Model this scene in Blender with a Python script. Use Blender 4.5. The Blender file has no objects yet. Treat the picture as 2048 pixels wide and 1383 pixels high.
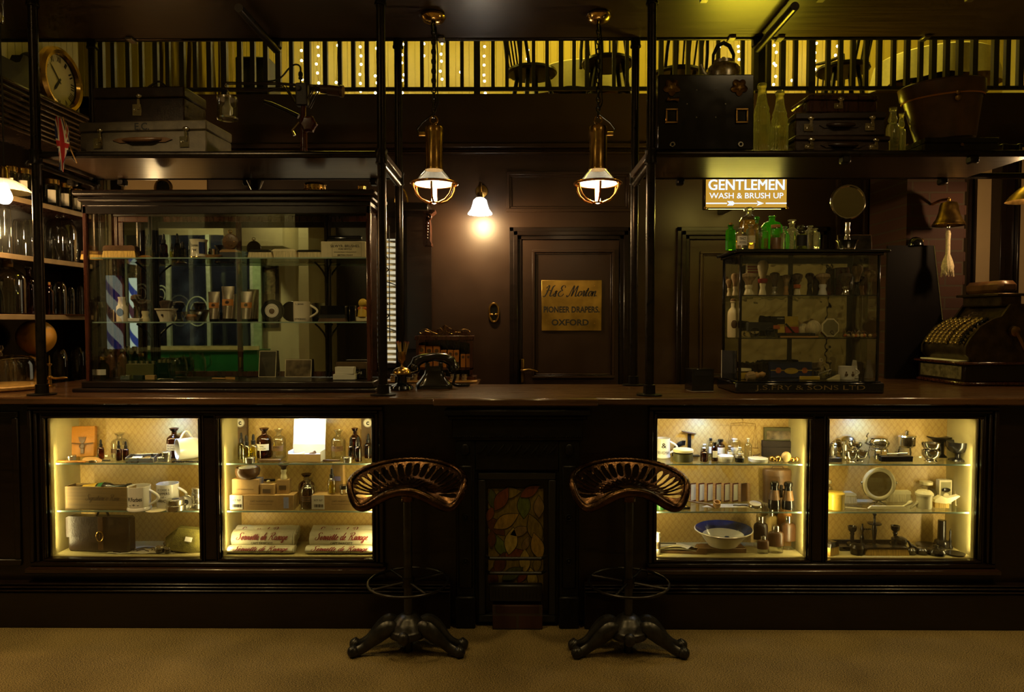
import bpy,math,random
from math import sin,cos,pi,tan,atan,radians as R
from mathutils import Matrix as Mx,Vector as V
random.seed(7)
S=bpy.context.scene
COL=S.collection
# ------------------------------------------------------------------ camera, world, exposure
F,PIT,YAW,H=1394.0,R(2.1),R(0.37),1.45
cd=bpy.data.cameras.new('camera');cd.sensor_width=36;cd.lens=36*F/2048;cd.clip_start=.05
cam=bpy.data.objects.new('camera',cd);COL.objects.link(cam)
cam.location=(0,0,H);cam.rotation_euler=(pi/2-PIT,0,YAW);S.camera=cam
CR=Mx.Rotation(YAW,3,'Z')@Mx.Rotation(pi/2-PIT,3,'X')
w=bpy.data.worlds.new('world');S.world=w;w.use_nodes=True
w.node_tree.nodes['Background'].inputs[0].default_value=(.9,.7,.4,1)
w.node_tree.nodes['Background'].inputs[1].default_value=.004
vs=S.view_settings
vs.view_transform='Standard';vs.look='None';vs.gamma=1;vs.exposure=0;vs.use_curve_mapping=False
cy=S.cycles
cy.max_bounces=6;cy.diffuse_bounces=2;cy.glossy_bounces=3;cy.transmission_bounces=5
cy.transparent_max_bounces=20;cy.use_adaptive_sampling=True;cy.adaptive_threshold=.03;cy.adaptive_min_samples=12;cy.caustics_reflective=False;cy.caustics_refractive=False
cy.sample_clamp_indirect=4;cy.use_denoising=True;cy.blur_glossy=.5
def lamp(name,kind,loc,power,col=(1,.72,.38),size=.1,rot=None,size_y=None,spot=None,blend=.5,spec=1.0):
    d=bpy.data.lights.new(name,kind);d.energy=power;d.color=col;d.specular_factor=spec
    if kind=='AREA':
        d.size=size
        if size_y:d.shape='RECTANGLE';d.size_y=size_y
    else:d.shadow_soft_size=size
    if kind=='SPOT':d.spot_size=R(spot or 90);d.spot_blend=blend
    o=bpy.data.objects.new(name,d);COL.objects.link(o);o.location=loc
    if rot:o.rotation_euler=rot
    return o
# room lights: ceiling spots over the customer side, gallery lights, and added fill lamps
for x,e_ in((-2.6,175),(-.9,62),(.9,48),(2.6,130)):
    lamp('ceiling_spot','SPOT',(x,2.15,3.6),e_,(1,.70,.27),.10,spot=78,blend=.7)
for x,e_ in((-4.4,120),(-2.9,120),(2.2,16),(4.0,24)):
    lamp('front_wall_fill','SPOT',(x,-1.2,3.5),e_,(1,.84,.40),.15,(R(-38),0,0),spot=95,blend=.8)  # added fill that brightens the front wall reflected in the case mirrors
for x,y,e_ in((-2.2,1.0,5),(1.9,1.0,4)):
    lamp('ambient_fill','AREA',(x,y,3.6),e_,(1,.72,.34),.5)  # added ambient fill for the dark upper shelf goods and lamp housings
for x,e_,tx in((-2.0,125,-1.55),(1.2,48,1.45)):
    lamp('case_fill_spot','SPOT',(x,1.1,3.6),e_,(1,.74,.36),.06,(V((tx-x,3.6-1.1,1.45-3.6)).to_track_quat('-Z','Y').to_euler()),spot=34,blend=.6)  # added fill spots aimed at the goods inside the two glass cases
for i,(x,e)in enumerate(((-1.6,24),(.6,40),(2.9,40))):
    lamp('gallery_light','AREA',(x,6.1,5.3),e,(1,.76,.07),.8)
# ------------------------------------------------------------------ pixel -> world
def ray(px,py):return CR@V(((px-1024)/F,-(py-691.5)/F,-1))
def at(px,py,Y):
    r=ray(px,py);k=Y/r.y
    return V((r.x*k,Y,H+r.z*k))
def Zp(py,Y):return at(1033,py,Y).z
def onz(px,py,z):
    r=ray(px,py);k=(z-H)/r.z
    return V((r.x*k,r.y*k,z))
def Xp(px,Y,z):
    lo,hi=-500,2000
    for _ in range(40):
        m=(lo+hi)/2
        if at(px,m,Y).z>z:lo=m
        else:hi=m
    return at(px,lo,Y).x
# ------------------------------------------------------------------ mesh collector
class MB:
    def __init__(s):s.v=[];s.f=[];s.m=[];s.M=Mx();s.mi=0
    def at(s,*a):
        M=Mx()
        for k in a:M=M@k
        s.M=M;return s
    def add(s,vs,fs):
        n=len(s.v);M=s.M
        s.v+=[tuple(M@V(p))for p in vs]
        s.f+=[tuple(i+n for i in f)for f in fs];s.m+=[s.mi]*len(fs);return s
    def box(s,x0,x1,y0,y1,z0,z1,b=0):
        if b<=0:
            vs=[(x,y,z)for x in(x0,x1)for y in(y0,y1)for z in(z0,z1)]
            return s.add(vs,[(0,1,3,2),(4,6,7,5),(0,4,5,1),(2,3,7,6),(0,2,6,4),(1,5,7,3)])
        b=min(b,abs(x1-x0)*.49,abs(y1-y0)*.49,abs(z1-z0)*.49)
        vs=[];fs=[];idx={}
        for ix,X in enumerate((x0,x1)):
            for iy,Y in enumerate((y0,y1)):
                for iz,Z in enumerate((z0,z1)):
                    sx,sy,sz=(b if ix==0 else-b),(b if iy==0 else-b),(b if iz==0 else-b)
                    for ax,p in enumerate(((X,Y+sy,Z+sz),(X+sx,Y,Z+sz),(X+sx,Y+sy,Z))):
                        idx[ix,iy,iz,ax]=len(vs);vs.append(p)
        q=lambda*k:tuple(idx[j]for j in k)
        for i in(0,1):
            fs.append(q((i,0,0,0),(i,1,0,0),(i,1,1,0),(i,0,1,0)));fs.append(q((0,i,0,1),(1,i,0,1),(1,i,1,1),(0,i,1,1)));fs.append(q((0,0,i,2),(1,0,i,2),(1,1,i,2),(0,1,i,2)))
        for i in(0,1):
            for j in(0,1):
                fs.append(q((i,j,0,0),(i,j,1,0),(i,j,1,1),(i,j,0,1)))
                fs.append(q((i,0,j,0),(i,1,j,0),(i,1,j,2),(i,0,j,2)))
                fs.append(q((0,i,j,1),(1,i,j,1),(1,i,j,2),(0,i,j,2)))
                for k in(0,1):fs.append(q((i,j,k,0),(i,j,k,1),(i,j,k,2)))
        return s.add(vs,fs)
    def lathe(s,prof,n=20,sx=1,sy=1,a0=0,fl=None):
        vs=[];fs=[];rings=[]
        for r,z in prof:
            if abs(r)<1e-7:rings.append([len(vs)]);vs.append((0,0,z))
            else:
                rings.append(list(range(len(vs),len(vs)+n)))
                for i in range(n):
                    a=a0+2*pi*i/n;rr=r*(fl(a,z)if fl else 1)
                    vs.append((rr*cos(a)*sx,rr*sin(a)*sy,z))
        for A,B in zip(rings,rings[1:]):
            if len(A)==1 and len(B)==1:continue
            for i in range(n):
                j=(i+1)%n
                if len(A)==1:fs.append((A[0],B[i],B[j]))
                elif len(B)==1:fs.append((A[i],A[j],B[0]))
                else:fs.append((A[i],A[j],B[j],B[i]))
        return s.add(vs,fs)
    def tube(s,path,r,n=8,closed=False,flat=1.0):
        P=[V(p)for p in path];m=len(P);vs=[];fs=[]
        rr=(lambda i:r[i])if isinstance(r,(list,tuple))else(lambda i:r)
        up=None
        for i in range(m):
            if closed:t=P[(i+1)%m]-P[i-1]
            else:t=P[min(i+1,m-1)]-P[max(i-1,0)]
            if t.length<1e-9:t=V((0,0,1))
            t.normalize()
            if up is None:
                up=V((0,0,1))if abs(t.z)<.9 else V((1,0,0))
            u=up-t*up.dot(t)
            if u.length<1e-6:u=t.orthogonal()
            u.normalize();up=u;b=t.cross(u)
            for k in range(n):
                a=2*pi*k/n+pi/n;vs.append(tuple(P[i]+(u*cos(a)*flat+b*sin(a))*rr(i)))
        for i in range(m if closed else m-1):
            for k in range(n):
                a,b2=i*n+k,i*n+(k+1)%n;c=(i+1)%m
                fs.append((a,b2,c*n+(k+1)%n,c*n+k))
        if not closed:fs.append(tuple(range(n))[::-1]);fs.append(tuple(range((m-1)*n,m*n)))
        return s.add(vs,fs)
    def prism(s,poly,y0,y1):
        n=len(poly)
        vs=[(x,y0,z)for x,z in poly]+[(x,y1,z)for x,z in poly]
        fs=[tuple(range(n)),tuple(range(2*n-1,n-1,-1))]+[(i,i+n,(i+1)%n+n,(i+1)%n)for i in range(n)]
        return s.add(vs,fs)
    def ball(s,c,r,n=12,m=8,sx=1,sy=1,sz=1):
        M0=s.M;s.M=M0@Mx.Translation(c)
        s.lathe([(r*sin(pi*i/m)if 0<i<m else 0,-r*cos(pi*i/m)*sz)for i in range(m+1)],n,sx,sy);s.M=M0;return s
    def ring(s,c,Rr,r,ax='z',n=28,k=8,sx=1,sy=1):
        P=[]
        for i in range(n):
            a=2*pi*i/n;u,v_=Rr*cos(a)*sx,Rr*sin(a)*sy
            P.append({'z':(c[0]+u,c[1]+v_,c[2]),'y':(c[0]+u,c[1],c[2]+v_),'x':(c[0],c[1]+u,c[2]+v_)}[ax])
        return s.tube(P,r,k,True)
    def build(s,name,mat,parent=None,loc=None,rz=0,ang=38):
        me=bpy.data.meshes.new(name);me.from_pydata(s.v,[],s.f)
        for m in(mat if isinstance(mat,(list,tuple))else[mat]):me.materials.append(m)
        for p,i in zip(me.polygons,s.m):p.material_index=i;p.use_smooth=True
        import bmesh
        b=bmesh.new();b.from_mesh(me);bmesh.ops.recalc_face_normals(b,faces=b.faces);b.to_mesh(me);b.free()
        me.set_sharp_from_angle(angle=R(ang))
        o=bpy.data.objects.new(name,me);COL.objects.link(o)
        if parent:o.parent=parent
        if loc is not None:o.location=loc
        if rz:o.rotation_euler.z=rz
        return o
T3,RX,RY,RZ=(lambda*p:Mx.Translation(p)),(lambda a:Mx.Rotation(a,4,'X')),(lambda a:Mx.Rotation(a,4,'Y')),(lambda a:Mx.Rotation(a,4,'Z'))
SC=lambda x,y,z:Mx.Diagonal((x,y,z,1))
def tag(o,label,cat,group=None,kind=None):
    if label:o['label']=label
    if cat:o['category']=cat
    if group:o['group']=group
    if kind:o['kind']=kind
    return o
def thing(name,label,cat,loc,rz=0,group=None,rx=0,ry=0):
    o=bpy.data.objects.new(name,None);COL.objects.link(o);o.empty_display_size=.05
    o.location=loc;o.rotation_euler=(rx,ry,rz);return tag(o,label,cat,group)
def struct(o):o['kind']='structure';return o
def dup(root,loc,label=None,rz=None,group=None):
    r=root.copy();COL.objects.link(r);r.location=loc
    if rz is not None:r.rotation_euler.z=rz
    if label:r['label']=label
    if group:r['group']=group
    for ch in list(root.children):
        c=ch.copy();COL.objects.link(c);c.parent=r
        for g in list(ch.children):
            d=g.copy();COL.objects.link(d);d.parent=c
    return r
# ------------------------------------------------------------------ text
_tc={}
def text_data(t,bold=0.0):
    if(t,bold)not in _tc:
        c=bpy.data.curves.new('t','FONT');c.body=t;c.size=1;c.align_x='CENTER';c.align_y='CENTER';c.offset=bold;c.resolution_u=3
        o=bpy.data.objects.new('t',c);me=o.to_mesh()
        _tc[t,bold]=([tuple(v.co)for v in me.vertices],[tuple(p.vertices)for p in me.polygons])
        o.to_mesh_clear();bpy.data.objects.remove(o);bpy.data.curves.remove(c)
    return _tc[t,bold]
def put_text(mb,t,w=None,h=None,bold=0.0,shear=0,sx=1):
    off=0 if 'M' not in t else bold;vs,fs=text_data(t,0.0 if off else bold)
    xs=[v[0]for v in vs];ys=[v[1]for v in vs];cx=(max(xs)+min(xs))/2;cyy=(max(ys)+min(ys))/2
    k=h/(max(ys)-min(ys))if h else w/(max(xs)-min(xs))
    kx=w/(max(xs)-min(xs))if(w and h)else k
    for ox,oz in(((0,0),)if not off else((-1,-.6),(1,-.6),(-1,.6),(1,.6))):
        mb.add([((x-cx)*kx*sx+(y-cyy)*k*shear+ox*off*k,0,(y-cyy+oz*off)*k)for x,y,z in vs],fs)
    return mb
def put_text_round(mb,t,r,w,h,bold=0.0,a0=-pi/2,dz=0):
    vs,fs=text_data(t,0 if 'M' in t else bold)
    xs=[v[0]for v in vs];ys=[v[1]for v in vs];cx=(max(xs)+min(xs))/2;cyy=(max(ys)+min(ys))/2
    kx=w/(max(xs)-min(xs));k=h/(max(ys)-min(ys))
    mb.add([(r*cos(a0+(x-cx)*kx/r),r*sin(a0+(x-cx)*kx/r),dz+(y-cyy)*k)for x,y,z in vs],fs);return mb
# script lettering drawn with a pen: strokes in a unit x-height grid
def spl(P,k=6):
    out=[];n=len(P)
    for i in range(n-1):
        p0,p1,p2,p3=P[max(i-1,0)],P[i],P[i+1],P[min(i+2,n-1)]
        for j in range(k):
            t=j/k
            out.append(tuple(.5*(2*b+(c-a)*t+(2*a-5*b+4*c-d)*t*t+(3*b-a-3*c+d)*t**3)for a,b,c,d in zip(p0,p1,p2,p3)))
    out.append(P[-1]);return out
GL={
'H':(1.5,[[(.1,1.5),(.3,1.9),(.55,2.0),(.5,1.2),(.3,.3),(.05,-.1),(-.2,.1)],[(1.6,2.05),(1.3,1.8),(1.15,1.0),(1.1,.2),(1.3,0),(1.5,.2)],[(.2,1.0),(.7,1.15),(1.2,.95)]]),
'&':(1.0,[[(.9,.9),(.6,1.0),(.45,.8),(.7,.6),(.4,.5),(.2,.2),(.5,0),(.8,.15)],[(.65,1.1),(.6,-.1)]]),
'E':(1.3,[[(1.1,1.6),(1.0,1.95),(.6,2.0),(.4,1.5),(.7,1.1),(.4,1.0),(.1,.5),(.4,0),(.9,.1),(1.1,.5)]]),
'M':(2.0,[[(.0,.2),(.1,-.1),(.4,.2),(.7,1.4),(.9,2.0),(.95,1.2),(.9,.0),(1.2,1.0),(1.6,2.0),(1.6,1.0),(1.6,.1),(1.8,0),(2.0,.3)]]),
'o':(.75,[[(.55,.95),(.25,.9),(.08,.4),(.25,.02),(.5,.15),(.6,.6),(.45,.95),(.75,.85)]]),
'r':(.6,[[(-.05,.15),(.15,.85),(.2,1.05),(.4,.9),(.33,.3),(.42,.02),(.6,.2)]]),
't':(.55,[[(-.05,.2),(.35,1.6),(.2,.5),(.25,.02),(.5,.2)],[(.0,1.1),(.55,1.15)]]),
'n':(.85,[[(-.05,.4),(.1,.95),(.12,.5),(.05,0),(.3,.8),(.55,.95),(.52,.3),(.6,0),(.85,.25)]]),
'S':(1.2,[[(1.2,1.6),(1.1,1.95),(.7,2.0),(.5,1.5),(.8,1.0),(.8,.3),(.4,0),(.0,.3),(.2,.7)]]),
'e':(.6,[[(-.05,.25),(.3,.5),(.42,.8),(.28,.98),(.12,.6),(.15,.15),(.35,.02),(.6,.25)]]),
'v':(.6,[[(-.05,.5),(.1,.95),(.2,.4),(.22,.02),(.42,.4),(.45,.95),(.65,.8)]]),
'i':(.4,[[(-.05,.25),(.2,.95),(.12,.3),(.2,.02),(.4,.25)],[(.3,1.35),(.34,1.45)]]),
'd':(.8,[[(.5,.85),(.25,.95),(.07,.45),(.2,.02),(.45,.3),(.65,1.2),(.8,2.0),(.6,1.0),(.55,.2),(.65,.02),(.85,.25)]]),
'R':(1.5,[[(.1,.0),(.3,.1),(.45,1.0),(.6,1.8)],[(.1,1.5),(.3,1.9),(.9,2.05),(1.2,1.6),(.9,1.15),(.55,1.0),(.9,.8),(1.0,.3),(1.25,0),(1.5,.2)]]),
'a':(.75,[[(.5,.85),(.25,.95),(.07,.45),(.2,.02),(.42,.3),(.58,.95),(.48,.3),(.55,.02),(.75,.25)]]),
's':(.55,[[(-.05,.2),(.3,1.05),(.4,.5),(.3,.05),(.05,.1),(.2,.05),(.55,.25)]]),
'g':(.75,[[(.5,.85),(.25,.95),(.07,.45),(.2,.05),(.45,.3),(.58,.95),(.45,-.3),(.2,-.8),(.02,-.5),(.35,-.1),(.75,.25)]]),
' ':(.5,[]),'.':(.4,[[(.1,.02),(.16,.1)]]),
'c':(.6,[[(.45,.8),(.3,.97),(.1,.5),(.2,.02),(.6,.25)]]),'f':(.5,[[(-.05,.2),(.3,1.2),(.42,1.9),(.25,1.6),(.15,.3),(.05,-.7),(.0,-.3),(.5,.25)]]),
'u':(.85,[[(-.05,.6),(.08,.95),(.1,.3),(.22,.02),(.45,.4),(.5,.95),(.46,.25),(.58,.02),(.85,.25)]]),
'W':(1.8,[[(0,1.7),(.25,2),(.3,1),(.4,0),(.8,1.2),(.95,2),(.95,1),(1.05,0),(1.4,1.2),(1.5,2),(1.8,1.7)]]),
'b':(.65,[[(-.05,.2),(.3,1.5),(.35,2),(.15,1.2),(.1,.2),(.3,.02),(.5,.4),(.4,.85),(.65,.75)]]),
'y':(.7,[[(-.05,.5),(.1,.95),(.15,.3),(.3,.1),(.55,.95),(.45,-.3),(.2,-.8),(.05,-.5),(.7,.25)]]),
}
def script(mb,t,w,shear=.28,pen=.13,rnd=None,z=0,hk=1.0):
    x=0;runs=[]
    for ch in t:
        adv,st=GL[ch]
        for q in st:runs.append([(x+px,pz)for px,pz in q])
        x+=adv
    k=w/x
    for q in runs:
        P=[((px+shear*pz-x/2)*k,pz*k*hk)for px,pz in spl(q,5)]
        vs=[];n=len(P)
        for i in range(n):
            a,b=P[max(i-1,0)],P[min(i+1,n-1)]
            dx,dz=b[0]-a[0],b[1]-a[1];L=math.hypot(dx,dz)or 1
            wd=pen*k*(.35+.65*abs(dz/L)*(1 if dz<0 else .45))*.9
            for sg in(1,-1):
                X,Z=P[i][0]-dz/L*wd*sg,P[i][1]+dx/L*wd*sg
                vs.append((X,0,Z+z)if rnd is None else(rnd*sin(X/rnd),-rnd*cos(X/rnd),Z+z))
        mb.add(vs,[(2*i,2*i+1,2*i+3,2*i+2)for i in range(n-1)])
    return mb
# ------------------------------------------------------------------ materials (all procedural)
def nt(name):
    m=bpy.data.materials.new(name);m.use_nodes=True;t=m.node_tree
    return m,t,t.nodes,t.links,t.nodes['Principled BSDF']
def lin(h):
    c=[int(h[i:i+2],16)/255 for i in(0,2,4)]
    return tuple((x/12.92 if x<=.04045 else((x+.055)/1.055)**2.4)for x in c)
def mat(name,col,rough=.5,metal=0,var=.2,scale=18,stretch=(1,1,1),bump=0,bscale=80,coat=0,spec=.5,emit=0,rvar=.08):
    if isinstance(col,str):col=lin(col)
    m,t,N,L,B=nt(name)
    tc=N.new('ShaderNodeTexCoord');mp=N.new('ShaderNodeMapping');mp.inputs[3].default_value=stretch
    nz=N.new('ShaderNodeTexNoise');nz.inputs['Scale'].default_value=scale;nz.inputs['Detail'].default_value=5
    L.new(tc.outputs['Object'],mp.inputs[0]);L.new(mp.outputs[0],nz.inputs['Vector'])
    cr=N.new('ShaderNodeValToRGB');cr.color_ramp.elements[0].position=.3;cr.color_ramp.elements[1].position=.7
    cr.color_ramp.elements[0].color=tuple(c*(1-var)for c in col)+(1,)
    cr.color_ramp.elements[1].color=tuple(min(1,c*(1+var))for c in col)+(1,)
    L.new(nz.outputs['Fac'],cr.inputs[0]);L.new(cr.outputs[0],B.inputs['Base Color'])
    mr=N.new('ShaderNodeMapRange');mr.inputs[3].default_value=max(.02,rough-rvar);mr.inputs[4].default_value=min(1,rough+rvar)
    L.new(nz.outputs['Fac'],mr.inputs[0]);L.new(mr.outputs[0],B.inputs['Roughness'])
    B.inputs['Metallic'].default_value=metal;B.inputs['Coat Weight'].default_value=coat;B.inputs['Coat Roughness'].default_value=.12
    B.inputs['Specular IOR Level'].default_value=spec
    if emit:L.new(cr.outputs[0],B.inputs['Emission Color']);B.inputs['Emission Strength'].default_value=emit
    if bump:
        n2=N.new('ShaderNodeTexNoise');n2.inputs['Scale'].default_value=bscale;L.new(mp.outputs[0],n2.inputs['Vector'])
        bp=N.new('ShaderNodeBump');bp.inputs['Strength'].default_value=bump;bp.inputs['Distance'].default_value=.004
        L.new(n2.outputs['Fac'],bp.inputs['Height']);L.new(bp.outputs[0],B.inputs['Normal'])
    return m
def glass(name,tint=(.97,.98,.96),refl=.06,edge=.55,rough=.02,edge_tint=None):
    if isinstance(tint,str):tint=lin(tint)
    m,t,N,L,B=nt(name);N.remove(B);out=N['Material Output']
    tr=N.new('ShaderNodeBsdfTransparent');gl=N.new('ShaderNodeBsdfGlossy');gl.inputs['Roughness'].default_value=rough
    lw=N.new('ShaderNodeLayerWeight');lw.inputs['Blend'].default_value=.25
    mr=N.new('ShaderNodeMapRange');mr.inputs[1].default_value=.0;mr.inputs[3].default_value=refl;mr.inputs[4].default_value=edge
    L.new(lw.outputs['Facing'],mr.inputs[0])
    mc=N.new('ShaderNodeMixRGB');mc.inputs[1].default_value=tint+(1,)
    mc.inputs[2].default_value=(edge_tint or tuple(c*.55 for c in tint))+(1,)
    L.new(lw.outputs['Facing'],mc.inputs[0]);L.new(mc.outputs[0],tr.inputs[0])
    gl.inputs[0].default_value=tuple(min(1,c*.4+.6)for c in tint)+(1,)
    mx=N.new('ShaderNodeMixShader');L.new(mr.outputs[0],mx.inputs[0]);L.new(tr.outputs[0],mx.inputs[1]);L.new(gl.outputs[0],mx.inputs[2])
    L.new(mx.outputs[0],out.inputs[0]);return m
def emis(name,col,s,sample=True):
    m,t,N,L,B=nt(name);N.remove(B);e=N.new('ShaderNodeEmission');e.inputs[0].default_value=tuple(col)+(1,);e.inputs[1].default_value=s
    L.new(e.outputs[0],N['Material Output'].inputs[0])
    if not sample:m.cycles.emission_sampling='NONE'
    return m
def refract(name,tint,rough=.0,tlf=.20):
    m,t,N,L,B=nt(name)
    B.inputs['Base Color'].default_value=tuple(tint)+(1,);B.inputs['Transmission Weight'].default_value=1;B.inputs['Roughness'].default_value=rough;B.inputs['IOR'].default_value=1.45;tl=N.new('ShaderNodeBsdfTranslucent');tl.inputs[0].default_value=tuple(tint)+(1,);mx=N.new('ShaderNodeMixShader');mx.inputs[0].default_value=tlf
    L.new(B.outputs[0],mx.inputs[1]);L.new(tl.outputs[0],mx.inputs[2]);L.new(mx.outputs[0],N['Material Output'].inputs[0])
    nz=N.new('ShaderNodeTexNoise');nz.inputs['Scale'].default_value=40;bp=N.new('ShaderNodeBump');bp.inputs['Strength'].default_value=.06
    tc=N.new('ShaderNodeTexCoord');L.new(tc.outputs['Object'],nz.inputs['Vector']);L.new(nz.outputs['Fac'],bp.inputs['Height']);L.new(bp.outputs[0],B.inputs['Normal'])
    return m
M={}
M['wood']=mat('dark_stained_wood',(.008,.0034,.0018),.34,var=.35,scale=9,stretch=(1,1,9),coat=.14,spec=.4)
M['woodx']=mat('dark_stained_board',(.024,.0095,.0045),.30,var=.4,scale=7,stretch=(.4,9,9),coat=.3)
M['top']=mat('polished_counter_wood',(.085,.036,.013),.30,var=.35,scale=9,stretch=(.35,9,6),coat=.7,bump=.05,rvar=.14)
M['board']=mat('glossy_shelf_board',(.040,.022,.011),.33,var=.35,scale=8,stretch=(.3,7,6),bump=.04,bscale=40,spec=.62)
M['mahog']=mat('red_mahogany',(.055,.014,.006),.28,var=.4,scale=10,stretch=(6,6,.8),coat=.5)
M['wall']=mat('dark_brown_painted_wall',(.026,.0105,.0035),.42,var=.12,scale=6,bump=.04,bscale=160)
M['pipe']=mat('black_steel_pipe',(.035,.028,.022),.30,metal=.85,var=.2,scale=30)
M['clamp']=mat('dark_cast_clamp',(.03,.026,.022),.35,metal=.9)
M['clip']=mat('zinc_clip',(.35,.31,.25),.35,metal=.9)
M['brass']=mat('old_brass',(.55,.33,.085),.24,metal=1,var=.3,scale=25)
M['brassd']=mat('tarnished_brass',(.30,.18,.05),.34,metal=1,var=.4,scale=20)
M['gold']=mat('bright_gold',(.85,.55,.16),.18,metal=1)
M['copper']=mat('copper_glow_ring',(.75,.34,.08),.22,metal=1)
M['silver']=mat('polished_silver',(.72,.68,.58),.14,metal=1,var=.15)
M['alu']=mat('brushed_tin',(.62,.58,.48),.28,metal=1,var=.15,scale=40)
M['iron']=mat('worn_bronzed_iron',(.085,.044,.021),.27,metal=1,var=.45,scale=22,bump=.25,bscale=110)
M['ironb']=mat('black_cast_iron',(.012,.0105,.009),.42,metal=.6,var=.3,scale=30,bump=.15)
M['irong']=mat('dark_grey_stool_iron',(.05,.047,.042),.34,metal=.75,var=.3,scale=30,bump=.12)
M['black']=mat('black_gloss',(.006,.006,.0065),.14,coat=.5,var=.2)
M['blackm']=mat('black_matt',(.008,.0075,.007),.5,var=.3)
M['rubber']=mat('black_rubber',(.010,.009,.008),.42)
M['bake']=mat('black_bakelite',(.010,.0095,.009),.18,coat=.6,var=.2)
M['cream']=mat('cream_ceramic','e9dfc4',.22,var=.04,coat=.4)
M['white']=mat('white_ceramic','f1ece0',.18,var=.03,coat=.4)
M['ivory']=mat('ivory_celluloid','ecdfae',.32,var=.06)
M['yellow']=mat('yellow_celluloid','c8a93c',.35,var=.08)
M['card']=mat('kraft_card','b08d56',.7,var=.10,scale=50)
M['cardd']=mat('brown_card','5a4426',.65,var=.15,scale=30)
M['amberc']=mat('amber_box_card','b9772a',.55,var=.08)
M['paper']=mat('old_paper','d9cca2',.75,var=.08,scale=30)
M['label']=mat('white_label_paper','e6e0cf',.7,var=.04)
M['wpaper']=mat('white_box_card','f0f0ee',.55,var=.02)
M['ink']=mat('black_ink',(.012,.010,.009),.6,var=.1)
M['red']=mat('dark_red_thread','7d1f25',.7,var=.1)
M['leath']=mat('dark_brown_leather',(.030,.015,.008),.36,var=.3,scale=30,bump=.2,bscale=140)
M['tan']=mat('tan_leather','b87820',.45,var=.15,scale=30,bump=.12,bscale=160)
M['hide']=mat('brown_leather',(.10,.045,.016),.34,var=.4,scale=14,bump=.12,bscale=120)
M['hidel']=mat('chestnut_leather',(.17,.09,.035),.4,var=.3,scale=20,bump=.12,bscale=140)
M['canvas']=mat('buff_canvas_case',(.11,.085,.05),.6,var=.25,scale=25,bump=.2,bscale=220)
M['ebony']=mat('polished_ebony',(.011,.009,.008),.22,coat=.4,var=.25)
M['bristle']=mat('pale_bristle','c6a24e',.75,var=.35,scale=160,stretch=(1,1,.08),bump=.5,bscale=260)
M['bristlew']=mat('white_bristle','d8c896',.75,var=.25,scale=160,stretch=(1,1,.08),bump=.5,bscale=260)
M['badger']=mat('badger_hair','4a3720',.8,var=.5,scale=90,stretch=(1,1,.3),bump=.5,bscale=200)
M['badgerl']=mat('pale_badger_hair','a88c60',.8,var=.4,scale=90,stretch=(1,1,.25),bump=.5,bscale=200)
M['towel']=mat('white_towel','d6cfae',.9,var=.06,scale=40,bump=.4,bscale=260)
M['boxwood']=mat('boxwood','b98a4a',.42,var=.2,scale=20,stretch=(1,1,5))
M['oak']=mat('pale_oak','a47e45',.5,var=.25,scale=12,stretch=(.4,5,8))
M['crate']=mat('wine_box_wood','8a6f3c',.6,var=.2,scale=10,stretch=(.4,6,10))
M['straw']=mat('straw','b99a52',.8)
M['cork']=mat('cork','a5783c',.8,var=.25,scale=60)
M['shell']=mat('pale_shell','d9b878',.3,var=.25,scale=14)
M['green']=mat('green_enamel','2f5a2a',.3)
M['olive']=mat('olive_box','4f4a22',.5,var=.2)
M['navy']=mat('navy_blue_print','1f2c5e',.5,var=.15)
M['orange']=mat('orange_print','c9672b',.55)
M['redp']=mat('red_print','a32a22',.5)
M['yelp']=mat('yellow_print','d7b23d',.5)
M['wine']=mat('claret_lacquer',(.10,.008,.010),.2,coat=.5)
M['photo']=mat('sepia_photograph','6a5a40',.35,var=.75,scale=26,spec=.3)
M['photod']=mat('dark_photograph','2d261c',.35,var=.8,scale=22,spec=.3)
M['rope']=mat('rope_white','d8c8a0',.8,var=.2,scale=80,bump=.6,bscale=160)
M['felt']=mat('dark_felt',(.03,.02,.015),.9)
M['cglass']=glass('clear_glass',(.93,.94,.90),.07,.65)
M['thin']=glass('window_pane_glass',(.975,.985,.965),.03,.35,.01)
M['shelfg']=glass('green_tinted_shelf_glass',(.97,.985,.965),.05,.45,.01,edge_tint=(.86,.93,.87))
M['edgeg']=mat('polished_glass_edge',(.30,.42,.34),.2,var=.1,coat=.5)
M['amber']=glass('amber_glass',(.42,.16,.03),.06,.5)
M['brown']=glass('brown_glass',(.30,.10,.025),.06,.5)
M['oil']=glass('yellow_oil',(.96,.90,.16),.05,.3,edge_tint=(.92,.78,.08))
M['redg']=glass('ruby_glass',(.42,.015,.02),.07,.6)
M['oliveg']=glass('olive_glass',(.50,.45,.08),.06,.5)
M['whisky']=glass('whisky',(.75,.42,.08),.05,.3)
M['greeng']=refract('green_bottle_glass',(.18,.85,.06))
M['clearg']=refract('clear_bottle_glass',(.96,.95,.86),.0,.10)
M['gliq']=refract('pale_green_liquid',(.75,.9,.2))
M['aliq']=refract('amber_liquid',(.95,.6,.12))
M['dusty']=refract('dusty_soda_glass',(.88,.87,.62),.04,.07)
m,t,N,L,B=nt('silvered_mirror');B.inputs['Base Color'].default_value=(.80,.84,.78,1);B.inputs['Metallic'].default_value=1;B.inputs['Roughness'].default_value=.015
nz=N.new('ShaderNodeTexNoise');nz.inputs['Scale'].default_value=2.2;bp=N.new('ShaderNodeBump');bp.inputs['Strength'].default_value=.012;bp.inputs['Distance'].default_value=.02
tc=N.new('ShaderNodeTexCoord');L.new(tc.outputs['Object'],nz.inputs['Vector']);L.new(nz.outputs['Fac'],bp.inputs['Height']);L.new(bp.outputs[0],B.inputs['Normal']);M['mirror']=m
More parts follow.
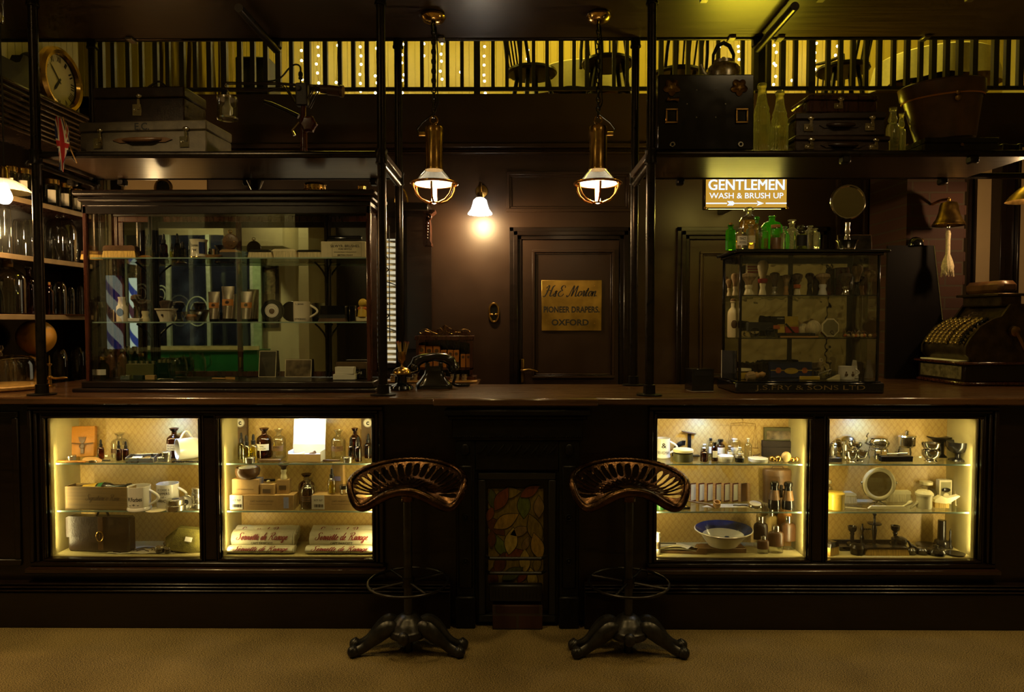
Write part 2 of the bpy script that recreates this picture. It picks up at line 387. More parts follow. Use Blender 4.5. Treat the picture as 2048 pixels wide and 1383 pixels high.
m,t,N,L,B=nt('wavy_old_mirror');B.inputs['Base Color'].default_value=(.78,.68,.42,1);B.inputs['Metallic'].default_value=1;B.inputs['Roughness'].default_value=.03
nz=N.new('ShaderNodeTexNoise');nz.inputs['Scale'].default_value=9;bp=N.new('ShaderNodeBump');bp.inputs['Strength'].default_value=.35;bp.inputs['Distance'].default_value=.02
tc=N.new('ShaderNodeTexCoord');L.new(tc.outputs['Object'],nz.inputs['Vector']);L.new(nz.outputs['Fac'],bp.inputs['Height']);L.new(bp.outputs[0],B.inputs['Normal']);M['mirrorw']=m
# carpet: speckled loop pile
m,t,N,L,B=nt('speckled_carpet');tc=N.new('ShaderNodeTexCoord');mp=N.new('ShaderNodeMapping');mp.inputs[2].default_value=(0,0,R(35));mp.inputs[3].default_value=(1,2.2,1)
nz=N.new('ShaderNodeTexNoise');nz.inputs['Scale'].default_value=190;nz.inputs['Detail'].default_value=3
n2=N.new('ShaderNodeTexNoise');n2.inputs['Scale'].default_value=3;cr=N.new('ShaderNodeValToRGB')
cr.color_ramp.elements[0].position=.36;cr.color_ramp.elements[0].color=(.035,.025,.009,1);cr.color_ramp.elements[1].position=.66;cr.color_ramp.elements[1].color=(.46,.33,.13,1)
L.new(tc.outputs['Object'],mp.inputs[0]);L.new(mp.outputs[0],nz.inputs['Vector']);L.new(tc.outputs['Object'],n2.inputs['Vector'])
mm=N.new('ShaderNodeMath');mm.operation='MULTIPLY_ADD';mm.inputs[1].default_value=.15;L.new(n2.outputs['Fac'],mm.inputs[0]);L.new(nz.outputs['Fac'],mm.inputs[2])
sb=N.new('ShaderNodeMath');sb.operation='SUBTRACT';sb.inputs[1].default_value=.075;L.new(mm.outputs[0],sb.inputs[0])
L.new(sb.outputs[0],cr.inputs[0]);L.new(cr.outputs[0],B.inputs['Base Color']);B.inputs['Roughness'].default_value=.95;B.inputs['Specular IOR Level'].default_value=.1
bp=N.new('ShaderNodeBump');bp.inputs['Strength'].default_value=.8;bp.inputs['Distance'].default_value=.006;L.new(nz.outputs['Fac'],bp.inputs['Height']);L.new(bp.outputs[0],B.inputs['Normal']);M['carpet']=m
# damask wallpaper
m,t,N,L,B=nt('gold_damask_wallpaper');tc=N.new('ShaderNodeTexCoord');sp=N.new('ShaderNodeSeparateXYZ');L.new(tc.outputs['Object'],sp.inputs[0])
def mth(op,a,b=None):
    n=N.new('ShaderNodeMath');n.operation=op
    for i,q in enumerate((a,b)):
        if q is None:continue
        if isinstance(q,(int,float)):n.inputs[i].default_value=q
        else:L.new(q,n.inputs[i])
    return n.outputs[0]
ux=mth('MULTIPLY',sp.outputs[0],2*pi/.032);uz=mth('MULTIPLY',sp.outputs[2],2*pi/.044)
a1=mth('MULTIPLY',mth('COSINE',ux),mth('COSINE',uz));a2=mth('MULTIPLY',mth('SINE',mth('MULTIPLY',ux,2)),mth('SINE',mth('MULTIPLY',uz,3)))
a3=mth('COSINE',mth('ADD',mth('MULTIPLY',mth('COSINE',ux),3),mth('MULTIPLY',uz,2)))
pat=mth('ADD',mth('ADD',a1,mth('MULTIPLY',a2,.5)),mth('MULTIPLY',a3,.5));stp=mth('MULTIPLY',mth('ADD',pat,.25),4)
cr=N.new('ShaderNodeValToRGB');cr.color_ramp.elements[0].color=lin('b5914a')+(1,);cr.color_ramp.elements[1].color=lin('c3a258')+(1,);L.new(stp,cr.inputs[0])
L.new(cr.outputs[0],B.inputs['Base Color']);B.inputs['Roughness'].default_value=.5;B.inputs['Coat Weight'].default_value=.7;B.inputs['Coat Roughness'].default_value=.42;M['damask']=m
M['cwall']=mat('cream_painted_lining','b8aa72',.5,var=.06)
# brick
m,t,N,L,B=nt('red_brick');br=N.new('ShaderNodeTexBrick');tc=N.new('ShaderNodeTexCoord');mp=N.new('ShaderNodeMapping');mp.inputs[2].default_value=(R(90),0,0)
br.inputs['Color1'].default_value=(.060,.019,.0085,1);br.inputs['Color2'].default_value=(.038,.012,.006,1);br.inputs['Mortar'].default_value=(.050,.032,.016,1)
br.inputs['Scale'].default_value=1;br.inputs['Brick Width'].default_value=.215;br.inputs['Row Height'].default_value=.0725;br.inputs['Mortar Size'].default_value=.006
L.new(tc.outputs['Object'],mp.inputs[0]);L.new(mp.outputs[0],br.inputs['Vector']);L.new(br.outputs['Color'],B.inputs['Base Color']);B.inputs['Roughness'].default_value=.8
bp=N.new('ShaderNodeBump');bp.inputs['Strength'].default_value=.6;bp.inputs['Distance'].default_value=.006;bp.invert=True;L.new(br.outputs['Fac'],bp.inputs['Height']);L.new(bp.outputs[0],B.inputs['Normal']);M['brick']=m
# tongue and groove boarding (grooves every 60 mm along one axis)
def boarding(name,col,axis,pitch=.06,rough=.5):
    m,t,N,L,B=nt(name);tc=N.new('ShaderNodeTexCoord');sp=N.new('ShaderNodeSeparateXYZ');L.new(tc.outputs['Object'],sp.inputs[0])
    a=N.new('ShaderNodeMath');a.operation='PINGPONG';a.inputs[1].default_value=pitch/2;L.new(sp.outputs[axis],a.inputs[0])
    c=N.new('ShaderNodeMapRange');c.inputs[2].default_value=.004;c.inputs[1].default_value=0;L.new(a.outputs[0],c.inputs[0])
    nz=N.new('ShaderNodeTexNoise');nz.inputs['Scale'].default_value=5;L.new(tc.outputs['Object'],nz.inputs['Vector'])
    mx=N.new('ShaderNodeMixRGB');mx.inputs[1].default_value=tuple(k*.9 for k in col)+(1,);mx.inputs[2].default_value=tuple(col)+(1,);L.new(nz.outputs['Fac'],mx.inputs[0]);L.new(mx.outputs[0],B.inputs['Base Color'])
    bp=N.new('ShaderNodeBump');bp.inputs['Strength'].default_value=.9;bp.inputs['Distance'].default_value=.006;L.new(c.outputs[0],bp.inputs['Height']);L.new(bp.outputs[0],B.inputs['Normal'])
    B.inputs['Roughness'].default_value=rough;return m
M['bead']=boarding('cream_boarding_side',lin('b5ab8c'),1)
M['beadx']=boarding('cream_boarding_back',lin('cdb968'),0,.07)
M['beige']=mat('beige_plaster','b39a70',.7,var=.06,scale=4)
M['cream2']=mat('cream_painted_plaster','c9bd96',.7,var=.05,scale=3)
M['greenp']=mat('green_painted_boards','1f6b35',.45,var=.1,scale=4)
M['plank']=mat('gallery_floorboards','4a3018',.5,var=.3,scale=8,stretch=(1,8,1))
M['bal']=mat('black_baluster_paint',(.012,.010,.008),.4,var=.2)
M['curtain']=mat('hessian_curtain','7d6a36',.8,var=.3,scale=10,stretch=(6,6,.6))
# ------------------------------------------------------------------ the room shell
YB,ZC=4.9,1.089
XL=-2.95
def bx(name,m,*a,b=0,parent=None):return MB().box(*a,b=b).build(name,m,parent)
struct(bx('floor',M['carpet'],-6.2,5,-3,7.6,-.1,0))
struct(bx('ceiling',M['cream2'],-6.2,5,-3,4.3,3.7,3.8))
struct(bx('ceiling_gallery',M['cream2'],-6.2,5,4.3,7.6,5.5,5.6))
struct(bx('wall_back',M['wall'],-3.05,2.50,YB,YB+.1,0,3.0))
struct(bx('gallery_floor',M['plank'],-6.2,5,YB,7.6,2.93,3.01))
struct(bx('trim_1',M['wall'],-2.95,4.2,YB-.03,YB,2.66,3.012))
struct(bx('wall_gallery',M['beadx'],-6.2,5,7.3,7.4,3.0,5.5))
struct(bx('wall_left',M['bead'],-3.05,XL,3.2,4.74,0,3.7))
struct(bx('wall_left_return',M['cream2'],-6.2,-3.05,3.2,3.3,0,3.7))
struct(bx('wall_left_front',M['cream2'],-6.3,-6.2,-3,3.2,0,3.7))
struct(bx('wall_right_front',M['cream2'],5,5.1,-3,7.6,0,5.5))
struct(bx('wall_front',M['cream2'],-6.2,5,-3.1,-3,0,3.7))
struct(bx('wall_gallery_left',M['beadx'],-6.3,-6.2,4.3,7.6,3,5.5))
# cornice on the back wall
mb=MB()
for z0,z1,d in((2.60,2.615,.05),(2.62,2.632,.035),(2.637,2.665,.07)):mb.box(-2.9,2.46,YB-d,YB,z0,z1,.004)
struct(mb.build('trim_2',M['wall']))
# plain beige stretch of the back wall beyond the left case
bz0,bz1=1.2,2.58
x0,x1=Xp(245,YB,2.2),Xp(416,YB,2.2)
struct(bx('wall_back_plaster',M['beige'],x0,x1,YB-.012,YB,bz0,bz1))
def frame(mb,x0,x1,z0,z1,wd,y0,y1,b=.002):
    mb.box(x0,x1,y0,y1,z1-wd,z1,b);mb.box(x0,x1,y0,y1,z0,z0+wd,b)
    mb.box(x0,x0+wd,y0,y1,z0+wd,z1-wd,b);mb.box(x1-wd,x1,y0,y1,z0+wd,z1-wd,b);return mb
def rectpx(xa,xb,ya,yb,Y):
    zm=Zp((ya+yb)/2,Y)
    return Xp(xa,Y,zm),Xp(xb,Y,zm),Zp(yb,Y),Zp(ya,Y)
# over-door panel
mb=MB();a=rectpx(1013,1262,344,424,YB)
frame(mb,*a,.022,YB-.022,YB);frame(mb,a[0]+.02,a[1]-.02,a[2]+.02,a[3]-.02,.016,YB-.012,YB)
struct(mb.build('trim_3',M['wall']))
# doors
def door(n,xa,xb,top,px0,px1,ptop,pbot,handle=True):
    x0,x1=Xp(xa,YB,1.5),Xp(xb,YB,1.5);zt=Zp(top,YB)
    e=bpy.data.objects.new('door_%d'%n,None);COL.objects.link(e);e.location=((x0+x1)/2,YB,0);struct(e)
    c=(x0+x1)/2;mb=MB().at(T3(-c,-YB,0))
    for k,(g,d)in enumerate(((0,.03),(.028,.045),(.055,.028))):
        for sx in(-1,1):
            xx=(x0+g)if sx<0 else(x1-g-.03);mb.box(xx,xx+.03,YB-d,YB,0,zt-g,.003)
        mb.box(x0+g,x1-g,YB-d,YB,zt-g-.03,zt-g,.003)
    mb.build('door_frame',M['wood'],e)
    l0,l1,lz=x0+.088,x1-.088,zt-.09
    MB().at(T3(-c,-YB,0)).box(l0,l1,YB-.02,YB-.001,.01,lz,.002).build('door_leaf',M['wall'],e)
    p0,p1=Xp(px0,YB,1.5),Xp(px1,YB,1.5);pz1,pz0=Zp(ptop,YB),Zp(pbot,YB)
    mb=MB().at(T3(-c,-YB,0));frame(mb,p0,p1,pz0,pz1,.018,YB-.036,YB-.018);frame(mb,p0+.022,p1-.022,pz0+.022,pz1-.022,.008,YB-.028,YB-.018)
    frame(mb,p0,p1,.15,pz0-.12,.018,YB-.036,YB-.018)
    mb.build('panel_moulding',M['wall'],e)
    if handle:
        h=at(1043,740,YB-.03);mb=MB().at(T3(-c,-YB,0)).box(h.x-.022,h.x+.018,YB-.028,YB-.018,h.z-.09,h.z+.08,.006)
        mb.tube([(h.x,YB-.03,h.z),(h.x,YB-.07,h.z),(h.x+.015,YB-.075,h.z),(h.x+.05,YB-.075,h.z+.008),(h.x+.09,YB-.075,h.z+.002),(h.x+.11,YB-.072,h.z-.008)],[.009,.009,.010,.008,.007,.006],10)
        mb.build('door_handle',M['brassd'],e)
    return e
door(1,1019,1262,455,1064,1228,500,755)
door(2,1352,1655,455,1397,1610,503,755,False)
mb=MB()
for px in(1668,1722,1790):x=Xp(px,YB,1.8);mb.box(x,x+.03,YB-.03,YB,.1,2.55,.003)
struct(mb.build('trim_4',M['wall']))
M['litwin']=emis('lit_window_pane',(1,.88,.58),.6)
# narrow window with a white slatted blind on the left of the back wall
e=bpy.data.objects.new('window_1',None);COL.objects.link(e);struct(e);x0,x1=Xp(570,YB,1.5),Xp(796,YB,1.5);z0,z1=Zp(724,YB),Zp(478,YB);e.location=(x0,YB,z0)
frame(MB(),-.04,x1-x0+.04,-.04,z1-z0+.04,.04,-.04,-.001,.004).build('window_frame',M['wood'],e)
MB().box(0,x1-x0,-.004,-.001,0,z1-z0).build('glass_pane',M['litwin'],e)
mb=MB();n=22;ph=(z1-z0)/n
for i in range(n):mb.at(T3(0,-.02,ph*(i+.5)),RX(R(38))).box(0,x1-x0,-.014,.014,-.0012,.0012)
mb.build('slatted_blind',M['cream2'],e)
mb=MB()
for zc in(.30,.62):
    q=[(x1-x0-.09+.05*sin(t*.35)-.004*t,-.05,zc+.007*t)for t in range(-14,15)]
    mb.tube(q,.004,6)
    mb.tube([(x1-x0-.09+.03*cos(a/3)*(1-a/30),-.05,zc+.1+.03*sin(a/3)*(1-a/30))for a in range(26)],.004,6)
mb.tube([(x1-x0-.05,-.05,.15),(x1-x0-.05,-.05,.95)],.004,6)
mb.build('iron_scroll',M['ironb'],e)
# white fluted window architrave seen over the left case
x0,x1=Xp(208,YB,2.2),Xp(224,YB,2.2);mb=MB()
for i in range(3):w_=(x1-x0)/3;mb.box(x0+i*w_,x0+(i+.8)*w_,YB-.03,YB,1.1,2.58,.004)
struct(mb.build('trim_5',M['cream2']))
# brick pier and the lit recess on the right
xa,xb=Xp(1812,4.4,1.9),Xp(1931,4.4,1.9);mb=MB().box(xa,xb-.012,4.4,4.86,0,2.55)
for i in range(34):
    if i%2:mb.box(xb-.013,xb+.004,4.402,4.6,i*.0725+.006,i*.0725+.0665,.004)
struct(mb.build('wall_pier',M['brick']))
struct(bx('wall_right',M['beige'],xb,4.2,4.7,4.8,0,2.6))
struct(bx('wall_right_side',M['wall'],4.2,4.3,3.2,4.9,0,3.0))
mb=MB()
for pa,pb,d in((1935,1943,.05),(1943,1948,.075),(2000,2012,.05),(2012,2032,.03),(2032,2038,.06)):
    x0,x1=Xp(pa,4.6,1.9),Xp(pb,4.6,1.9);mb.box(x0,x1,4.7-d-.05,4.7,1.0,2.6,.004)
struct(mb.build('trim_6',M['wood']))
struct(bx('trim_7',M['wood'],xb,4.2,4.62,4.7,0,1.05))
# ------------------------------------------------------------------ the counter
Y0=3.28
X0=lambda px:Xp(px,Y0,.7)
mb=MB().box(-3.3,4.1,3.24,3.94,ZC-.035,ZC,.006)
x0,x1=Xp(866,3.22,ZC),Xp(1196,3.22,ZC)
mb.box(x0,x1,3.205,3.26,ZC-.036,ZC,.006)
mb.box(-2.66,Xp(957,4.0,ZC),3.94,4.30,ZC-.035,ZC-.0005,.004);mb.box(Xp(1700,4.0,ZC),4.1,3.94,4.39,ZC-.035,ZC-.0005,.004)
ct=mb.build('shop_counter',M['top'],loc=(0,0,0));tag(ct,'long polished dark wood counter top running across the room','counter')
NI=[(102,405),(445,747),(1308,1612),(1650,1950)]
ZS=[onz(300,1112,0).z,0,0]
Z0=Zp(1110,3.33);Z1=Zp(1021,3.345);Z2=Zp(926,3.345);ZT=Zp(834,3.315)
YN0,YN1=3.31,3.54
def cabinet(label,pxa,pxb,ni):
    xa,xb=X0(pxa),X0(pxb);e=thing('display_cabinet',label,'display cabinet',((xa+xb)/2,Y0,0),group='glazed cabinets built into the counter front')
    P=T3(-(xa+xb)/2,-Y0,0);mb=MB().at(P)
    ed=[xa]+[Xp(p,YN0,.65)for n in ni for p in n]+[xb]
    for i in range(0,len(ed),2):mb.box(ed[i],ed[i+1],Y0,YN0,Z0-.01,ZT+.01)
    mb.box(xa,xb,Y0,YN0,ZT,ZC-.036);mb.box(xa,xb,Y0,YN1,0,Z0-.006)
    mb.box(xa,xb,YN1+.003,3.92,.0,ZC-.037)
    for a,b in zip(ed[1::2],ed[2::2]):
        pass
    mb.build('carcass',M['wood'],e)
    mb=MB().at(P)
    frame(mb,xa,xb,Z0-.035,ZC-.042,.02,Y0-.022,Y0,.004);frame(mb,xa+.025,xb-.025,Z0-.030,ZC-.062,.016,Y0-.014,Y0,.004)
    for(pa,pb)in ni:
        a,b=Xp(pa,YN0,.65),Xp(pb,YN0,.65)
        frame(mb,a-.012,b+.012,Z0-.012,ZT+.012,.012,Y0-.012,Y0+.02,.003)
        frame(mb,a-.024,b+.024,Z0-.024,ZT+.024,.009,Y0-.006,Y0,.003)
    mb.build('moulding',M['wood'],e)
    MB().at(P).box(xa-.01,xb+.01,Y0-.05,Y0,Z0-.06,Z0-.036,.005).build('sill',M['woodx'],e)
    for(pa,pb)in ni:
        a,b=Xp(pa,YN0,.65),Xp(pb,YN0,.65)
        MB().at(P).box(a,b,YN1-.004,YN1+.002,Z0,ZT).build('wallpaper_back',M['damask'],e)
        mb=MB().at(P).box(a-.006,a,YN0,YN1,Z0,ZT);mb.box(b,b+.006,YN0,YN1,Z0,ZT);mb.box(a-.006,b+.006,YN0,YN1,ZT,ZT+.006);mb.box(a-.006,b+.006,YN0,YN1,Z0-.006,Z0)
        mb.build('lining',M['cwall'],e)
        for z in(Z1,Z2):
            s_=MB().at(P).box(a+.008,b-.008,3.338,YN1-.006,z-.007,z).build('glass_shelf',M['shelfg'],e)
            MB().at(P).box(a+.008,b-.008,3.336,3.338,z-.007,z).build('front_edge',M['edgeg'],s_)
        MB().at(P).box(a,b,YN0+.004,YN0+.008,Z0,ZT).build('glass_pane',M['thin'],e)
        fx=a+(b-a)*(.69 if pa<200 else .52 if pa<500 else .38 if pa<1400 else .36)
        MB().at(P@T3(fx,3.44,ZT-.012)).lathe([(0,0),(.022,0),(.025,.012)],16).build('lamp_puck',M['lampface'],e)
        lamp('cabinet_lamp','SPOT',(fx,3.44,ZT-.014),6,(.10,.32,1),.014,(R(14),0,0),spot=165,blend=.9)
        lamp('cabinet_strip_light','AREA',((a+b)/2,3.332,ZT-.006),2.0,(1,.80,.36),.6,(R(16),0,0),size_y=.02)
        for xx,dx in((a+.012,1),(b-.012,-1)):lamp('niche_side_fill','AREA',(xx,3.326,(Z0+ZT)/2-.06),1.0,(1,.80,.36),.012,V((dx*.55,1,0)).to_track_quat('-Z','Y').to_euler(),size_y=.5)  # added side fill so the lower niche shelves come out less dark
    return e
M['lampface']=emis('lamp_lens',(.9,.95,1),3,False)
cabinet('wide glazed cabinet of shaving goods left of the stools',62,768,NI[:2])
cabinet('wide glazed cabinet of antique silver and bottles right of the stools',1296,1990,NI[2:])
# plain counter front panels
mb=MB();xa,xb=X0(768),X0(1296);mb.box(xa,xb,Y0+.006,Y0+.04,0,ZC-.036)
mb.box(-3.3,X0(62),Y0+.004,Y0+.04,0,ZC-.036);mb.box(X0(1990),4.1,Y0+.004,Y0+.04,0,ZC-.036)
frame(mb,-3.2,X0(40),.28,ZC-.07,.03,Y0-.008,Y0+.004,.004)
struct(mb.build('trim_8',M['wood']))
mb=MB()
for xa_,xb_ in((-3.3,X0(902)),(X0(1168),4.1)):
    mb.box(xa_,xb_,Y0-.055,Y0,0,.17,.004);mb.box(xa_,xb_,Y0-.062,Y0,.175,.183,.003);mb.box(xa_,xb_,Y0-.058,Y0,.19,.198,.003);mb.box(xa_,xb_,Y0-.05,Y0,.203,.21,.003)
struct(mb.build('baseboard_counter',M['wood']))
# ------------------------------------------------------------------ cast iron fireplace in the counter front
c=X0(1035);fz=lambda y:Zp(y,3.25)
e=thing('fireplace','small black cast iron fireplace with autumn leaf panel between the stools','fireplace',(c,3.25,0))
fx=lambda px:Xp(px,3.25,.6)-c
mb=MB()
mb.box(fx(890),fx(1180),-.035,.03,fz(830),fz(817),.006);mb.box(fx(897),fx(1173),-.022,.03,fz(838),fz(830),.004);mb.box(fx(905),fx(1165),-.01,.03,fz(880),fz(838),.003)
for i in range(60):mb.ball((fx(908)+(fx(1162)-fx(908))*i/59,-.012,fz(872)),.0045,6,4)
mb.build('mantel',M['ironb'],e)
mb=MB()
mb.box(fx(912),fx(950),-.005,.03,0,fz(880),.004);mb.box(fx(1118),fx(1158),-.005,.03,0,fz(880),.004);mb.box(fx(950),fx(1118),-.002,.03,fz(940),fz(880),.004)
for px in(931,1138):
    mb.box(fx(px-14),fx(px+14),-.012,0,fz(1175),fz(930),.005);mb.box(fx(px-20),fx(px+20),-.022,0,0,fz(1190),.006)
    for y in(1033,1120):mb.at(T3(fx(px),-.014,fz(y))).ring((0,0,0),.014,.004,'y',14,6);mb.ball((0,0,0),.007,8,6);mb.at()
    mb.at(T3(fx(px),-.012,fz(898)),SC(1,.4,1)).ball((0,0,0),.022,10,8,1,1,1.3);mb.at()
for i in range(9):
    x=fx(965)+(fx(1105)-fx(965))*i/8;mb.tube([(x-.02,-.006,fz(908)),(x,-.012,fz(898)),(x+.02,-.006,fz(888))],[.003,.008,.003],8)
for sx in(952,1116):
    for i in range(80):mb.ball((fx(sx),-.003,fz(1190)+(fz(945)-fz(1190))*i/79),.0038,6,4)
mb.build('surround',M['ironb'],e)
frame(MB(),fx(956),fx(1112),.02,fz(945),.035,.005,.04,.004).build('inner_frame',M['blackm'],e)
lc=['6b5a22','4e5a1f','63321a','8a6d2c','4a2616','6f5a35','3f4420','94803f']
lm=[mat('leaf_glass_%s'%k,k,.35,var=.35,scale=30,stretch=(3,3,1))for k in lc]+[M['blackm']]
mb=MB();rnd=random.Random(3);mb.mi=0;mb.box(fx(976),fx(1087),.030,.036,fz(1190),fz(980))
LV=[(1048,1012,62,0,1),(1012,1045,64,60,3),(1022,1085,62,10,7),(985,1000,46,-10,6),(1003,1000,60,30,2),(1070,1060,70,-20,0),(1075,1095,62,-15,3),(990,1055,60,-45,4),(1000,1095,50,-20,1),(1040,1065,46,70,5),(1020,988,50,80,0),(1060,985,48,60,2),(1078,1015,50,0,5),(983,1080,40,0,4),(1030,1112,54,80,2),(1050,1125,54,0,7),(1000,1130,54,20,4),(1075,1130,40,10,0),(1025,1150,54,60,6),(1065,1160,50,-10,7),(985,1160,50,0,4),(1045,1155,40,30,2),(1052,1090,34,20,5),(980,1030,36,20,2)]
for k,(px,py,sz,a,mi)in enumerate(LV):
    s_=sz/1394*3.25*.46;mb.mi=mi;mb.at(T3(fx(px),.029-.0009*(k%7),fz(py)),RY(R(a)))
    out=[(s_*.52*sin(pi*t)*(1-.25*t),s_*(-1+2*t))for t in[i/8 for i in range(9)]]
    poly=out+[(-x,z)for x,z in out[-2:0:-1]]
    mb.mi=8;mb.prism([(x*1.12,z*1.06)for x,z in poly],-.0001,.0006);mb.mi=mi;mb.prism(poly,-.0006,.0004)
mb.at();mb.build('leaf_panel',lm,e)
mb=MB()
for y in(1112,1141):mb.tube([(fx(972),.0,fz(y)),(fx(980),-.03,fz(y)),(fx(1082),-.03,fz(y)),(fx(1090),.0,fz(y))],.008,8)
mb.box(fx(978),fx(1085),-.03,.01,fz(1198),fz(1165),.006)
for i in range(15):x=fx(984)+(fx(1079)-fx(984))*i/14;mb.box(x,x+.004,-.034,-.028,fz(1190),fz(1170),.001)
mb.build('grate',M['blackm'],e)
MB().box(fx(985),fx(1085),-.03,.03,0,fz(1205),.004).build('hearth_brick',M['brick'],e)
# ------------------------------------------------------------------ black pipe scaffold shelving on the counter
YF,YK=3.355,3.87
ZU=Zp(75,3.85);ZLo=Zp(312,3.34)
ZSH=ZLo+.034
e=thing('pipe_shelving','black steel pipe scaffold with dark boards standing on the counter','shelving',(0,YF,ZC));PS=e;P=T3(0,-YF,-ZC)
XF=[Xp(79,YF,1.6),Xp(765,YF,1.6),Xp(1300,YF,1.6),3.7]
XK=[Xp(195,YK,1.6),Xp(799,YK,1.6),Xp(1268,YK,1.6),3.7]
for xs,y in((XF,YF),(XK,YK)):
    for x in xs:
        p=MB().at(P@T3(x,y,0)).lathe([(0,ZC),(.0215,ZC),(.0215,ZU+.25),(0,ZU+.25)],18).build('pole',M['pipe'],e)
        mb=MB().at(P@T3(x,y,ZC)).lathe([(0,0),(.062,0),(.062,.006),(.030,.010),(.028,.052),(.0215,.054)],20);mb.build('base_flange',M['clamp'],p)
        for z in(ZLo,ZU-.012):
            MB().at(P@T3(x,y,z)).lathe([(.0216,-.035),(.029,-.035),(.030,-.028),(.027,-.02),(.027,.02),(.030,.028),(.029,.035),(.0216,.035)],16).build('clamp',M['clamp'],p)
def pipe(a,b,r=.0175,nm='rail'):return MB().at(P).tube([a,b],r,12).build(nm,M['pipe'],e)
for z in(ZU+.008,):
    pipe((XF[0]-.9,YF-.012,z),(4.0,YF-.012,z));pipe((XK[0]-.9,YK,z),(4.0,YK,z))
for a,b in((0,1),(2,3)):
    for xs,y in((XF,YF),(XK,YK)):
        ex=.0;pipe((xs[a],y,ZLo+.012),(xs[b]+ex,y,ZLo+.012),.0165)
for i in range(4):pipe((XF[i],YF,ZLo-.03),(XK[i],YK,ZLo-.03),nm='cross_rail')
for px0,px1 in((500,552),(1594,1515)):
    xx=Xp(px1,YK,ZU-.03);pipe((xx,YF,ZU-.055),(xx,YK,ZU-.055),.021,'cross_rail')
    MB().at(P).box(xx-.03,xx+.03,YK-.03,YK+.02,ZU-.05,ZU+.0,.008).build('clamp',M['clamp'],e)
MB().at(P).box(-3.4,4.0,YF+.008,YK-.018,ZU,ZU+.025,.003).build('top_board',M['board'],e)
for a,b in((XF[0]-.03,XF[1]+.015),(XF[2]-.015,2.46)):
    MB().at(P).box(a,b,YF+.018,YK-.018,ZLo,ZLo+.034,.004).build('shelf_board',M['board'],e)
for px,py in((262,68),(883,71),(1463,72),(1560,72),(1850,75),(1410,2),(1645,4),(1945,3)):
    y=YK-.02 if py>20 else YF+.02;x=Xp(px,y,ZU)
    MB().at(P).box(x-.018,x+.018,y-.03,y+.035,ZU-.016,ZU-.0005,.003).build('clip',M['clip'],e)
for px,py in((145,352),(245,352),(495,352),(748,350),(1360,352),(1690,318),(1885,354),(1945,316)):
    y=YK if py>335 else YF;x=Xp(px,y,ZLo-.02)
    MB().at(P).box(x-.02,x+.02,y-.025,y+.025,ZLo-.036,ZLo-.0005,.007).build('clamp',M['clamp'],e)
# ------------------------------------------------------------------ pendant ship's lamps
def pendant(px,label,cord_side):
    y=3.56;x=Xp(px,y,2.3);e=thing('pendant_lamp',label,'pendant lamp',(x,y,ZU),group='brass cage lamps hung over the counter')
    z=lambda py:Zp(py,y)-ZU;k=y/F
    MB().lathe([(0,0),(.058,z(30)),(.062,z(35)),(.05,z(42)),(.02,z(46)),(0,z(46))],22).build('ceiling_rose',M['gold'],e)
    mb=MB();zz=z(44);i=0
    while zz>z(232):
        L_=.030 if i>0 else .045;W_=.010 if i>0 else .018;r=.0032 if i else .006
        q=[(W_*cos(a)*(1 if i%2 else .35),W_*cos(a)*(.35 if i%2 else 1),zz-L_/2+L_/2*sin(a))for a in[2*pi*j/14 for j in range(14)]]
        mb.tube(q,r,6,True);zz-=L_*.80;i+=1
    mb.build('chain',M['clamp'],e)
    s_=cord_side
    mb=MB().tube([(.012,.01,z(52)),(.02,.012,z(110)),(.018,.012,z(180)),(.022,.01,z(205)),(.0,.01,z(225)),(s_*.06,0,z(245)),(s_*.085,0,z(258)),(s_*.075,0,z(268)),(s_*.045,0,z(268))],.0035,6)
    mb.build('cord',M['rubber'],e)
    mb=MB().ring((0,0,z(240)),.019,.005,'y',18);mb.lathe([(0,z(248)),(.012,z(248)),(.016,z(252)),(.044,z(254)),(.047,z(258)),(.047,z(268)),(.044,z(272)),(.044,z(333)),(.047,z(336)),(.047,z(340)),(0,z(340))],28)
    mb.tube([(s_*.04,0,z(268)),(s_*.075,0,z(268))],.011,10)
    mb.build('brass_housing',M['brass'],e)
    MB().lathe([(.040,z(336)),(.050,z(342)),(.075,z(352)),(.098,z(366))],28).build('glass_funnel',M['cglass'],e)
    mb=MB().ring((0,0,z(367)),.116,.0065,'z',40);mb.ring((0,0,z(405)),.022,.005,'z',18)
    for a in range(6):
        t=R(60*a+30);prof=[(.114,z(370)),(.112,z(378)),(.098,z(390)),(.07,z(400)),(.024,z(406))]
        mb.tube([(r*cos(t),r*sin(t),q)for r,q in prof],.0055,7)
    mb.build('cage',M['copper'],e)
    MB().lathe([(0,z(364)+.004),(.09,z(364)),(.098,z(368)),(.085,z(370)),(0,z(366)-.004)],30).build('reflector',M['lampdisc'],e)
    MB().lathe([(0,z(370)),(.0135,z(371)),(.0135,z(402)),(.008,z(407)),(0,z(408))],14).build('lamp_tube',M['lamptube'],e)
    lamp('pendant_glow','POINT',(x,y,Zp(392,y)),7,(1,.60,.25),.03)
    return e
M['lampdisc']=emis('glowing_reflector',(1,.80,.52),5)
M['lamptube']=emis('glowing_lamp_tube',(1,.86,.62),9)
pendant(868,'caged brass pendant lamp hanging left above the counter, its cord looping out',-1)
pendant(1196,'caged brass pendant lamp hanging right above the counter, in front of the door',1)
m,t,N,L,B=nt('lit_fluted_glass');N.remove(B);tl=N.new('ShaderNodeBsdfTranslucent');tl.inputs[0].default_value=(.95,.93,.88,1);g_=N.new('ShaderNodeBsdfGlossy');g_.inputs[1].default_value=.1
e_=N.new('ShaderNodeEmission');e_.inputs[0].default_value=(1,.95,.85,1);e_.inputs[1].default_value=6;mx=N.new('ShaderNodeMixShader');mx.inputs[0].default_value=.1;ad=N.new('ShaderNodeAddShader')
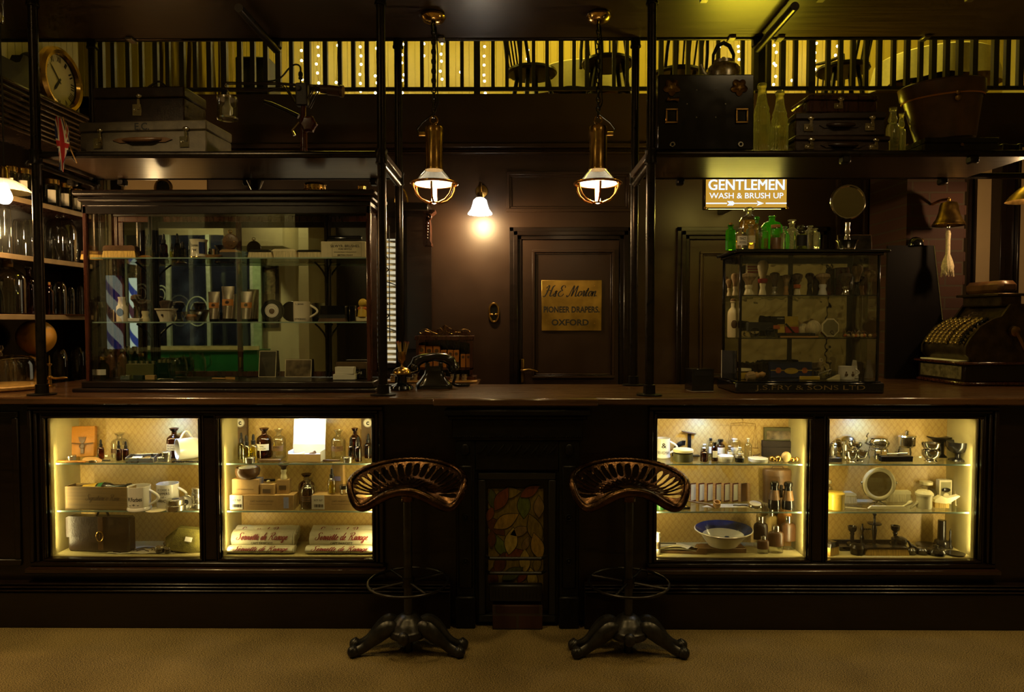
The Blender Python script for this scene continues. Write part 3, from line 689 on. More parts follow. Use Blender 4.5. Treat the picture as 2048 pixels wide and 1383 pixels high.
L.new(tl.outputs[0],mx.inputs[1]);L.new(g_.outputs[0],mx.inputs[2]);L.new(mx.outputs[0],ad.inputs[0]);L.new(e_.outputs[0],ad.inputs[1]);L.new(ad.outputs[0],N['Material Output'].inputs[0]);M['lampshade']=m
M['dimshade']=emis('dim_glass_shade',(1,.72,.40),.7)
M['bulb']=emis('glowing_bulb',(1,.93,.8),12)
# wall lamp with fluted glass shade
def wall_lamp(px,label,pw=30):
  p=at(px,412 if px>500 else 440,4.66);e=thing('wall_lamp',label,'wall lamp',(p.x,YB,p.z));dy=p.y-YB;k=p.y/F
  mb=MB().at(T3(0,0,.14),RX(pi/2)).lathe([(0,0),(.045,0),(.042,.012),(.02,.02),(0,.022)],20);mb.at().tube([(0,-.01,.14),(0,-.12,.17),(0,dy*.85,.16),(0,dy,.12),(0,dy,.075)],.008,8);mb.at(T3(0,dy,.06)).lathe([(0,.03),(.016,.028),(.02,0),(.024,-.012)],16)
  mb.build('bracket',M['brassd'],e)
  fl=lambda a,z:1+.07*cos(14*a)
  MB().at(T3(0,dy,0)).lathe([(.024,.055),(.040,.04),(.047,.01),(.056,-.02),(.074,-.045),(.076,-.055),(.071,-.052),(.05,-.02),(.03,.02)],56,fl=fl).build('shade',M['lampshade']if px>500 else M['dimshade'],e)
  MB().at(T3(0,dy,-.005)).ball((0,0,0),.026,14,10,1,1,1.3).build('bulb',M['bulb']if px>500 else M['dimshade'],e)
  lamp('wall_lamp_glow','POINT',(p.x,p.y,p.z-.075),pw,(1,.68,.30),.035)
wall_lamp(960,'bright wall lamp with fluted white glass shade left of the door')
wall_lamp(310,'second fluted wall lamp on the plaster behind the left glass case',3)
# ------------------------------------------------------------------ gallery: railing, string lights, chairs and tables
YG=4.97
e=thing('balcony_railing','black iron balcony railing along the gallery edge','railing',(0,YG,3.01));P=T3(0,-YG,-3.01);k=YG/F
bal=[(203,10),(227,8),(257,8),(283,7),(312,9),(336,8),(365,9),(391,8),(419,9),(449,11),(480,9),(506,9),(532,9),(557,10),(583,8),(615,12),(651,9),(680,8),(707,8),(734,8),(812,7),(844,7),(868,7),(895,7),(924,7),(954,12),(986,7),(1014,7),(1041,7),(1067,7),(1094,7),(1122,9),(1148,7),(1174,8),(1200,7),(1228,7),(1254,7),(1322,9),(1350,8),(1376,8),(1402,8),(1436,7),(1485,7),(1511,9),(1537,9),(1565,10),(1591,8),(1622,13),(1656,8),(1681,8),(1706,8),(1732,8),(1758,9),(1787,8),(1814,9),(1841,8),(1866,10),(1893,9),(1919,10),(1948,10),(1990,10),(2014,9),(2040,10)]
zr0,zr1=Zp(178,YG),4.06
for px,wpx in bal:
    x=Xp(px,YG,3.3);h=wpx*k/2;lo=3.01 if wpx>10 else zr0-.01
    MB().at(P).box(x-h,x+h,YG-h,YG+h,lo,zr1).build('baluster',M['bal'],e)
MB().at(P).box(-2.9,4.2,YG-.012,YG+.012,zr0-.012,zr0+.012).build('bottom_rail',M['bal'],e)
MB().at(P).box(-2.9,4.2,YG-.03,YG+.03,zr1,zr1+.04).build('top_rail',M['bal'],e)
M['fairy']=emis('string_light_bulb',(1,.88,.5),22,False)
FL=[(602,[78,100,120,158]),(635,[93,110,127,145,165,182]),(674,[90,164]),(722,[75,93,111,128,148,166,182]),(752,[80,96,151,165,185]),(806,[88,109,125,149,160,185]),(846,[87,111,159]),(882,[87,108,122,142,158]),(922,[88,109,128,144]),(970,[93,112,130,150,162,186]),(1055,[95,118,100]),(1437,[86,95,106]),(1477,[94,104,120]),(1550,[92,106,128,132,154,170,190]),(1585,[162]),(1632,[88,107,123,140]),(1672,[94,112]),(2040,[178,150])]
rnd=random.Random(5)
where=['behind the lantern rig','right of the lantern rig','short, over the rig arm end','left of the front pole pair','just left of the front pole','close right of the back pole','left of the lamp chain','right of the lamp chain','between lamp chain and wide post','left of the gallery chair','behind the gallery chair','right of the kettle','far right of the kettle','above the soda bottles','single, right of the soda bottles','left of the leaning chair','over the leaning chair','at the far right edge']
for(px,ys),wh in zip(FL,where):
    yy=7.1;x=Xp(px,yy,4);e=thing('string_light','hanging string of tiny warm lights on the gallery wall '+wh,'string light',(x,yy,5.0),group='string lights along the gallery wall')
    pts=[(rnd.uniform(-.012,.012),0,Zp(y,yy)-5.0)for y in sorted(ys)]
    MB().tube([(0,0,.4)]+pts,.002,5).build('wire',M['brassd'],e)
    for q in pts:MB().ball(q,.0125,8,6).build('bulb',M['fairy'],e)
def chair(px,Y,rz,label,hb=.86,cat='chair',round_=True):
    x=Xp(px,Y,3.4);e=thing('gallery_chair',label,cat,(x,Y,3.01),rz)
    MB().lathe([(0,.43),(.19,.43),(.205,.445),(.2,.465),(0,.47)],24).build('seat',M['wood'],e)
    for a in(40,140,220,320):
        c_,s_=cos(R(a)),sin(R(a));MB().tube([(.13*c_,.13*s_,.44),(.17*c_,.17*s_,.25),(.215*c_,.215*s_,0)],[.017,.019,.014],8).build('leg',M['wood'],e)
    mb=MB().ring((0,0,.2),.16,.009,'z',24);mb.build('stretcher',M['wood'],e)
    mb=MB();n=14;P_=[(.19*cos(pi*i/n),.12+.10*sin(pi*i/n),.45+(hb-.45)*min(1,sin(pi*i/n)*1.6))for i in range(n+1)]
    mb.tube(P_,.014,8)
    for i in(-2,-1,0,1,2):mb.tube([(i*.05,.15,.45),(i*.065,.215,hb-.03)],.008,6)
    mb.build('backrest',M['wood'],e)
    return e
chair(1064,5.75,R(115),'bentwood chair seen end on through the railing, left of the right lamp chain')
chair(1215,5.55,R(5),'dark chair behind the railing right behind the right lamp chain')
chair(1355,5.8,R(200),'pale backed chair behind the railing left of the kettle')
chair(1685,5.7,R(-100),'chair leaning its spindle back sideways above the stacked suitcases')
chair(1630,6.5,R(-60),'darker chair further back beside the leaning chair')
def table(px,Y,label,cloth):
    x=Xp(px,Y,3.7);e=thing('gallery_table',label,'table',(x,Y,3.01))
    MB().lathe([(0,.70),(.44,.70),(.45,.715),(.44,.73),(0,.73)],32).build('tabletop',M['wood'],e)
    for a in(30,150,270):MB().tube([(.1*cos(R(a)),.1*sin(R(a)),.7),(.3*cos(R(a)),.3*sin(R(a)),.0)],.016,7).build('leg',M['wood'],e)
    fl2=lambda a,z:1+.06*sin(9*a)*(1 if z<.7 else 0)
    c=MB().lathe([(0,.735),(.45,.735),(.47,.72),(.49,.55),(.50,.48)],72,fl=fl2).build('tablecloth',M['towel'],loc=(x,Y,3.01));tag(c,cloth,'tablecloth')
table(1165,6.65,'round table behind the railing between two chairs near the right lamp chain','pale cloth draped over the gallery table behind the right lamp chain')
table(1865,6.3,'round table behind the railing above the hat bucket','pale cloth draped over the gallery table above the hat bucket')
# hessian drapes and a loudspeaker on the left of the gallery
for i,(px,wd)in enumerate(((345,42),(404,50),(454,32))):
    x=Xp(px,6.6,3.5);mb=MB();fl3=lambda a,z:1+.12*sin(7*a+z*2+i)
    mb.lathe([(0,0)]+[(wd*6.6/F/2*(1+.15*sin(z*3+i)),z)for z in[j*.2 for j in range(11)]]+[(0,2.0)],40,fl=fl3)
    o=mb.build('drape',M['curtain'],loc=(x,6.6,3.01));tag(o,['narrow hessian drape left in the gallery','broad gathered hessian drape in the gallery','hessian drape next to the black loudspeaker'][i],'drape','hessian drapes in the gallery')
x=Xp(517,5.6,3.4);z0=3.01;zt=Zp(124,5.6)
e=thing('loudspeaker','black box loudspeaker behind the railing over the lantern rig','loudspeaker',(x,5.6,3.01))
MB().box(-.13,.13,-.14,.14,0,zt-3.01,.01).build('cabinet',M['blackm'],e);MB().box(-.115,.115,-.146,-.14,.05,zt-3.03).build('grille',M['black'],e)
# wide dark pillar between kettle and bottles
x0,x1=Xp(1511,5.4,3.4),Xp(1534,5.4,3.4)
struct(bx('trim_9',M['wood'],x0,x1,5.4,5.5,3.01,5.5))
# ------------------------------------------------------------------ makers of small things (sizes in metres, base at the origin)
PROF={
'apoth':[(0,0),(.9,0),(1,.03),(1,.58),(.94,.66),(.66,.73),(.4,.765),(.34,.79),(.33,.89),(.5,.91),(.52,.935),(.36,.945)],
'squat':[(0,0),(.9,0),(1,.04),(1,.52),(.95,.62),(.75,.70),(.42,.74),(.38,.84),(.5,.86),(.5,.89),(.36,.90)],
'dropper':[(0,0),(.93,0),(1,.03),(1,.5),(.85,.57),(.5,.61),(.45,.66)],
'soda':[(0,0),(.95,0),(1,.03),(1,.42),(.9,.5),(.97,.53),(.80,.6),(.86,.63),(.64,.71),(.50,.8),(.42,.92),(.52,.94),(.52,.985),(.4,1),(.3,1)],
'demi':[(0,0),(.95,0),(1,.04),(1,.58),(.93,.69),(.7,.78),(.4,.815),(.26,.83),(.25,.92),(.33,.93),(.33,.955),(.25,.96)],
'codd':[(0,0),(.95,0),(1,.03),(1,.56),(.8,.64),(.48,.66),(.75,.74),(.5,.84),(.45,.92),(.58,.94),(.58,1),(.4,1)],
'vial':[(0,0),(.93,0),(1,.03),(1,.66),(.9,.74),(.5,.79),(.45,.86),(.62,.88),(.62,.92),(.4,.92)],
'jar':[(0,0),(.95,0),(1,.04),(1,.80),(.9,.87),(.82,.88)],
}
def patch(mb,r,a0,a1,z0,z1,n=10):
    vs=[]
    for i in range(n+1):
        a=a0+(a1-a0)*i/n;vs+=[(r*cos(a),r*sin(a),z0),(r*cos(a),r*sin(a),z1)]
    return mb.add(vs,[(2*i,2*i+2,2*i+3,2*i+1)for i in range(n)])
def bottle(label,loc,h,w_,m,kind='apoth',stop=None,stopm=None,liq=None,lev=.5,lab=None,text=None,group=None,cat='bottle',sy=1,rz=0,name='bottle',n=22,fl=None,labz=(.22,.5)):
    e=thing(name,label,cat,loc,rz,group);r=w_/2
    MB().lathe([(a*r,b*h)for a,b in PROF[kind]],n,1,sy,fl=fl).build('body',m,e)
    if liq:
        pts=[(a*r*.93,max(.006,b*h))for a,b in PROF[kind]if b<=lev];MB().lathe([(0,.005)]+pts[1:]+[(pts[-1][0],lev*h),(0,lev*h)],n,1,sy).build('liquid',liq,e)
    if stop=='mush':MB().lathe([(0,.86*h),(.30*r,.86*h),(.34*r,.945*h),(.6*r,.955*h),(.64*r,.985*h),(.4*r,h),(0,h)],18,1,sy).build('stopper',stopm or m,e)
    if stop=='ball':MB().lathe([(0,.8*h),(.3*r,.8*h),(.3*r,.9*h),(.5*r,.93*h),(.5*r,.97*h),(.3*r,h),(0,h)],14).build('stopper',stopm or m,e)
    if stop=='cork':MB().lathe([(0,.88*h),(.28*r,.88*h),(.33*r,h),(0,h)],14).build('cork',stopm or M['cork'],e)
    if stop=='drop':
        MB().lathe([(0,.62*h),(.56*r,.62*h),(.56*r,.76*h),(.38*r,.77*h),(.34*r,.82*h),(.38*r,.86*h),(.26*r,.97*h),(0,h)],14).build('dropper_cap',M['rubber'],e)
    if stop=='cap':MB().lathe([(0,.86*h),(.62*r,.86*h),(.62*r,.985*h),(.55*r,h),(0,h)],18,1,sy if sy>.7 else .8).build('cap',stopm or M['silver'],e)
    if lab:
        sp=.95;mb=patch(MB(),r*1.012,-pi/2-sp-rz,-pi/2+sp-rz,labz[0]*h,labz[1]*h)
        if sy!=1:mb.v=[(x,y*sy*1.02,z)for x,y,z in mb.v]
        l_=mb.build('label',lab,e)
        if text:
            mb=MB()
            for i,t in enumerate(text):put_text_round(mb,t,r*1.02,r*(1.15 if len(t)>3 else .6),(labz[1]-labz[0])*h*.26,.02,-pi/2-rz,h*(labz[1]-(labz[1]-labz[0])*(.3+.42*i)))
            if sy!=1:mb.v=[(x,y*sy*1.03,z)for x,y,z in mb.v]
            mb.build('lettering',M['ink'],l_)
    return e
def mug(label,loc,h,w_,m,hs=1,lines=(),rz=0,foot=True,taper=0.0,cat='mug',flip=None,name='mug'):
    e=thing(name,label,cat,loc,rz);r=w_/2;t=.006
    pr=[(0,.004),(r*.95,.0)]+([(r*1.06,.004),(r*1.06,h*.1),(r*.98,h*.16)]if foot else[])+[(r*(1-taper),h*.2),(r,h*.95),(r*1.02,h),(r-t*.6,h),(r-t,h*.9),(r-t,h*.1),(0,h*.08)]
    MB().lathe(pr,28).build('body',m,e)
    hp=[(hs*(r*.95+h*.38*sin(pi*u)),0,h*(.22+.6*u))for u in[i/10 for i in range(11)]]
    MB().tube(hp,h*.055,8).build('handle',m,e)
    if lines:
        mb=MB()
        for tx,zc,wd,hh in lines:put_text_round(mb,tx,r*1.012,wd*w_,hh*h,.015,-pi/2,zc*h)
        mb.build('lettering',M['ink'],e)
    if flip:e.rotation_euler=flip
    return e
def tin(label,loc,h,w_,m=None,lidm=None,rot=None,cat='tin',name='tin',group=None,badge=None,lid=.4):
    e=thing(name,label,cat,loc,0,group);r=w_/2;m=m or M['alu']
    MB().lathe([(0,0),(r*.94,0),(r*.97,h*.05),(r*.97,h*.65),(0,h*.65)],24).build('body',m,e)
    MB().lathe([(0,h*(1-lid)),(r,h*(1-lid)),(r,h*.95),(r*.95,h),(r*.6,h*.99),(0,h*.99)],24).build('lid',lidm or m,e)
    if badge:
        b=MB().lathe([(0,h*1.0),(r*.78,h*1.0),(r*.78,h*1.015),(0,h*1.015)],24).build('badge',badge,e);MB().lathe([(0,h*1.02),(r*.4,h*1.02),(r*.4,h*1.04),(0,h*1.04)],16).build('emblem',M['ink'],b)
    if rot:e.rotation_euler=rot
    return e
def carton(label,loc,w_,d,h,m,rz=0,cat='box',name='box',lid=False,parts=(),group=None):
    e=thing(name,label,cat,loc,rz,group)
    if lid:MB().box(-w_/2,w_/2,-d/2,d/2,0,h*.62,.0015).build('body',m,e);MB().box(-w_/2-.001,w_/2+.001,-d/2-.001,d/2+.001,h*.63,h,.0015).build('lid',m,e)
    else:MB().box(-w_/2,w_/2,-d/2,d/2,0,h,.0015).build('body',m,e)
    for nm,mm,x0,x1,z0,z1 in parts:
        MB().box(-w_/2+w_*x0,-w_/2+w_*x1,-d/2-.0022,-d/2-.0012,h*z0,h*z1).build(nm,mm,e)
    return e
def front_text(e,lines,d,m=None,nm='lettering',script_=False):
    mb=MB().at(T3(0,-d,0))
    for t,x,z,w_ in lines:
        M0=mb.M;mb.M=M0@T3(x,0,z)
        (script(mb,t,w_)if script_ else put_text(mb,t,w=w_,bold=.01));mb.M=M0
    return mb.build(nm,m or M['ink'],e)
def shaving_brush(label,loc,h,w_,hair,hm,fan=1.0,stand=.5,group=None,rot=None,name='shaving_brush'):
    e=thing(name,label,'shaving brush',loc,0,group);r=w_/2
    MB().lathe([(0,0),(r*.62,0),(r*.66,h*.03),(r*.55,h*stand*.35),(r*.42,h*stand*.6),(r*.55,h*stand*.85),(r*.5,h*stand),(0,h*stand)],18).build('handle',hm,e)
    MB().lathe([(0,h*stand),(r*.42,h*stand),(r*.55,h*(stand+.15)),(r*(.75+.25*fan),h*.82),(r*.86*fan,h*.94),(r*.45,h*.995),(0,h)],20).build('bristles',hair,e)
    if rot:e.rotation_euler=rot
    return e
def flat_brush(label,loc,L_,d,h,back,br,rz=0,rot=None,bh=.6,cat='brush',flip=False,name='clothes_brush'):
    e=thing(name,label,cat,loc,rz);b=h*bh
    mb=MB();a=[(-L_/2,b),(-L_/2+.004,h*.9),(-L_/2+.015,h),(L_/2-.015,h),(L_/2-.004,h*.9),(L_/2,b)];mb.prism(a,-d/2,d/2);mb.build('back',back,e)
    mb=MB();mb.add([(-L_/2*s1*k1,d/2*s2*k1,z)for z,k1 in((0,1.04),(b,.94))for s1,s2 in((1,-1),(-1,-1),(-1,1),(1,1))],[(0,1,2,3),(4,7,6,5),(0,4,5,1),(1,5,6,2),(2,6,7,3),(3,7,4,0)])
    mb.build('bristles',br,e)
    if rot:e.rotation_euler=rot
    return e
def lidded(label,loc,prof,m,cat='pot',name='pot',n=24,knob=None,lidprof=None,lidm=None,rz=0,group=None):
    e=thing(name,label,cat,loc,rz,group);MB().lathe(prof,n).build('body',m,e)
    if lidprof:MB().lathe(lidprof,n).build('lid',lidm or m,e)
    return e
def solid(name,label,cat,loc,mb,m,rz=0,group=None,rot=None):
    o=mb.build(name,m,loc=loc,rz=rz)
    if rot:o.rotation_euler=rot
    return tag(o,label,cat,group)
def open_tube(loc,label,h,w_,m,band,group=None,rz=0):
    e=thing('squeeze_tube',label,'tube',loc,rz,group);r=w_/2*.8
    vs=[];fs=[];n=20;st=8
    for j in range(st+1):
        t=j/st;z=h*(.09+.91*t);rx=r+(w_/2-r)*t;ry=r*(1-t)+.0012*t
        vs+=[(rx*cos(2*pi*i/n),ry*sin(2*pi*i/n),z)for i in range(n)]
    for j in range(st):
        for i in range(n):fs.append((j*n+i,j*n+(i+1)%n,(j+1)*n+(i+1)%n,(j+1)*n+i))
    fs.append(tuple(range(n))[::-1]);fs.append(tuple(range(st*n,st*n+n)))
    MB().add(vs,fs).build('body',m,e)
    MB().lathe([(0,0),(r*.95,0),(r*.98,h*.09),(0,h*.09)],20).build('cap',M['black'],e)
    vs=[];
    for i in range(11):
        a=-pi/2-1.2+2.4*i/10
        for t in(.40,.60):
            rx=(r+(w_/2-r)*t)*1.015;ry=(r*(1-t)+.0012*t)*1.06;vs.append((rx*cos(a),ry*sin(a)-.0006,h*(.09+.91*t)))
    b=MB().add(vs,[(2*i,2*i+2,2*i+3,2*i+1)for i in range(10)]).build('band',band,e)
    MB().at(T3(0,-r*.56,h*.545),SC(1,.25,1)).ball((0,0,0),r*.38,12,8).build('emblem',M['hide'],b)
    return e
def pos(px,py,z,lo=3.352,hi=3.52):
    p=onz(px,py,z);y=min(max(p.y,lo),hi);return V((Xp(px,y,z),y,z))
KN=3.43/F
M['wlip']=mat('pale_worn_shelf_lip','8f7a5c',.35,var=.15);M['corn']=mat('glossy_brown_cornice',(.05,.032,.02),.25,var=.2,coat=.5);M['olivep']=mat('olive_painted_crest','3a3722',.6)
M['dial']=mat('cream_clock_dial','dccf9e',.4,var=.06);M['globe']=mat('ochre_globe_map','b8862f',.4,var=.25,scale=9)
m,t,N,L,B=nt('lit_pleated_glass');N.remove(B);tl=N.new('ShaderNodeBsdfTranslucent');tl.inputs[0].default_value=(.9,.8,.6,1);tr=N.new('ShaderNodeBsdfTransparent');tr.inputs[0].default_value=(.9,.8,.6,1);gl=N.new('ShaderNodeBsdfGlossy');gl.inputs[1].default_value=.1
mx=N.new('ShaderNodeMixShader');mx.inputs[0].default_value=.55;m2=N.new('ShaderNodeMixShader');m2.inputs[0].default_value=.15;L.new(tr.outputs[0],mx.inputs[1]);L.new(tl.outputs[0],mx.inputs[2]);L.new(mx.outputs[0],m2.inputs[1]);L.new(gl.outputs[0],m2.inputs[2]);L.new(m2.outputs[0],N['Material Output'].inputs[0]);M['pshade']=m
# ------------------------------------------------------------------ left wall: built-in shop shelving, clock, lamp
XS=-2.70
def zl(px,py):y=XS*F/(px-1033);return Zp(py,y)
zs=[zl(61,398),zl(30,508),zl(30,629),1.055]
e=thing('shop_shelving','dark wooden shop shelving along the left wall with a ribbed cornice','shelving',(XL,3.9,0));P=T3(-XL,-3.9,0)
MB().at(P).box(XL,XL+.012,3.25,4.52,.9,2.5).build('back_panel',M['wood'],e)
MB().at(P).box(XL,XS+.005,3.25,4.52,0,1.055,.004).build('base_cabinet',M['wood'],e)
for z in zs[:3]:
    s_=MB().at(P).box(XL+.012,XS-.004,3.25,4.5,z-.026,z,.002).build('shelf',M['mahog'],e)
    MB().at(P).box(XS-.004,XS,3.25,4.5,z-.027,z+.002,.002).build('front_edge',M['wlip'],s_)
MB().at(P).box(XL,XS+.01,4.5,4.56,0,2.47,.004).build('end_panel',M['wood'],e)
mb=MB().at(P);zt=Zp(146,2.6*F/1033)+.005
n=9
for i in range(n):
    z0=2.47+(zt-2.47)*i/n;d=.26+.13*(i/n)**1.3;mb.box(XL,XL+d,3.25,4.62+.02*i/n,z0,z0+(zt-2.47)/n*.74,.006)
    mb.box(XL,XL+d-.012,3.25,4.60,z0+(zt-2.47)/n*.7,z0+(zt-2.47)/n,0)
mb.build('cornice',M['corn'],e)
def crest(y0,y1,nm):
    mb=MB();prof=[(y0,zt),(y0,zt+.10),(y1-.14,zt+.10),(y1-.11,zt+.115),(y1-.085,zt+.16),(y1-.05,zt+.165),(y1-.03,zt+.13),(y1-.01,zt+.09),(y1,zt+.03),(y1,zt)]
    mb.at(P@RZ(pi/2)).prism(prof,-(XL+.36),-(XL+.30));mb.build(nm,M['olivep'],e)
crest(3.25,3.78,'crest_board');crest(4.36,4.6,'crest_board')
# wall clock, face turned to the right
yc=4.30;zc=Zp(160,yc);e=thing('wall_clock','round brass rimmed wall clock with Roman numerals on the left wall','clock',(XL,yc,zc));Q=RY(pi/2)@RZ(pi/2)
MB().at(Q).lathe([(0,0),(.165,0),(.165,.13),(.185,.14),(0,.14)],40).build('case',M['blackm'],e)
MB().at(Q).lathe([(.150,.165),(.158,.185),(.178,.19),(.196,.175),(.2,.15),(.19,.135)],48).build('bezel',M['gold'],e)
MB().at(Q).lathe([(0,.150),(.166,.150),(.166,.152),(0,.152)],40).build('dial',M['dial'],e)
mb=MB();NUM='XII I II III IIII V VI VII VIII IX X XI'.split()
for i,t in enumerate(NUM):a=R(-30*i);mb.at(Q,RZ(a),T3(0,.128,.1535),RX(-pi/2));put_text(mb,t,h=.033,bold=.012,w=.012+.0085*len(t))
mb.at(Q).lathe([(.152,.1528),(.154,.1528),(.154,.1535),(.152,.1535)],40);mb.build('numerals',M['ink'],e)
mb=MB()
for a,L_,w_ in((R(-215),.085,.007),(R(45),.125,.005)):mb.at(Q,RZ(a),T3(0,0,.156)).add([(-w_,-.02,0),(w_,-.02,0),(w_*1.2,L_*.7,0),(0,L_,0),(-w_*1.2,L_*.7,0)],[(0,1,2,3,4)])
mb.at(Q,T3(0,0,.156)).lathe([(0,.003),(.009,0),(0,-.001)],12);mb.build('hands',M['ink'],e)
# lamp with pleated glass shade
p=at(9,398,3.45);e=thing('hanging_lamp','pleated glass shade lamp with a bare glowing bulb at the left edge','hanging lamp',p)
MB().at(T3(0,0,.025)).lathe([(.028,.075),(.05,.066),(.085,.045),(.112,.018),(.118,.01),(.113,.012),(.08,.04),(.03,.068)],60,fl=lambda a,z:1+.03*cos(20*a)).build('shade',M['pshade'],e)
MB().at(T3(0,0,.1)).lathe([(0,.06),(.012,.058),(.02,.04),(.022,0),(.028,-.01)],16).build('holder',M['brassd'],e)
MB().at(T3(0,0,.02)).lathe(spl([(0,-.045),(.02,-.04),(.033,-.018),(.032,.005),(.018,.04),(.013,.06)],5),28).build('bulb',M['bulb'],e)
zt_=ZU-p.z;MB().tube([(0,0,.15),(.004,0,.5),(-.002,0,zt_-.06)],.0035,6).build('cord',M['rubber'],e)
MB().at(T3(0,0,zt_)).lathe([(0,0),(.02,0),(.023,-.03),(.02,-.075),(.012,-.085),(0,-.085)],16).build('ceiling_cup',M['silver'],e)
lamp('hanging_lamp_glow','POINT',(p.x,p.y,p.z-.05),22,(1,.60,.24),.03)
p=at(2062,402,3.9);e=thing('hanging_lamp','brass rimmed hanging lamp cut off at the right edge of the picture','hanging lamp',p)
MB().lathe([(.03,.09),(.06,.07),(.10,.03),(.122,0),(.116,.002),(.09,.035),(.03,.08)],40).build('shade',M['brassd'],e)
MB().lathe([(0,-.03),(.022,-.02),(.03,.005),(.015,.05),(0,.05)],16).build('bulb',M['bulb'],e);MB().tube([(0,0,.08),(0,0,ZU-p.z)],.0035,6).build('cord',M['rubber'],e)
lamp('hanging_lamp_glow','POINT',(p.x,p.y,p.z-.07),9,(1,.62,.28),.03)
# jars and bottles on the left shelves: (pixel x, width px, height px)
def shelf_at(px,i,back=.10):x=XS-back;y=x*F/(px-1033);return V((x,y,zs[i]+.0005)),y/F
def gridfl(a,z):return 1+.035*cos(16*a+z*160)*cos(16*a-z*160)
for px,hp,lb in((8,60,'at the far left of its row'),(24,66,'directly above the hanging lamp'),(52,68,'left of the front pole'),(108,60,'right of the front pole'),(134,58,'second right of the pole'),(157,52,'last before the glass case')):
    l,k=shelf_at(px,0);e=thing('preserve_jar','cut glass jar with gold lid, top left shelf, '+lb,'jar',l,0,'gold lidded jars on the top left shelf')
    h=hp*k;r=13.5*k
    MB().lathe([(0,0),(r*.95,0),(r,h*.04),(r,h*.76),(r*.86,h*.82),(r*.86,h*.84)],48,fl=gridfl).build('body',M['cglass'],e)
    MB().lathe([(0,h*.83),(r*.95,h*.83),(r*.97,h*.97),(r*.85,h),(0,h)],24).build('lid',M['gold'],e)
    patch(MB(),r*1.04,-1.6,-.6,h*.2,h*.62).build('label',M['label'],e)
def dome(label,loc,h,w_,m=None,base=True,group=None,knob=True,cat='bell jar',name='bell_jar'):
    e=thing(name,label,cat,loc,0,group);r=w_/2
    MB().lathe([(r,.006),(r,h*.66),(r*.93,h*.80),(r*.7,h*.92),(r*.35,h*.985),(0,h)],28).build('dome',m or M['cglass'],e)
    if base:MB().lathe([(0,0),(r*1.12,0),(r*1.12,.005),(r*1.02,.008),(0,.008)],24).build('base',M['mahog'],e)
    if knob:MB().lathe([(0,h-.002),(.008,h),(.006,h+.008),(.013,h+.018),(.009,h+.028),(0,h+.03)],12).build('knob',m or M['cglass'],e)
    return e
l,k=shelf_at(62,0,.16);dome('small glass dome on the top left shelf close to the front pole',l,92*k,20*k,knob=False)
l,k=shelf_at(10,1);dome('tall bell jar far left on the second shelf below the hanging lamp',l,112*k,24*k,knob=False,base=False)
l,k=shelf_at(50,1);bottle('wide clear glass jar on the second shelf left of the pole',l,86*k,40*k,M['cglass'],'jar',cat='jar',name='glass_jar')
l,k=shelf_at(122,1,.13);bottle('big corked demijohn bottle on the second shelf right of the front pole',l,108*k,58*k,M['cglass'],'demi','cork',n=32)
l,k=shelf_at(152,1);bottle('slim clear bottle on the second shelf beside the demijohn',l,60*k,9*k,M['cglass'],'vial')
l,k=shelf_at(14,2,.13);bottle('large clear stoppered bottle far left on the third shelf',l,120*k,62*k,M['cglass'],'apoth','ball',M['cork'],n=28)
l,k=shelf_at(55,2,.12);bottle('ruby red bottle on the third shelf left of the pole',l,100*k,24*k,M['redg'],'apoth','ball',M['cglass'])
l,k=shelf_at(74,2,.12);bottle('second ruby red bottle half behind the front pole',l,104*k,22*k,M['redg'],'apoth','ball',M['cglass'])
l,k=shelf_at(97,2,.08);bottle('small dark ruby bottle right of the front pole',l,66*k,14*k,M['redg'],'vial','cork')
l,k=shelf_at(118,2);dome('clear bell jar on the third shelf right of the pole',l,70*k,24*k,knob=False)
l,k=shelf_at(140,2);dome('slimmer bell jar on the third shelf beside the glass case',l,58*k,14*k,knob=False)
l,k=shelf_at(158,2);dome('last bell jar of the third shelf, seen against the case edge',l,62*k,13*k,knob=False)
l,k=shelf_at(140,2,.03);solid('wooden_plate','thin pale wooden plate lying on the third shelf edge','plate',l,MB().lathe([(0,0),(.10,0),(.115,.006),(0,.007)],28),M['oak'])
l=V((-2.82,4.02,1.055))
for px,hp,wd,t in((14,70,22,'left of the globe'),(116,74,26,'right of the globe'),(152,74,28,'next to the glass case corner')):
    l,k=shelf_at(px,3,.12);dome('dark bell jar on the lowest left shelf '+t,l,hp*k,wd*k,knob=False,group='bell jars on the lowest left shelf')
l,k=shelf_at(68,3,.10);y=l.y;zc=Zp(674,y);r=35*k
e=thing('globe','old ochre terrestrial globe behind the front left pole','globe',l)
MB().at(T3(0,0,zc-l.z)).ball((0,0,0),r,36,24).build('sphere',M['globe'],e);mb=MB().lathe([(0,0),(.055,0),(.055,.012),(.02,.022),(.014,(zc-l.z-r)*.6),(.01,zc-l.z-r),(0,zc-l.z-r)],20);mb.build('stand',M['boxwood'],e)
l=onz(8,781,ZC);l=V((Xp(0,3.62,ZC),3.62,ZC+.0006))
e=thing('cake_dome','glass cake cloche with knob on a round wooden board, left end of counter','cake dome',l)
MB().lathe([(0,0),(.20,0),(.208,.008),(.208,.02),(.2,.026),(0,.026)],48).build('board',M['oak'],e)
MB().at(T3(0,0,.026)).lathe([(.182,0),(.182,.105),(.17,.132),(.14,.147),(.05,.155),(0,.156)],48).build('dome',M['cglass'],e);MB().at(T3(0,0,.182)).lathe([(0,0),(.018,.0),(.012,.012),(.022,.03),(.016,.048),(0,.05)],16).build('knob',M['cglass'],e)
l=V((Xp(99,3.75,1.2),3.75,ZC+.0006));k=3.75/F;e=thing('gas_tap','thin brass gas tap with a side lever behind the front left pole','tap',l)
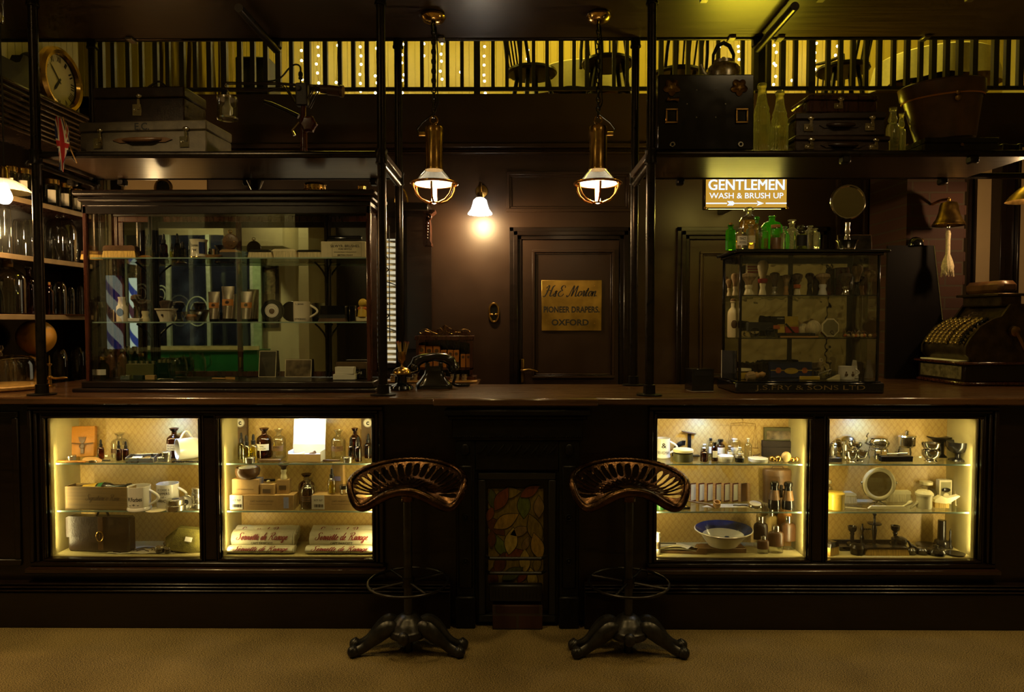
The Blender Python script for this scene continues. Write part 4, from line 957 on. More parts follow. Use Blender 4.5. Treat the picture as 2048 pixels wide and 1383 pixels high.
MB().lathe([(0,0),(.028,0),(.028,.006),(.010,.012),(.009,.04),(.016,.046),(.016,.056),(.007,.062),(.006,.115),(.013,.12),(.013,.127),(.004,.13),(.003,.17),(0,.172)],16).build('stem',M['brass'],e);mb=MB().tube([(0,-.005,.05),(.05,-.005,.048),(.075,-.005,.05),(.10,-.005,.05)],[.006,.005,.008,.004],8);mb.build('lever',M['brassd'],e)
l=V((Xp(135,3.9,1.2),4.05,ZC+.0006))
# ------------------------------------------------------------------ large mahogany glass case on the left of the counter
A0,A1=3.53,3.83;SA,SB_=1.772,1.443;SBase=1.142
ca,cb=Xp(167,A0,1.6),Xp(742,A0,1.6);zt=Zp(378,A0-.03);c=(ca+cb)/2
e=thing('glass_case','large mahogany glass display case with mirrored back standing left on the counter','display case',(c,A0,ZC));P=T3(-c,-A0,-ZC)
mb=MB().at(P).box(ca-.035,cb+.03,A0-.06,A1+.01,ZC+.0005,ZC+.018,.004);mb.box(ca-.012,cb+.012,A0-.02,A1,ZC+.018,SBase-.002,.005);mb.build('base',M['wood'],e)
mb=MB().at(P).box(ca-.03,cb+.03,A0-.035,A1+.01,zt-.028,zt,.008);mb.box(ca-.015,cb+.015,A0-.018,A1,zt-.055,zt-.028,.008);mb.box(ca,cb,A0,A1,zt-.075,zt-.055,.002)
mb.box(ca,cb,A0,A0+.02,zt-.115,zt-.075,.003);mb.box(ca,cb,A1-.03,A1,zt-.09,zt-.075,.003);mb.build('cornice',M['wood'],e)
for x in(ca,cb-.024):
    for y in(A0,A1-.024):MB().at(P).box(x,x+.024,y,y+.024,SBase-.004,zt-.07,.005).build('corner_post',M['mahog'],e)
MB().at(P).box(ca+.024,cb-.024,A0+.009,A0+.012,SBase,zt-.112).build('front_pane',M['thin'],e)
for x in(ca+.010,cb-.013):MB().at(P).box(x,x+.003,A0+.024,A1-.024,SBase,zt-.072).build('side_pane',M['thin'],e)
xm=Xp(480,A1-.03,1.6)
for a,b,y in((ca+.024,xm+.018,A1-.022),(xm-.018,cb-.024,A1-.030)):
    d=MB().at(P).box(a+.02,b-.02,y+.003,y+.006,SBase+.03,zt-.108).build('mirror_door',M['mirror'],e)
    mb=frame(MB().at(P),a,b,SBase,zt-.088,.030,y-.002,y+.010,.003);mb.build('door_frame',M['mahog'],d)
mb=MB().at(P)
for z in(1.70,1.19):mb.box(xm-.006,xm+.006,A1-.04,A1-.032,z,z+.06,.003)
mb.build('bolt',M['brassd'],e)
for px in(303,654):
    x=Xp(px,A1-.05,1.6);p_=MB().at(P)
    p_.box(x-.012,x-.003,A1-.052,A1-.034,SBase,zt-.09,.002);p_.box(x+.004,x+.013,A1-.052,A1-.034,SBase,zt-.09,.002);p_=p_.build('bracket_post',M['wood'],e)
    mb=MB().at(P)
    for z in(SA,SB_):
        for s in(-1,1):mb.tube([(x+s*.008,A1-.05,z-.085),(x+s*.014,A1-.07,z-.06),(x+s*.03,A1-.1,z-.03),(x+s*.045,A1-.12,z-.012)],.005,6)
    mb.build('shelf_bracket',M['blackm'],p_)
for z in(SA,SB_):
    s_=MB().at(P).box(ca+.016,cb-.016,A0+.042,A1-.045,z-.006,z).build('glass_shelf',M['shelfg'],e);MB().at(P).box(ca+.016,cb-.016,A0+.040,A0+.042,z-.006,z).build('front_edge',M['edgeg'],s_)
AK=3.66/F
def A(px,z,Y=3.66):return V((Xp(px,Y,z),Y,z+.0004))
# top shelf of the case
k=AK
flat_brush('wood backed brush far left on the upper glass shelf',A(186,SA,3.72),40*k,.045,18*k,M['hide'],M['bristle'],R(20))
flat_brush('large oval clothes brush with fanned bristles on the upper glass shelf',A(243,SA),66*k,.05,26*k,M['hide'],M['bristle'])
l=A(291,SA,3.62);solid('wooden_pad','flat tan leather strop pad beside the large oval brush','pad',l,MB().at(SC(1,.7,1)).lathe([(0,0),(.03,0),(.035,.006),(.02,.014),(0,.016)],20),M['tan'])
for px,hp,wd,m_,t,Y in((297,48,12,'oil','yellow oil dropper bottle beside the left bracket post',3.63),(304,30,11,'oil','squat yellow oil vial just behind the tall dropper',3.69),(328,50,14,'brown','dark brown dropper bottle on the upper glass shelf',3.66),(344,30,9,'oil','tiny bright yellow oil phial on the upper glass shelf',3.63),(355,52,12,'oliveg','olive dropper bottle right of the tiny oil phial',3.68),(366,34,13,'oliveg','short olive dropper bottle left of the cream pot',3.65)):
    bottle(t,A(px,SA,Y),hp*k,wd*k,M[m_]if m_!='oil' else M['cglass'],'dropper','drop',liq=M['oil']if m_=='oil' else None,lev=.45,lab=M['black']if px==328 else None)
l=A(398,SA);e=thing('cream_pot','cream printed pot with flared rim on the upper glass shelf','pot',l);h=38*k;r=17*k
MB().lathe([(0,0),(r*1.02,0),(r,h*.12),(r*.92,h*.2),(r*.9,h*.85),(r*1.02,h),(r*.95,h),(r*.85,h*.9),(0,h*.88)],28).build('body',M['cream'],e)
MB().lathe([(r*1.03,h*.02),(r*1.04,h*.07),(r*1.01,h*.1)],28).build('gilt_band',M['gold'],e)
b_=patch(MB(),r*.945,-1.15,-.35,h*.25,h*.85).build('blue_panel',M['navy'],e)
mb=MB();put_text_round(mb,'Savon',r*.94,r*.9,h*.14,.01,-pi/2-.15,h*.68);put_text_round(mb,'Pour',r*.94,r*.6,h*.13,.01,-pi/2-.15,h*.45);mb.build('lettering',M['ink'],e)
l=A(428,SA,3.69);solid('steel_dispenser','short polished steel beaker behind the cream pot','beaker',l,MB().lathe([(0,0),(.020,0),(.021,.04),(.026,.052),(.024,.052),(.019,.04),(0,.038)],22),M['silver'])
l=A(427,SA,3.61);solid('soap_dish','small oval wooden dish in front of the steel beaker','dish',l,MB().at(SC(1,.6,1)).lathe([(0,0),(.03,0),(.045,.014),(.036,.016),(0,.012)],24),M['boxwood'])
l=A(461,SA,3.64);flat_brush('round black brush with pale wooden back standing under the pocket watch',l,36*k,.05,17*k,M['oak'],M['blackm'],bh=.7)
l=l+V((0,0,17*k));e=thing('pocket_watch','dark hunter pocket watch standing on the round black brush','watch',l);r=16*k
MB().at(T3(0,0,r),RX(pi/2)).lathe([(0,-.008),(r*.9,-.006),(r,0),(r*.9,.006),(r*.5,.009),(0,.010)],28).build('case',M['hide'],e);mb=MB().at(T3(0,0,2*r)).lathe([(0,0),(.004,0),(.006,.008),(0,.01)],10);mb.at().ring((0,0,2*r+.010),.009,.002,'y',14,6);mb.build('crown',M['brassd'],e)
for i in range(6):MB().at(T3(.55*r*cos(i*1.05),-.0095,r+.55*r*sin(i*1.05))).ball((0,0,0),.003,6,5).build('stud',M['brass'],e)
flat_brush('black backed clothes brush right of the case centre post',A(523,SA,3.62),46*k,.05,16*k,M['black'],M['bristlew'],bh=.7)
flat_brush('white backed clothes brush in the middle of the brush row',A(571,SA,3.64),48*k,.05,18*k,M['ivory'],M['bristlew'],bh=.75)
flat_brush('black backed clothes brush next to the white brush box',A(620,SA,3.66),50*k,.05,17*k,M['black'],M['bristlew'],bh=.75)
l=A(690,SA,3.66);e=carton('white printed brush box on the upper glass shelf at the right',l,88*k,.07,33*k,M['paper'])
front_text(e,[('SILWYR. BRUSHES.',.01,24*k,58*k),('PURE BRISTLE',.01,18*k,26*k),('ENGLISH MADE THROUGHOUT',.01,12*k,44*k),('BRITISH MAKE',.01,6*k,30*k)],.0362)
mb=MB().at(T3(0,-.036,0));frame(mb,-22*k,36*k,3*k,30*k,.0008,-.0004,0,0);mb.build('printed_border',M['ink'],e)
l=l+V((0,0,33*k));solid('brush_roll','black rolled brush case lying on the white brush box','roll',l,MB().at(T3(0,0,.017),RY(pi/2)).lathe([(0,-.092),(.012,-.09),(.017,-.08),(.017,.08),(.012,.09),(0,.092)],18),M['black'])
# middle shelf
for px,hp,wd,t,Y in((203,40,15,'taller steel beaker far left on the middle glass shelf',3.70),(225,24,14,'short steel beaker left of the white talc bottle',3.66)):
    r=wd*k/2;solid('steel_beaker',t,'beaker',A(px,SB_,Y),MB().lathe([(0,0),(r,0),(r,hp*k*.6),(r*1.03,hp*k*.62),(r*1.03,hp*k),(r*.9,hp*k),(r*.9,.01),(0,.008)],22),M['silver'])
l=A(245,SB_,3.63);e=thing('talc_bottle','white talc bottle with a dark portrait smudge on the middle shelf','bottle',l);h=49*k;r=11.5*k
MB().at(SC(1,.75,1)).lathe([(0,0),(r,0),(r,h*.6),(r*.72,h*.68),(r*.62,h*.9),(r*.72,h*.96),(r*.7,h),(0,h)],24).build('body',M['cream'],e);MB().at(T3(0,-r*.745,h*.38),SC(1,.06,1.15)).ball((0,0,0),r*.6,16,10).build('emblem',M['ink'],e)
l=A(271,SB_,3.60);solid('razor_dish','low white razor dish in front of the shaving brushes','dish',l,MB().box(-12*k,12*k,-.02,.02,0,7*k,.003),M['white'])
shaving_brush('tall badger brush with silver handle behind the white razor dish',A(274,SB_,3.70),55*k,22*k,M['badger'],M['silver'],1.1,.55)
shaving_brush('badger brush with ivory handle right of the barber pole reflection',A(291,SB_,3.63),44*k,26*k,M['badger'],M['ivory'],1.1,.48)
l=A(333,SB_,3.62);h=26*k;r=21*k;e=thing('shaving_bowl','cream shaving bowl with flared rim on the middle shelf','bowl',l)
MB().lathe([(0,0),(r*.58,0),(r*.58,h*.1),(r*.9,h*.85),(r*1.0,h*.9),(r*1.03,h),(r*.9,h*.94),(r*.55,h*.2),(0,h*.15)],32).build('body',M['cream'],e);MB().at(T3(0,-r*.8,h*.5),SC(1,.3,1)).ball((0,0,0),.006,10,8).build('emblem',M['ink'],e)
shaving_brush('badger brush lying in the cream shaving bowl',l+V((0,0,.012)),38*k,24*k,M['badger'],M['ivory'],1.2,.3)
l=A(384,SB_,3.62);h=20*k;r=17*k;solid('glass_bowl','clear scalloped glass bowl between cream bowl and squeeze tubes','bowl',l,MB().lathe([(0,0),(r*.6,0),(r*.95,h*.6),(r*1.15,h),(r*1.1,h),(r*.9,h*.62),(r*.5,.006),(0,.006)],40,fl=lambda a,z:1+.05*cos(8*a)),M['cglass'])
solid('orange_soap','round orange soap in the clear glass bowl','soap',l+V((0,0,.007)),MB().lathe([(0,0),(r*.5,0),(r*.62,h*.35),(r*.5,h*.6),(0,h*.6)],20),M['amberc'])
M['tube']=mat('silver_tube_foil',(.78,.70,.60),.25,metal=1,var=.1)
for px,hp,wd,t,Y in((429,60,24,'shortest silver squeeze tube, left in the tube row',3.66),(457,70,26,'tallest silver squeeze tube, left of the centre post',3.63),(494,60,25,'silver squeeze tube just right of the centre post',3.64)):
    open_tube(A(px,SB_,Y),t,hp*k,wd*k,M['tube'],M['amberc'])
l=A(546,SB_,3.65);r=22*k;e=thing('soap_tin','round black tin with pale emblem standing on edge','tin',l)
MB().at(T3(0,0,r),RX(pi/2)).lathe([(0,-.012),(r*.95,-.012),(r,-.006),(r,.012),(r*.95,.016),(0,.016)],36).build('body',M['black'],e);b_=MB().at(T3(0,-.0163,r),RX(pi/2)).lathe([(0,0),(r*.62,0),(r*.62,.0008),(0,.0008)],32).build('label',M['label'],e)
mb=MB().at(T3(0,-.0174,r));mb.ring((0,0,0),r*.55,.0006,'y',30,5);mb.ring((0,0,0),r*.38,.0005,'y',26,5);mb.at(T3(0,-.0172,r),SC(1,.1,1)).ball((0,0,-.003),r*.26,14,8);mb.build('emblem',M['hide'],b_)
e=mug('cream pot bellied shaving mug with black lettering on the middle shelf',A(604,SB_,3.64),40*k,33*k,M['cream'],1,[('L. James',.86,.5,.12),('GUT MORNING',.13,.75,.1)],foot=False)
l=A(668,SB_,3.70);carton('black rectangular box lying behind the small brush',l,50*k,.05,32*k,M['black'])
flat_brush('small dark military brush lying in front of the black box',A(666,SB_,3.62),54*k,.04,14*k,M['blackm'],M['hide'],bh=.5)
l=A(706,SB_,3.63);carton('small upright dark metal lighter box',l,13*k,.02,32*k,M['silver'],parts=[('panel',M['black'],.1,.9,.05,.95)])
l=A(723,SB_,3.64);e=thing('gnome_figure','small yellow and red ornament on the shelf beside the case end','ornament',l);s=k
MB().box(-15*s,13*s,-.015,.015,0,10*s,.004).build('base',M['ivory'],e);MB().at(T3(2*s,0,10*s)).lathe([(0,0),(10*s,0),(8*s,14*s),(6*s,20*s),(0,22*s)],16).build('body',M['yelp'],e);MB().at(T3(2*s,0,26*s),SC(1.1,.8,.6)).ball((0,0,0),9*s,14,10).build('collar',M['orange'],e);MB().at(T3(3*s,0,37*s)).ball((0,0,0),9*s,14,10).build('head',M['yelp'],e)
# floor of the case
z=SBase
bottle('square perfume bottle with gold cap at the left of the case floor',A(207,z,3.63),45*k,22*k,M['oliveg'],'squat','cap',M['gold'],n=8,lab=M['label'],labz=(.2,.45))
for px,t,Y in((222,'dark upright leather flask left on the case floor',3.74),(246,'second dark leather flask left on the case floor',3.75)):
    bottle(t,A(px,z,Y),62*k,18*k,M['hide'],'apoth','cap',sy=.5,name='leather_flask',cat='flask')
bottle('clear stoppered scent bottle behind the olive tin box',A(236,z,3.66),34*k,18*k,M['cglass'],'squat','ball')
l=A(286,z,3.68);e=carton('olive tin box with silver caps along its lid',l,56*k,.06,30*k,M['olive'])
for i in range(5):t_=MB().at(T3((-23+11.5*i)*k,-.01,30*k)).lathe([(0,0),(5*k,0),(5*k,6*k),(0,7*k)],14).build('cap',M['silver'],e)
l=A(331,z,3.70);e=carton('black tin box with three silver caps right of the olive one',l,30*k,.06,32*k,M['black'])
for i in range(3):MB().at(T3((-9+9*i)*k,-.01,32*k)).lathe([(0,0),(4.5*k,0),(4.5*k,6*k),(0,7*k)],14).build('cap',M['silver'],e)
for px,m_,t in((252,'alu','small metal matchbox'),(278,'ink','small black matchbox'),(302,'card','small kraft matchbox')):
    carton(t+' lying at the front of the case floor',A(px,z,3.60),19*k,.025,9*k,M[m_])
l=A(335,z,3.60);solid('folding_scissors','pair of small steel scissors on the case floor','scissors',l,MB().tube([(-.03,0,.003),(0,.004,.004),(.035,-.004,.003)],.0035,6).ring((-.04,.008,.004),.011,.003,'z',14,6).ring((-.038,-.014,.004),.011,.003,'z',14,6),M['silver'])
l=A(441,z,3.62);solid('cut_throat_razor','cut throat razor with pale handle lying on the case floor','razor',l,MB().box(-.05,.03,-.004,.004,0,.009,.003).box(.03,.085,-.001,.001,.001,.014),M['boxwood'],R(-12))
l=A(355,z,3.70);solid('glass_handle_jug','clear glass jug with a looped handle deep in the case','jug',l,MB().lathe([(0,0),(.045,0),(.052,.045),(.048,.09),(.035,.11),(.037,.125)],28).tube([(.036,0,.11),(.078,0,.11),(.082,0,.06),(.05,0,.03)],.006,8),M['cglass'])
for px,w_,h_,m_,t,Y,lean in((534,36,55,'photod','upright dark sepia postcard propped against the mirror',3.765,0),(596,55,37,'photo','wide sepia postcard propped against the mirror',3.77,0)):
    l=A(px,z,Y);e=thing('postcard',t,'postcard',l,0,rx=R(-9));MB().box(-w_/2*k,w_/2*k,0,.001,0,h_*k).build('card',M['paper'],e);MB().box(-w_/2*k+.004,w_/2*k-.004,-.0008,-.0002,.004,h_*k-.004).build('picture',M[m_],e)
l=A(705,z,3.70);e=carton('printed cigarette carton at the right of the case floor',l,62*k,.06,33*k,M['cardd'],parts=[('label',M['cardd'],0,1,.7,1),('print',M['black'],.05,.98,.05,.62)]);front_text(e,[('TOUT-EN-CAS',0,12*k,44*k)],.0335,M['label'])
l=A(690,z,3.62);a_=carton('lower white soap bar at the front right of the case',l,44*k,.045,11*k,M['label'],R(4));carton('upper white soap bar resting on the lower one',l+V((.003,0,11*k+.0006)),38*k,.04,14*k,M['label'],R(-5))
# on top of the case
z=zt
l=A(327,z,3.70);l=V((Xp(327,3.72,z),3.72,z+.0005));e=thing('portrait_medallion','round brass framed portrait standing on the left case top','frame',l);r=19*k
MB().at(T3(0,0,r)).ring((0,0,0),r-.008,.008,'y',30).build('rim',M['brassd'],e);MB().at(T3(0,0,r),RX(pi/2)).lathe([(0,0),(r*.7,0),(r*.7,.003),(0,.003)],28).build('picture',M['photod'],e)
l=V((Xp(511,3.72,z),3.72,z+.0005));solid('trumpet_cup','pale trumpet shaped silver cup on the case top, left of the brass pot','cup',l,MB().lathe([(0,0),(.018,0),(.007,.008),(.008,.015),(.026,.045),(.045,.085),(.042,.085),(.02,.04),(0,.03)],24),M['silver'])
l=V((Xp(631,3.72,z),3.72,z+.0005));e=thing('brass_pot','round engraved brass pot on the left case top','pot',l);MB().lathe([(0,0),(.052,0),(.055,.006),(.055,.06),(.06,.065),(.055,.07),(0,.07)],32).build('body',M['brass'],e)
mb=MB()
for i in range(9):a=R(-160+20*i);mb.ball((.056*cos(a),.056*sin(a),.032),.006,8,6,1,1,1.6)
mb.build('embossing',M['gold'],e)
l=V((Xp(724,3.72,z),3.72,z+.0005));solid('brass_burner','small ribbed brass lamp burner on the case top by the pole','burner',l,MB().lathe([(0,0),(.03,0),(.03,.01),(.022,.014),(.028,.025),(.026,.035),(.02,.04),(.022,.055),(.014,.062),(0,.062)],22).tube([(.02,0,.03),(.04,0,.03)],.003,6).ball((.043,0,.03),.007,8,6),M['gold'])
# ------------------------------------------------------------------ centre of the counter: bell, telephone, match striker, cabinet
l=onz(804,779,ZC);l.z+=.0005;k=l.y/F;e=thing('match_striker','brass bell shaped match striker full of red tipped matches on black base','match holder',l)
MB().lathe([(0,0),(22*k,0),(23*k,3*k),(21*k,8*k),(15*k,11*k),(10*k,14*k),(9*k,26*k),(13*k,32*k),(0,32*k)],28,fl=lambda a,z:1+.03*cos(8*a)).build('base',M['black'],e)
MB().at(T3(0,0,32*k)).lathe([(18.5*k,0),(18.5*k,2*k),(16*k,8*k),(10*k,12*k),(3*k,14*k),(2*k,18*k),(3*k,20*k),(4*k,23*k),(7.5*k,26*k),(8.5*k,28*k),(8.5*k,44*k),(7.6*k,44*k),(7*k,30*k),(0,29*k)],28).build('brass_bell',M['brass'],e)
rnd=random.Random(2)
for i in range(26):
    a=rnd.uniform(0,6.28);r0=rnd.uniform(1,6)*k;r1=r0*2.3+1.5*k;z0,z1=63*k,(94+rnd.uniform(-2,3))*k
    p0,p1=V((r0*cos(a),r0*sin(a),z0)),V((r1*cos(a),r1*sin(a),z1));m_=MB().tube([p0,p1],.0011,5).build('match',M['straw'],e);MB().ball(p1,.0019,6,5,1,1,1.3).build('head',M['redp'],m_)
mb=MB().tube([(15*k,0,34*k),(24*k,-.002,36*k),(32*k,-.002,39*k),(32*k,-.002,44*k)],.002,6);mb.build('wire_arm',M['silver'],e)
# telephone
l=onz(868,775,ZC);l.z+=.0005;k=l.y/F;e=thing('telephone','black bakelite dial telephone with handset across its cradle','telephone',l,R(192))
mb=MB();st=[(0,36,27),(6,36,27),(9,34,25),(18,26,19),(28,19,15),(38,17,13),(44,18,13)]
vs=[];fs=[];n=28
def sq(a,p=.38):return(abs(cos(a))**p*(1 if cos(a)>0 else-1),abs(sin(a))**p*(1 if sin(a)>0 else-1))
for z,a_,b_ in st:
    for i in range(n):cx,sx=sq(2*pi*i/n);vs.append((cx*a_*k,sx*b_*k,z*k))
for j in range(len(st)-1):
    for i in range(n):fs.append((j*n+i,j*n+(i+1)%n,(j+1)*n+(i+1)%n,(j+1)*n+i))
fs+=[tuple(range(n))[::-1],tuple(range((len(st)-1)*n,len(st)*n))];mb.add(vs,fs).build('body',M['bake'],e)
mb=MB()
for s in(-1,1):mb.box(s*13*k-4*k,s*13*k+4*k,-10*k,10*k,42*k,51*k,.003)
mb.build('cradle',M['bake'],e)
mb=MB();mb.tube([(-38*k,0,44*k),(-34*k,0,53*k),(-22*k,0,59*k),(0,0,62*k),(22*k,0,59*k),(34*k,0,53*k),(38*k,0,44*k)],[9.5*k,11*k,10*k,8.5*k,10*k,11*k,9.5*k],16)
for s in(-1,1):mb.at(T3(s*37*k,0,45*k),RY(-s*R(25))).lathe([(0,-13*k),(10*k,-12.5*k),(13*k,-9*k),(12*k,-3*k),(9*k,3*k),(0,7*k)],20)
mb.build('handset',M['bake'],e)
d=MB().at(T3(0,-20*k,22*k),RX(R(58))).lathe([(0,0),(15*k,0),(15*k,2*k),(0,2.5*k)],28).build('dial',M['bake'],e);mb=MB()
for i in range(10):a=R(60+30*i);mb.at(T3(0,-20*k,22*k),RX(R(58)),T3(10.5*k*cos(a),10.5*k*sin(a),2.4*k)).lathe([(0,.0004),(2.4*k,.0004),(0,.0005)],10)
mb.build('finger_hole',M['alu'],d)
mb=MB();P_=[]
base=spl([(-40*k,-2*k,36*k),(-42*k,4*k,22*k),(-38*k,8*k,8*k),(-48*k,12*k,4*k),(-64*k,8*k,4*k),(-70*k,-2*k,4*k),(-60*k,-8*k,4*k),(-46*k,-8*k,4*k)],26)
for i,q in enumerate(base):a=i*1.25;P_.append((q[0]+2.2*k*cos(a),q[1]+2.2*k*sin(a)*.6,q[2]+2.2*k*sin(a)))
mb.tube(P_,.0032,5);mb.tube(base,.0035,6);mb.build('coiled_cord',M['rubber'],e)
# counter cabinet with pasted boxes behind the telephone
y=4.13;cx_=Xp(889,y,1.2);l=V((cx_,y,ZC));k=y/F;e=thing('counter_cabinet','small dark open cabinet with gilt scroll crest behind the telephone','cabinet',l)
z=lambda py:Zp(py,y)-ZC;x=lambda px:(px-889)*k
mb=MB().box(x(833),x(838),-.02,.10,.0,z(676));mb.box(x(940),x(945),-.02,.10,.0,z(676));mb.box(x(833),x(945),.09,.10,0,z(676));mb.box(x(830),x(948),-.025,.10,z(680),z(671),.003);mb.box(x(833),x(945),-.02,.10,z(739),z(735),.001);mb.box(x(828),x(953),-.03,.10,0.0005,z(752),.002)
mb.build('carcass',M['mahog'],e)
hp=[(838,671),(842,664),(860,660),(878,658),(884,652),(889,648),(894,652),(900,658),(918,660),(936,664),(941,671)]
MB().prism([(x(a),z(b))for a,b in hp],.03,.045).build('crest',M['mahog'],e)
mb=MB().at(T3(0,.028,0))
for s in(-1,1):
    g=lambda pts:[(s*(a)*k,0,z(b))for a,b in spl(pts,5)]
    mb.tube(g([(4,663),(8,656),(13,657),(14,662),(9,664),(7,660)]),.0022,5,flat=.6);mb.tube(g([(2,662),(14,667),(26,663),(36,658),(46,659),(51,664),(47,667),(44,664)]),.002,5,flat=.6);mb.tube(g([(20,663),(30,664),(40,661)]),.0014,5,flat=.6)
mb.tube([(0,0,z(667)),(0,0,z(650))],[.001,.003],6);mb.tube([(-5*k,0,z(653)),(0,0,z(650)),(5*k,0,z(653)),(0,0,z(657))],.0018,5,True);mb.build('gilt_scroll',M['brass'],e)
mb=MB().prism([(x(838),z(686)),(x(838),z(678)),(x(940),z(678)),(x(940),z(686)),(x(930),z(683)),(x(915),z(682)),(x(895),z(680)),(x(885),z(680)),(x(862),z(682)),(x(848),z(683))],-.02,-.012);mb.build('shaped_valance',M['mahog'],e)
front_text(e,[('-WI',x(886),z(747),12*k)],.0212,M['brass'],'gilt_letters')
for i,(pa,pb,yt)in enumerate(((836,850,690),(851,865,692),(866,880,692),(881,893,700),(895,906,700),(907,918,700),(921,931,708),(932,941,708))):
    w_=(pb-pa)*k*.96;h=z(yt)-z(735);t=['tallest amber carton, far left in the little cabinet','second amber carton in the little cabinet','third amber carton in the little cabinet','first middle height amber carton in the little cabinet','second middle height amber carton in the little cabinet','third middle height amber carton, black corner mark','left of the two shortest amber cartons in the cabinet','right of the two shortest amber cartons in the cabinet'][i]
    b=carton(t,l+V((x((pa+pb)/2),.03,z(735)+.0008)),w_,.05,h,M['amberc'],group='amber cartons in the little counter cabinet')
    MB().at(T3(0,-.0256,h*.78),RX(pi/2)).lathe([(0,0),(w_*.3,0),(w_*.3,.0006),(0,.0006)],18).build('emblem',M['cardd'],b)
    if i==5:MB().box(w_*.05,w_*.5,-.0258,-.0252,h*.18,h*.32).build('black_mark',M['ink'],b)
for i,(px,n_,t)in enumerate(((905,2,'behind the telephone cord'),(913,2,'right behind the cord'),(928,2,'at the cabinet foot, right end'),(786,2,'left of the match striker'),(829,2,'between striker and telephone'),(817,1,'single, behind the match striker'))):
    for j in range(n_):tin(('lower' if j==0 else 'upper')+' silver tin '+t,V((Xp(px,4.06,ZC)+j*.003,4.06,ZC+.0106+j*.0186)),.018,.034,group='silver tins behind the telephone')
solid('serving_board','flat reddish wooden board under the silver tins behind the telephone','board',V((Xp(862,4.06,ZC),4.06,ZC+.0004)),MB().box(-.30,.27,-.05,.05,0,.0095,.003),M['boxwood'])
# brass plaque on the door, oval bell push, carved corbel
a=rectpx(1083,1203,560,661,YB-.02);e=thing('brass_plaque',"engraved brass draper's plaque on the brown door",'sign',((a[0]+a[1])/2,YB-.021,(a[2]+a[3])/2));w_,h=a[1]-a[0],a[3]-a[2]
M['plaque']=mat('aged_brass_plate',(.55,.36,.075),.36,metal=1,var=.3,scale=9,bump=.06,bscale=30)
MB().box(-w_/2,w_/2,-.006,0,-h/2,h/2,.002).build('plate',M['plaque'],e)
mb=MB().at(T3(-.005,-.0065,h*.18));script(mb,'H&E Morton.',w_*.90,.28,.15,hk=1.0);mb.build('script_lettering',M['ink'],e)
for tx,xo,zo,ww in(('PIONEER DRAPERS.',0,-.08,.93),('OXFORD',-.01,-.335,.62)):mb=MB().at(T3(xo,-.0065,h*zo));put_text(mb,tx,w=w_*ww,h=h*.125,bold=.03);mb.build('capital_lettering',M['ink'],e)
for sx,sz in((-.38,-.36),(.38,-.36),(-.4,.38),(.38,.38)):MB().at(T3(w_*sx,-.007,h*sz)).ball((0,0,0),.004,8,6).build('screw',M['gold'],e)
p=at(988,625,YB);e=thing('bell_push','oval brass bell push plate on the wall left of the door','bell push',p);k=YB/F
P_=[(9*k*cos(t),0,13*k*sin(t)*1.0+(5*k if sin(t)>0 else-5*k))for t in[2*pi*i/36 for i in range(36)]]
MB().at(T3(0,-.008,0)).tube(P_,.0085,8,True).build('rim',M['brass'],e);MB().at(T3(0,-.004,0)).prism([(q[0],q[2])for q in P_],-.003,.003).build('inset',M['black'],e)
for s in(-1,1):MB().at(T3(s*4*k,-.012,-4*k)).ball((0,0,0),.011,10,8).build('push_knob',M['brass'],e)
y=4.6;p=at(853,415,y);k=y/F;e=thing('carved_shelf','dark wall shelf end with a carved scroll corbel left of the wall lamp','shelf',(p.x,y,p.z));z=lambda py:Zp(py,y)-p.z
MB().box(-.55,.01,-.02,.29,z(421),z(405),.004).build('board',M['wood'],e)
mb=MB();q=[(-8*k,z(490)),(8*k,z(490)),(9*k,z(486)),(6*k,z(480)),(6*k,z(450)),(4*k,z(435)),(8*k,z(428)),(16*k,z(421)),(16*k,z(418)),(-8*k,z(418))];mb.prism(q,.02,.12);mb.ring((2*k,.02,z(432)),.02,.007,'y',18);mb.ball((2*k,.018,z(432)),.01,10,8)
for i in range(6):mb.ball((0,.018,z(445+6*i)),.012-.001*i,8,6,1,.6,1)
mb.build('corbel',M['mahog'],e);MB().box(-.17,.0,.25,.29,z(700),z(421)).build('upright',M['wood'],e)
zt=p.z+z(405);y=4.7;p=at(802,405,y);e=thing('gilt_arch_ornament','gilt arched rim showing between the pole and the left pendant lamp','ornament',(p.x,y,zt+.0006));mb=MB().tube([(.045*cos(t),0,.11*sin(t))for t in[pi*i/14 for i in range(15)]],.006,8);mb.build('arch',M['gold'],e);MB().box(-.055,.055,-.02,.02,-.0,.008,.002).build('foot',M['gold'],e)
# small dark box on the right counter
l=onz(1398,780,ZC);l.z+=.0004;k=l.y/F;carton('small black cube box on the counter left of the small glass case',l,45*k,.10,44*k,M['black'],R(8),parts=[('label',M['blackm'],.1,.9,.7,.9)]);solid('white_card','thin white card under the black cube box','card',l+V((0,-.004,-.0002)),MB().box(-22*k,22*k,-.052,.05,-.0002,.0001),M['label'],R(8))
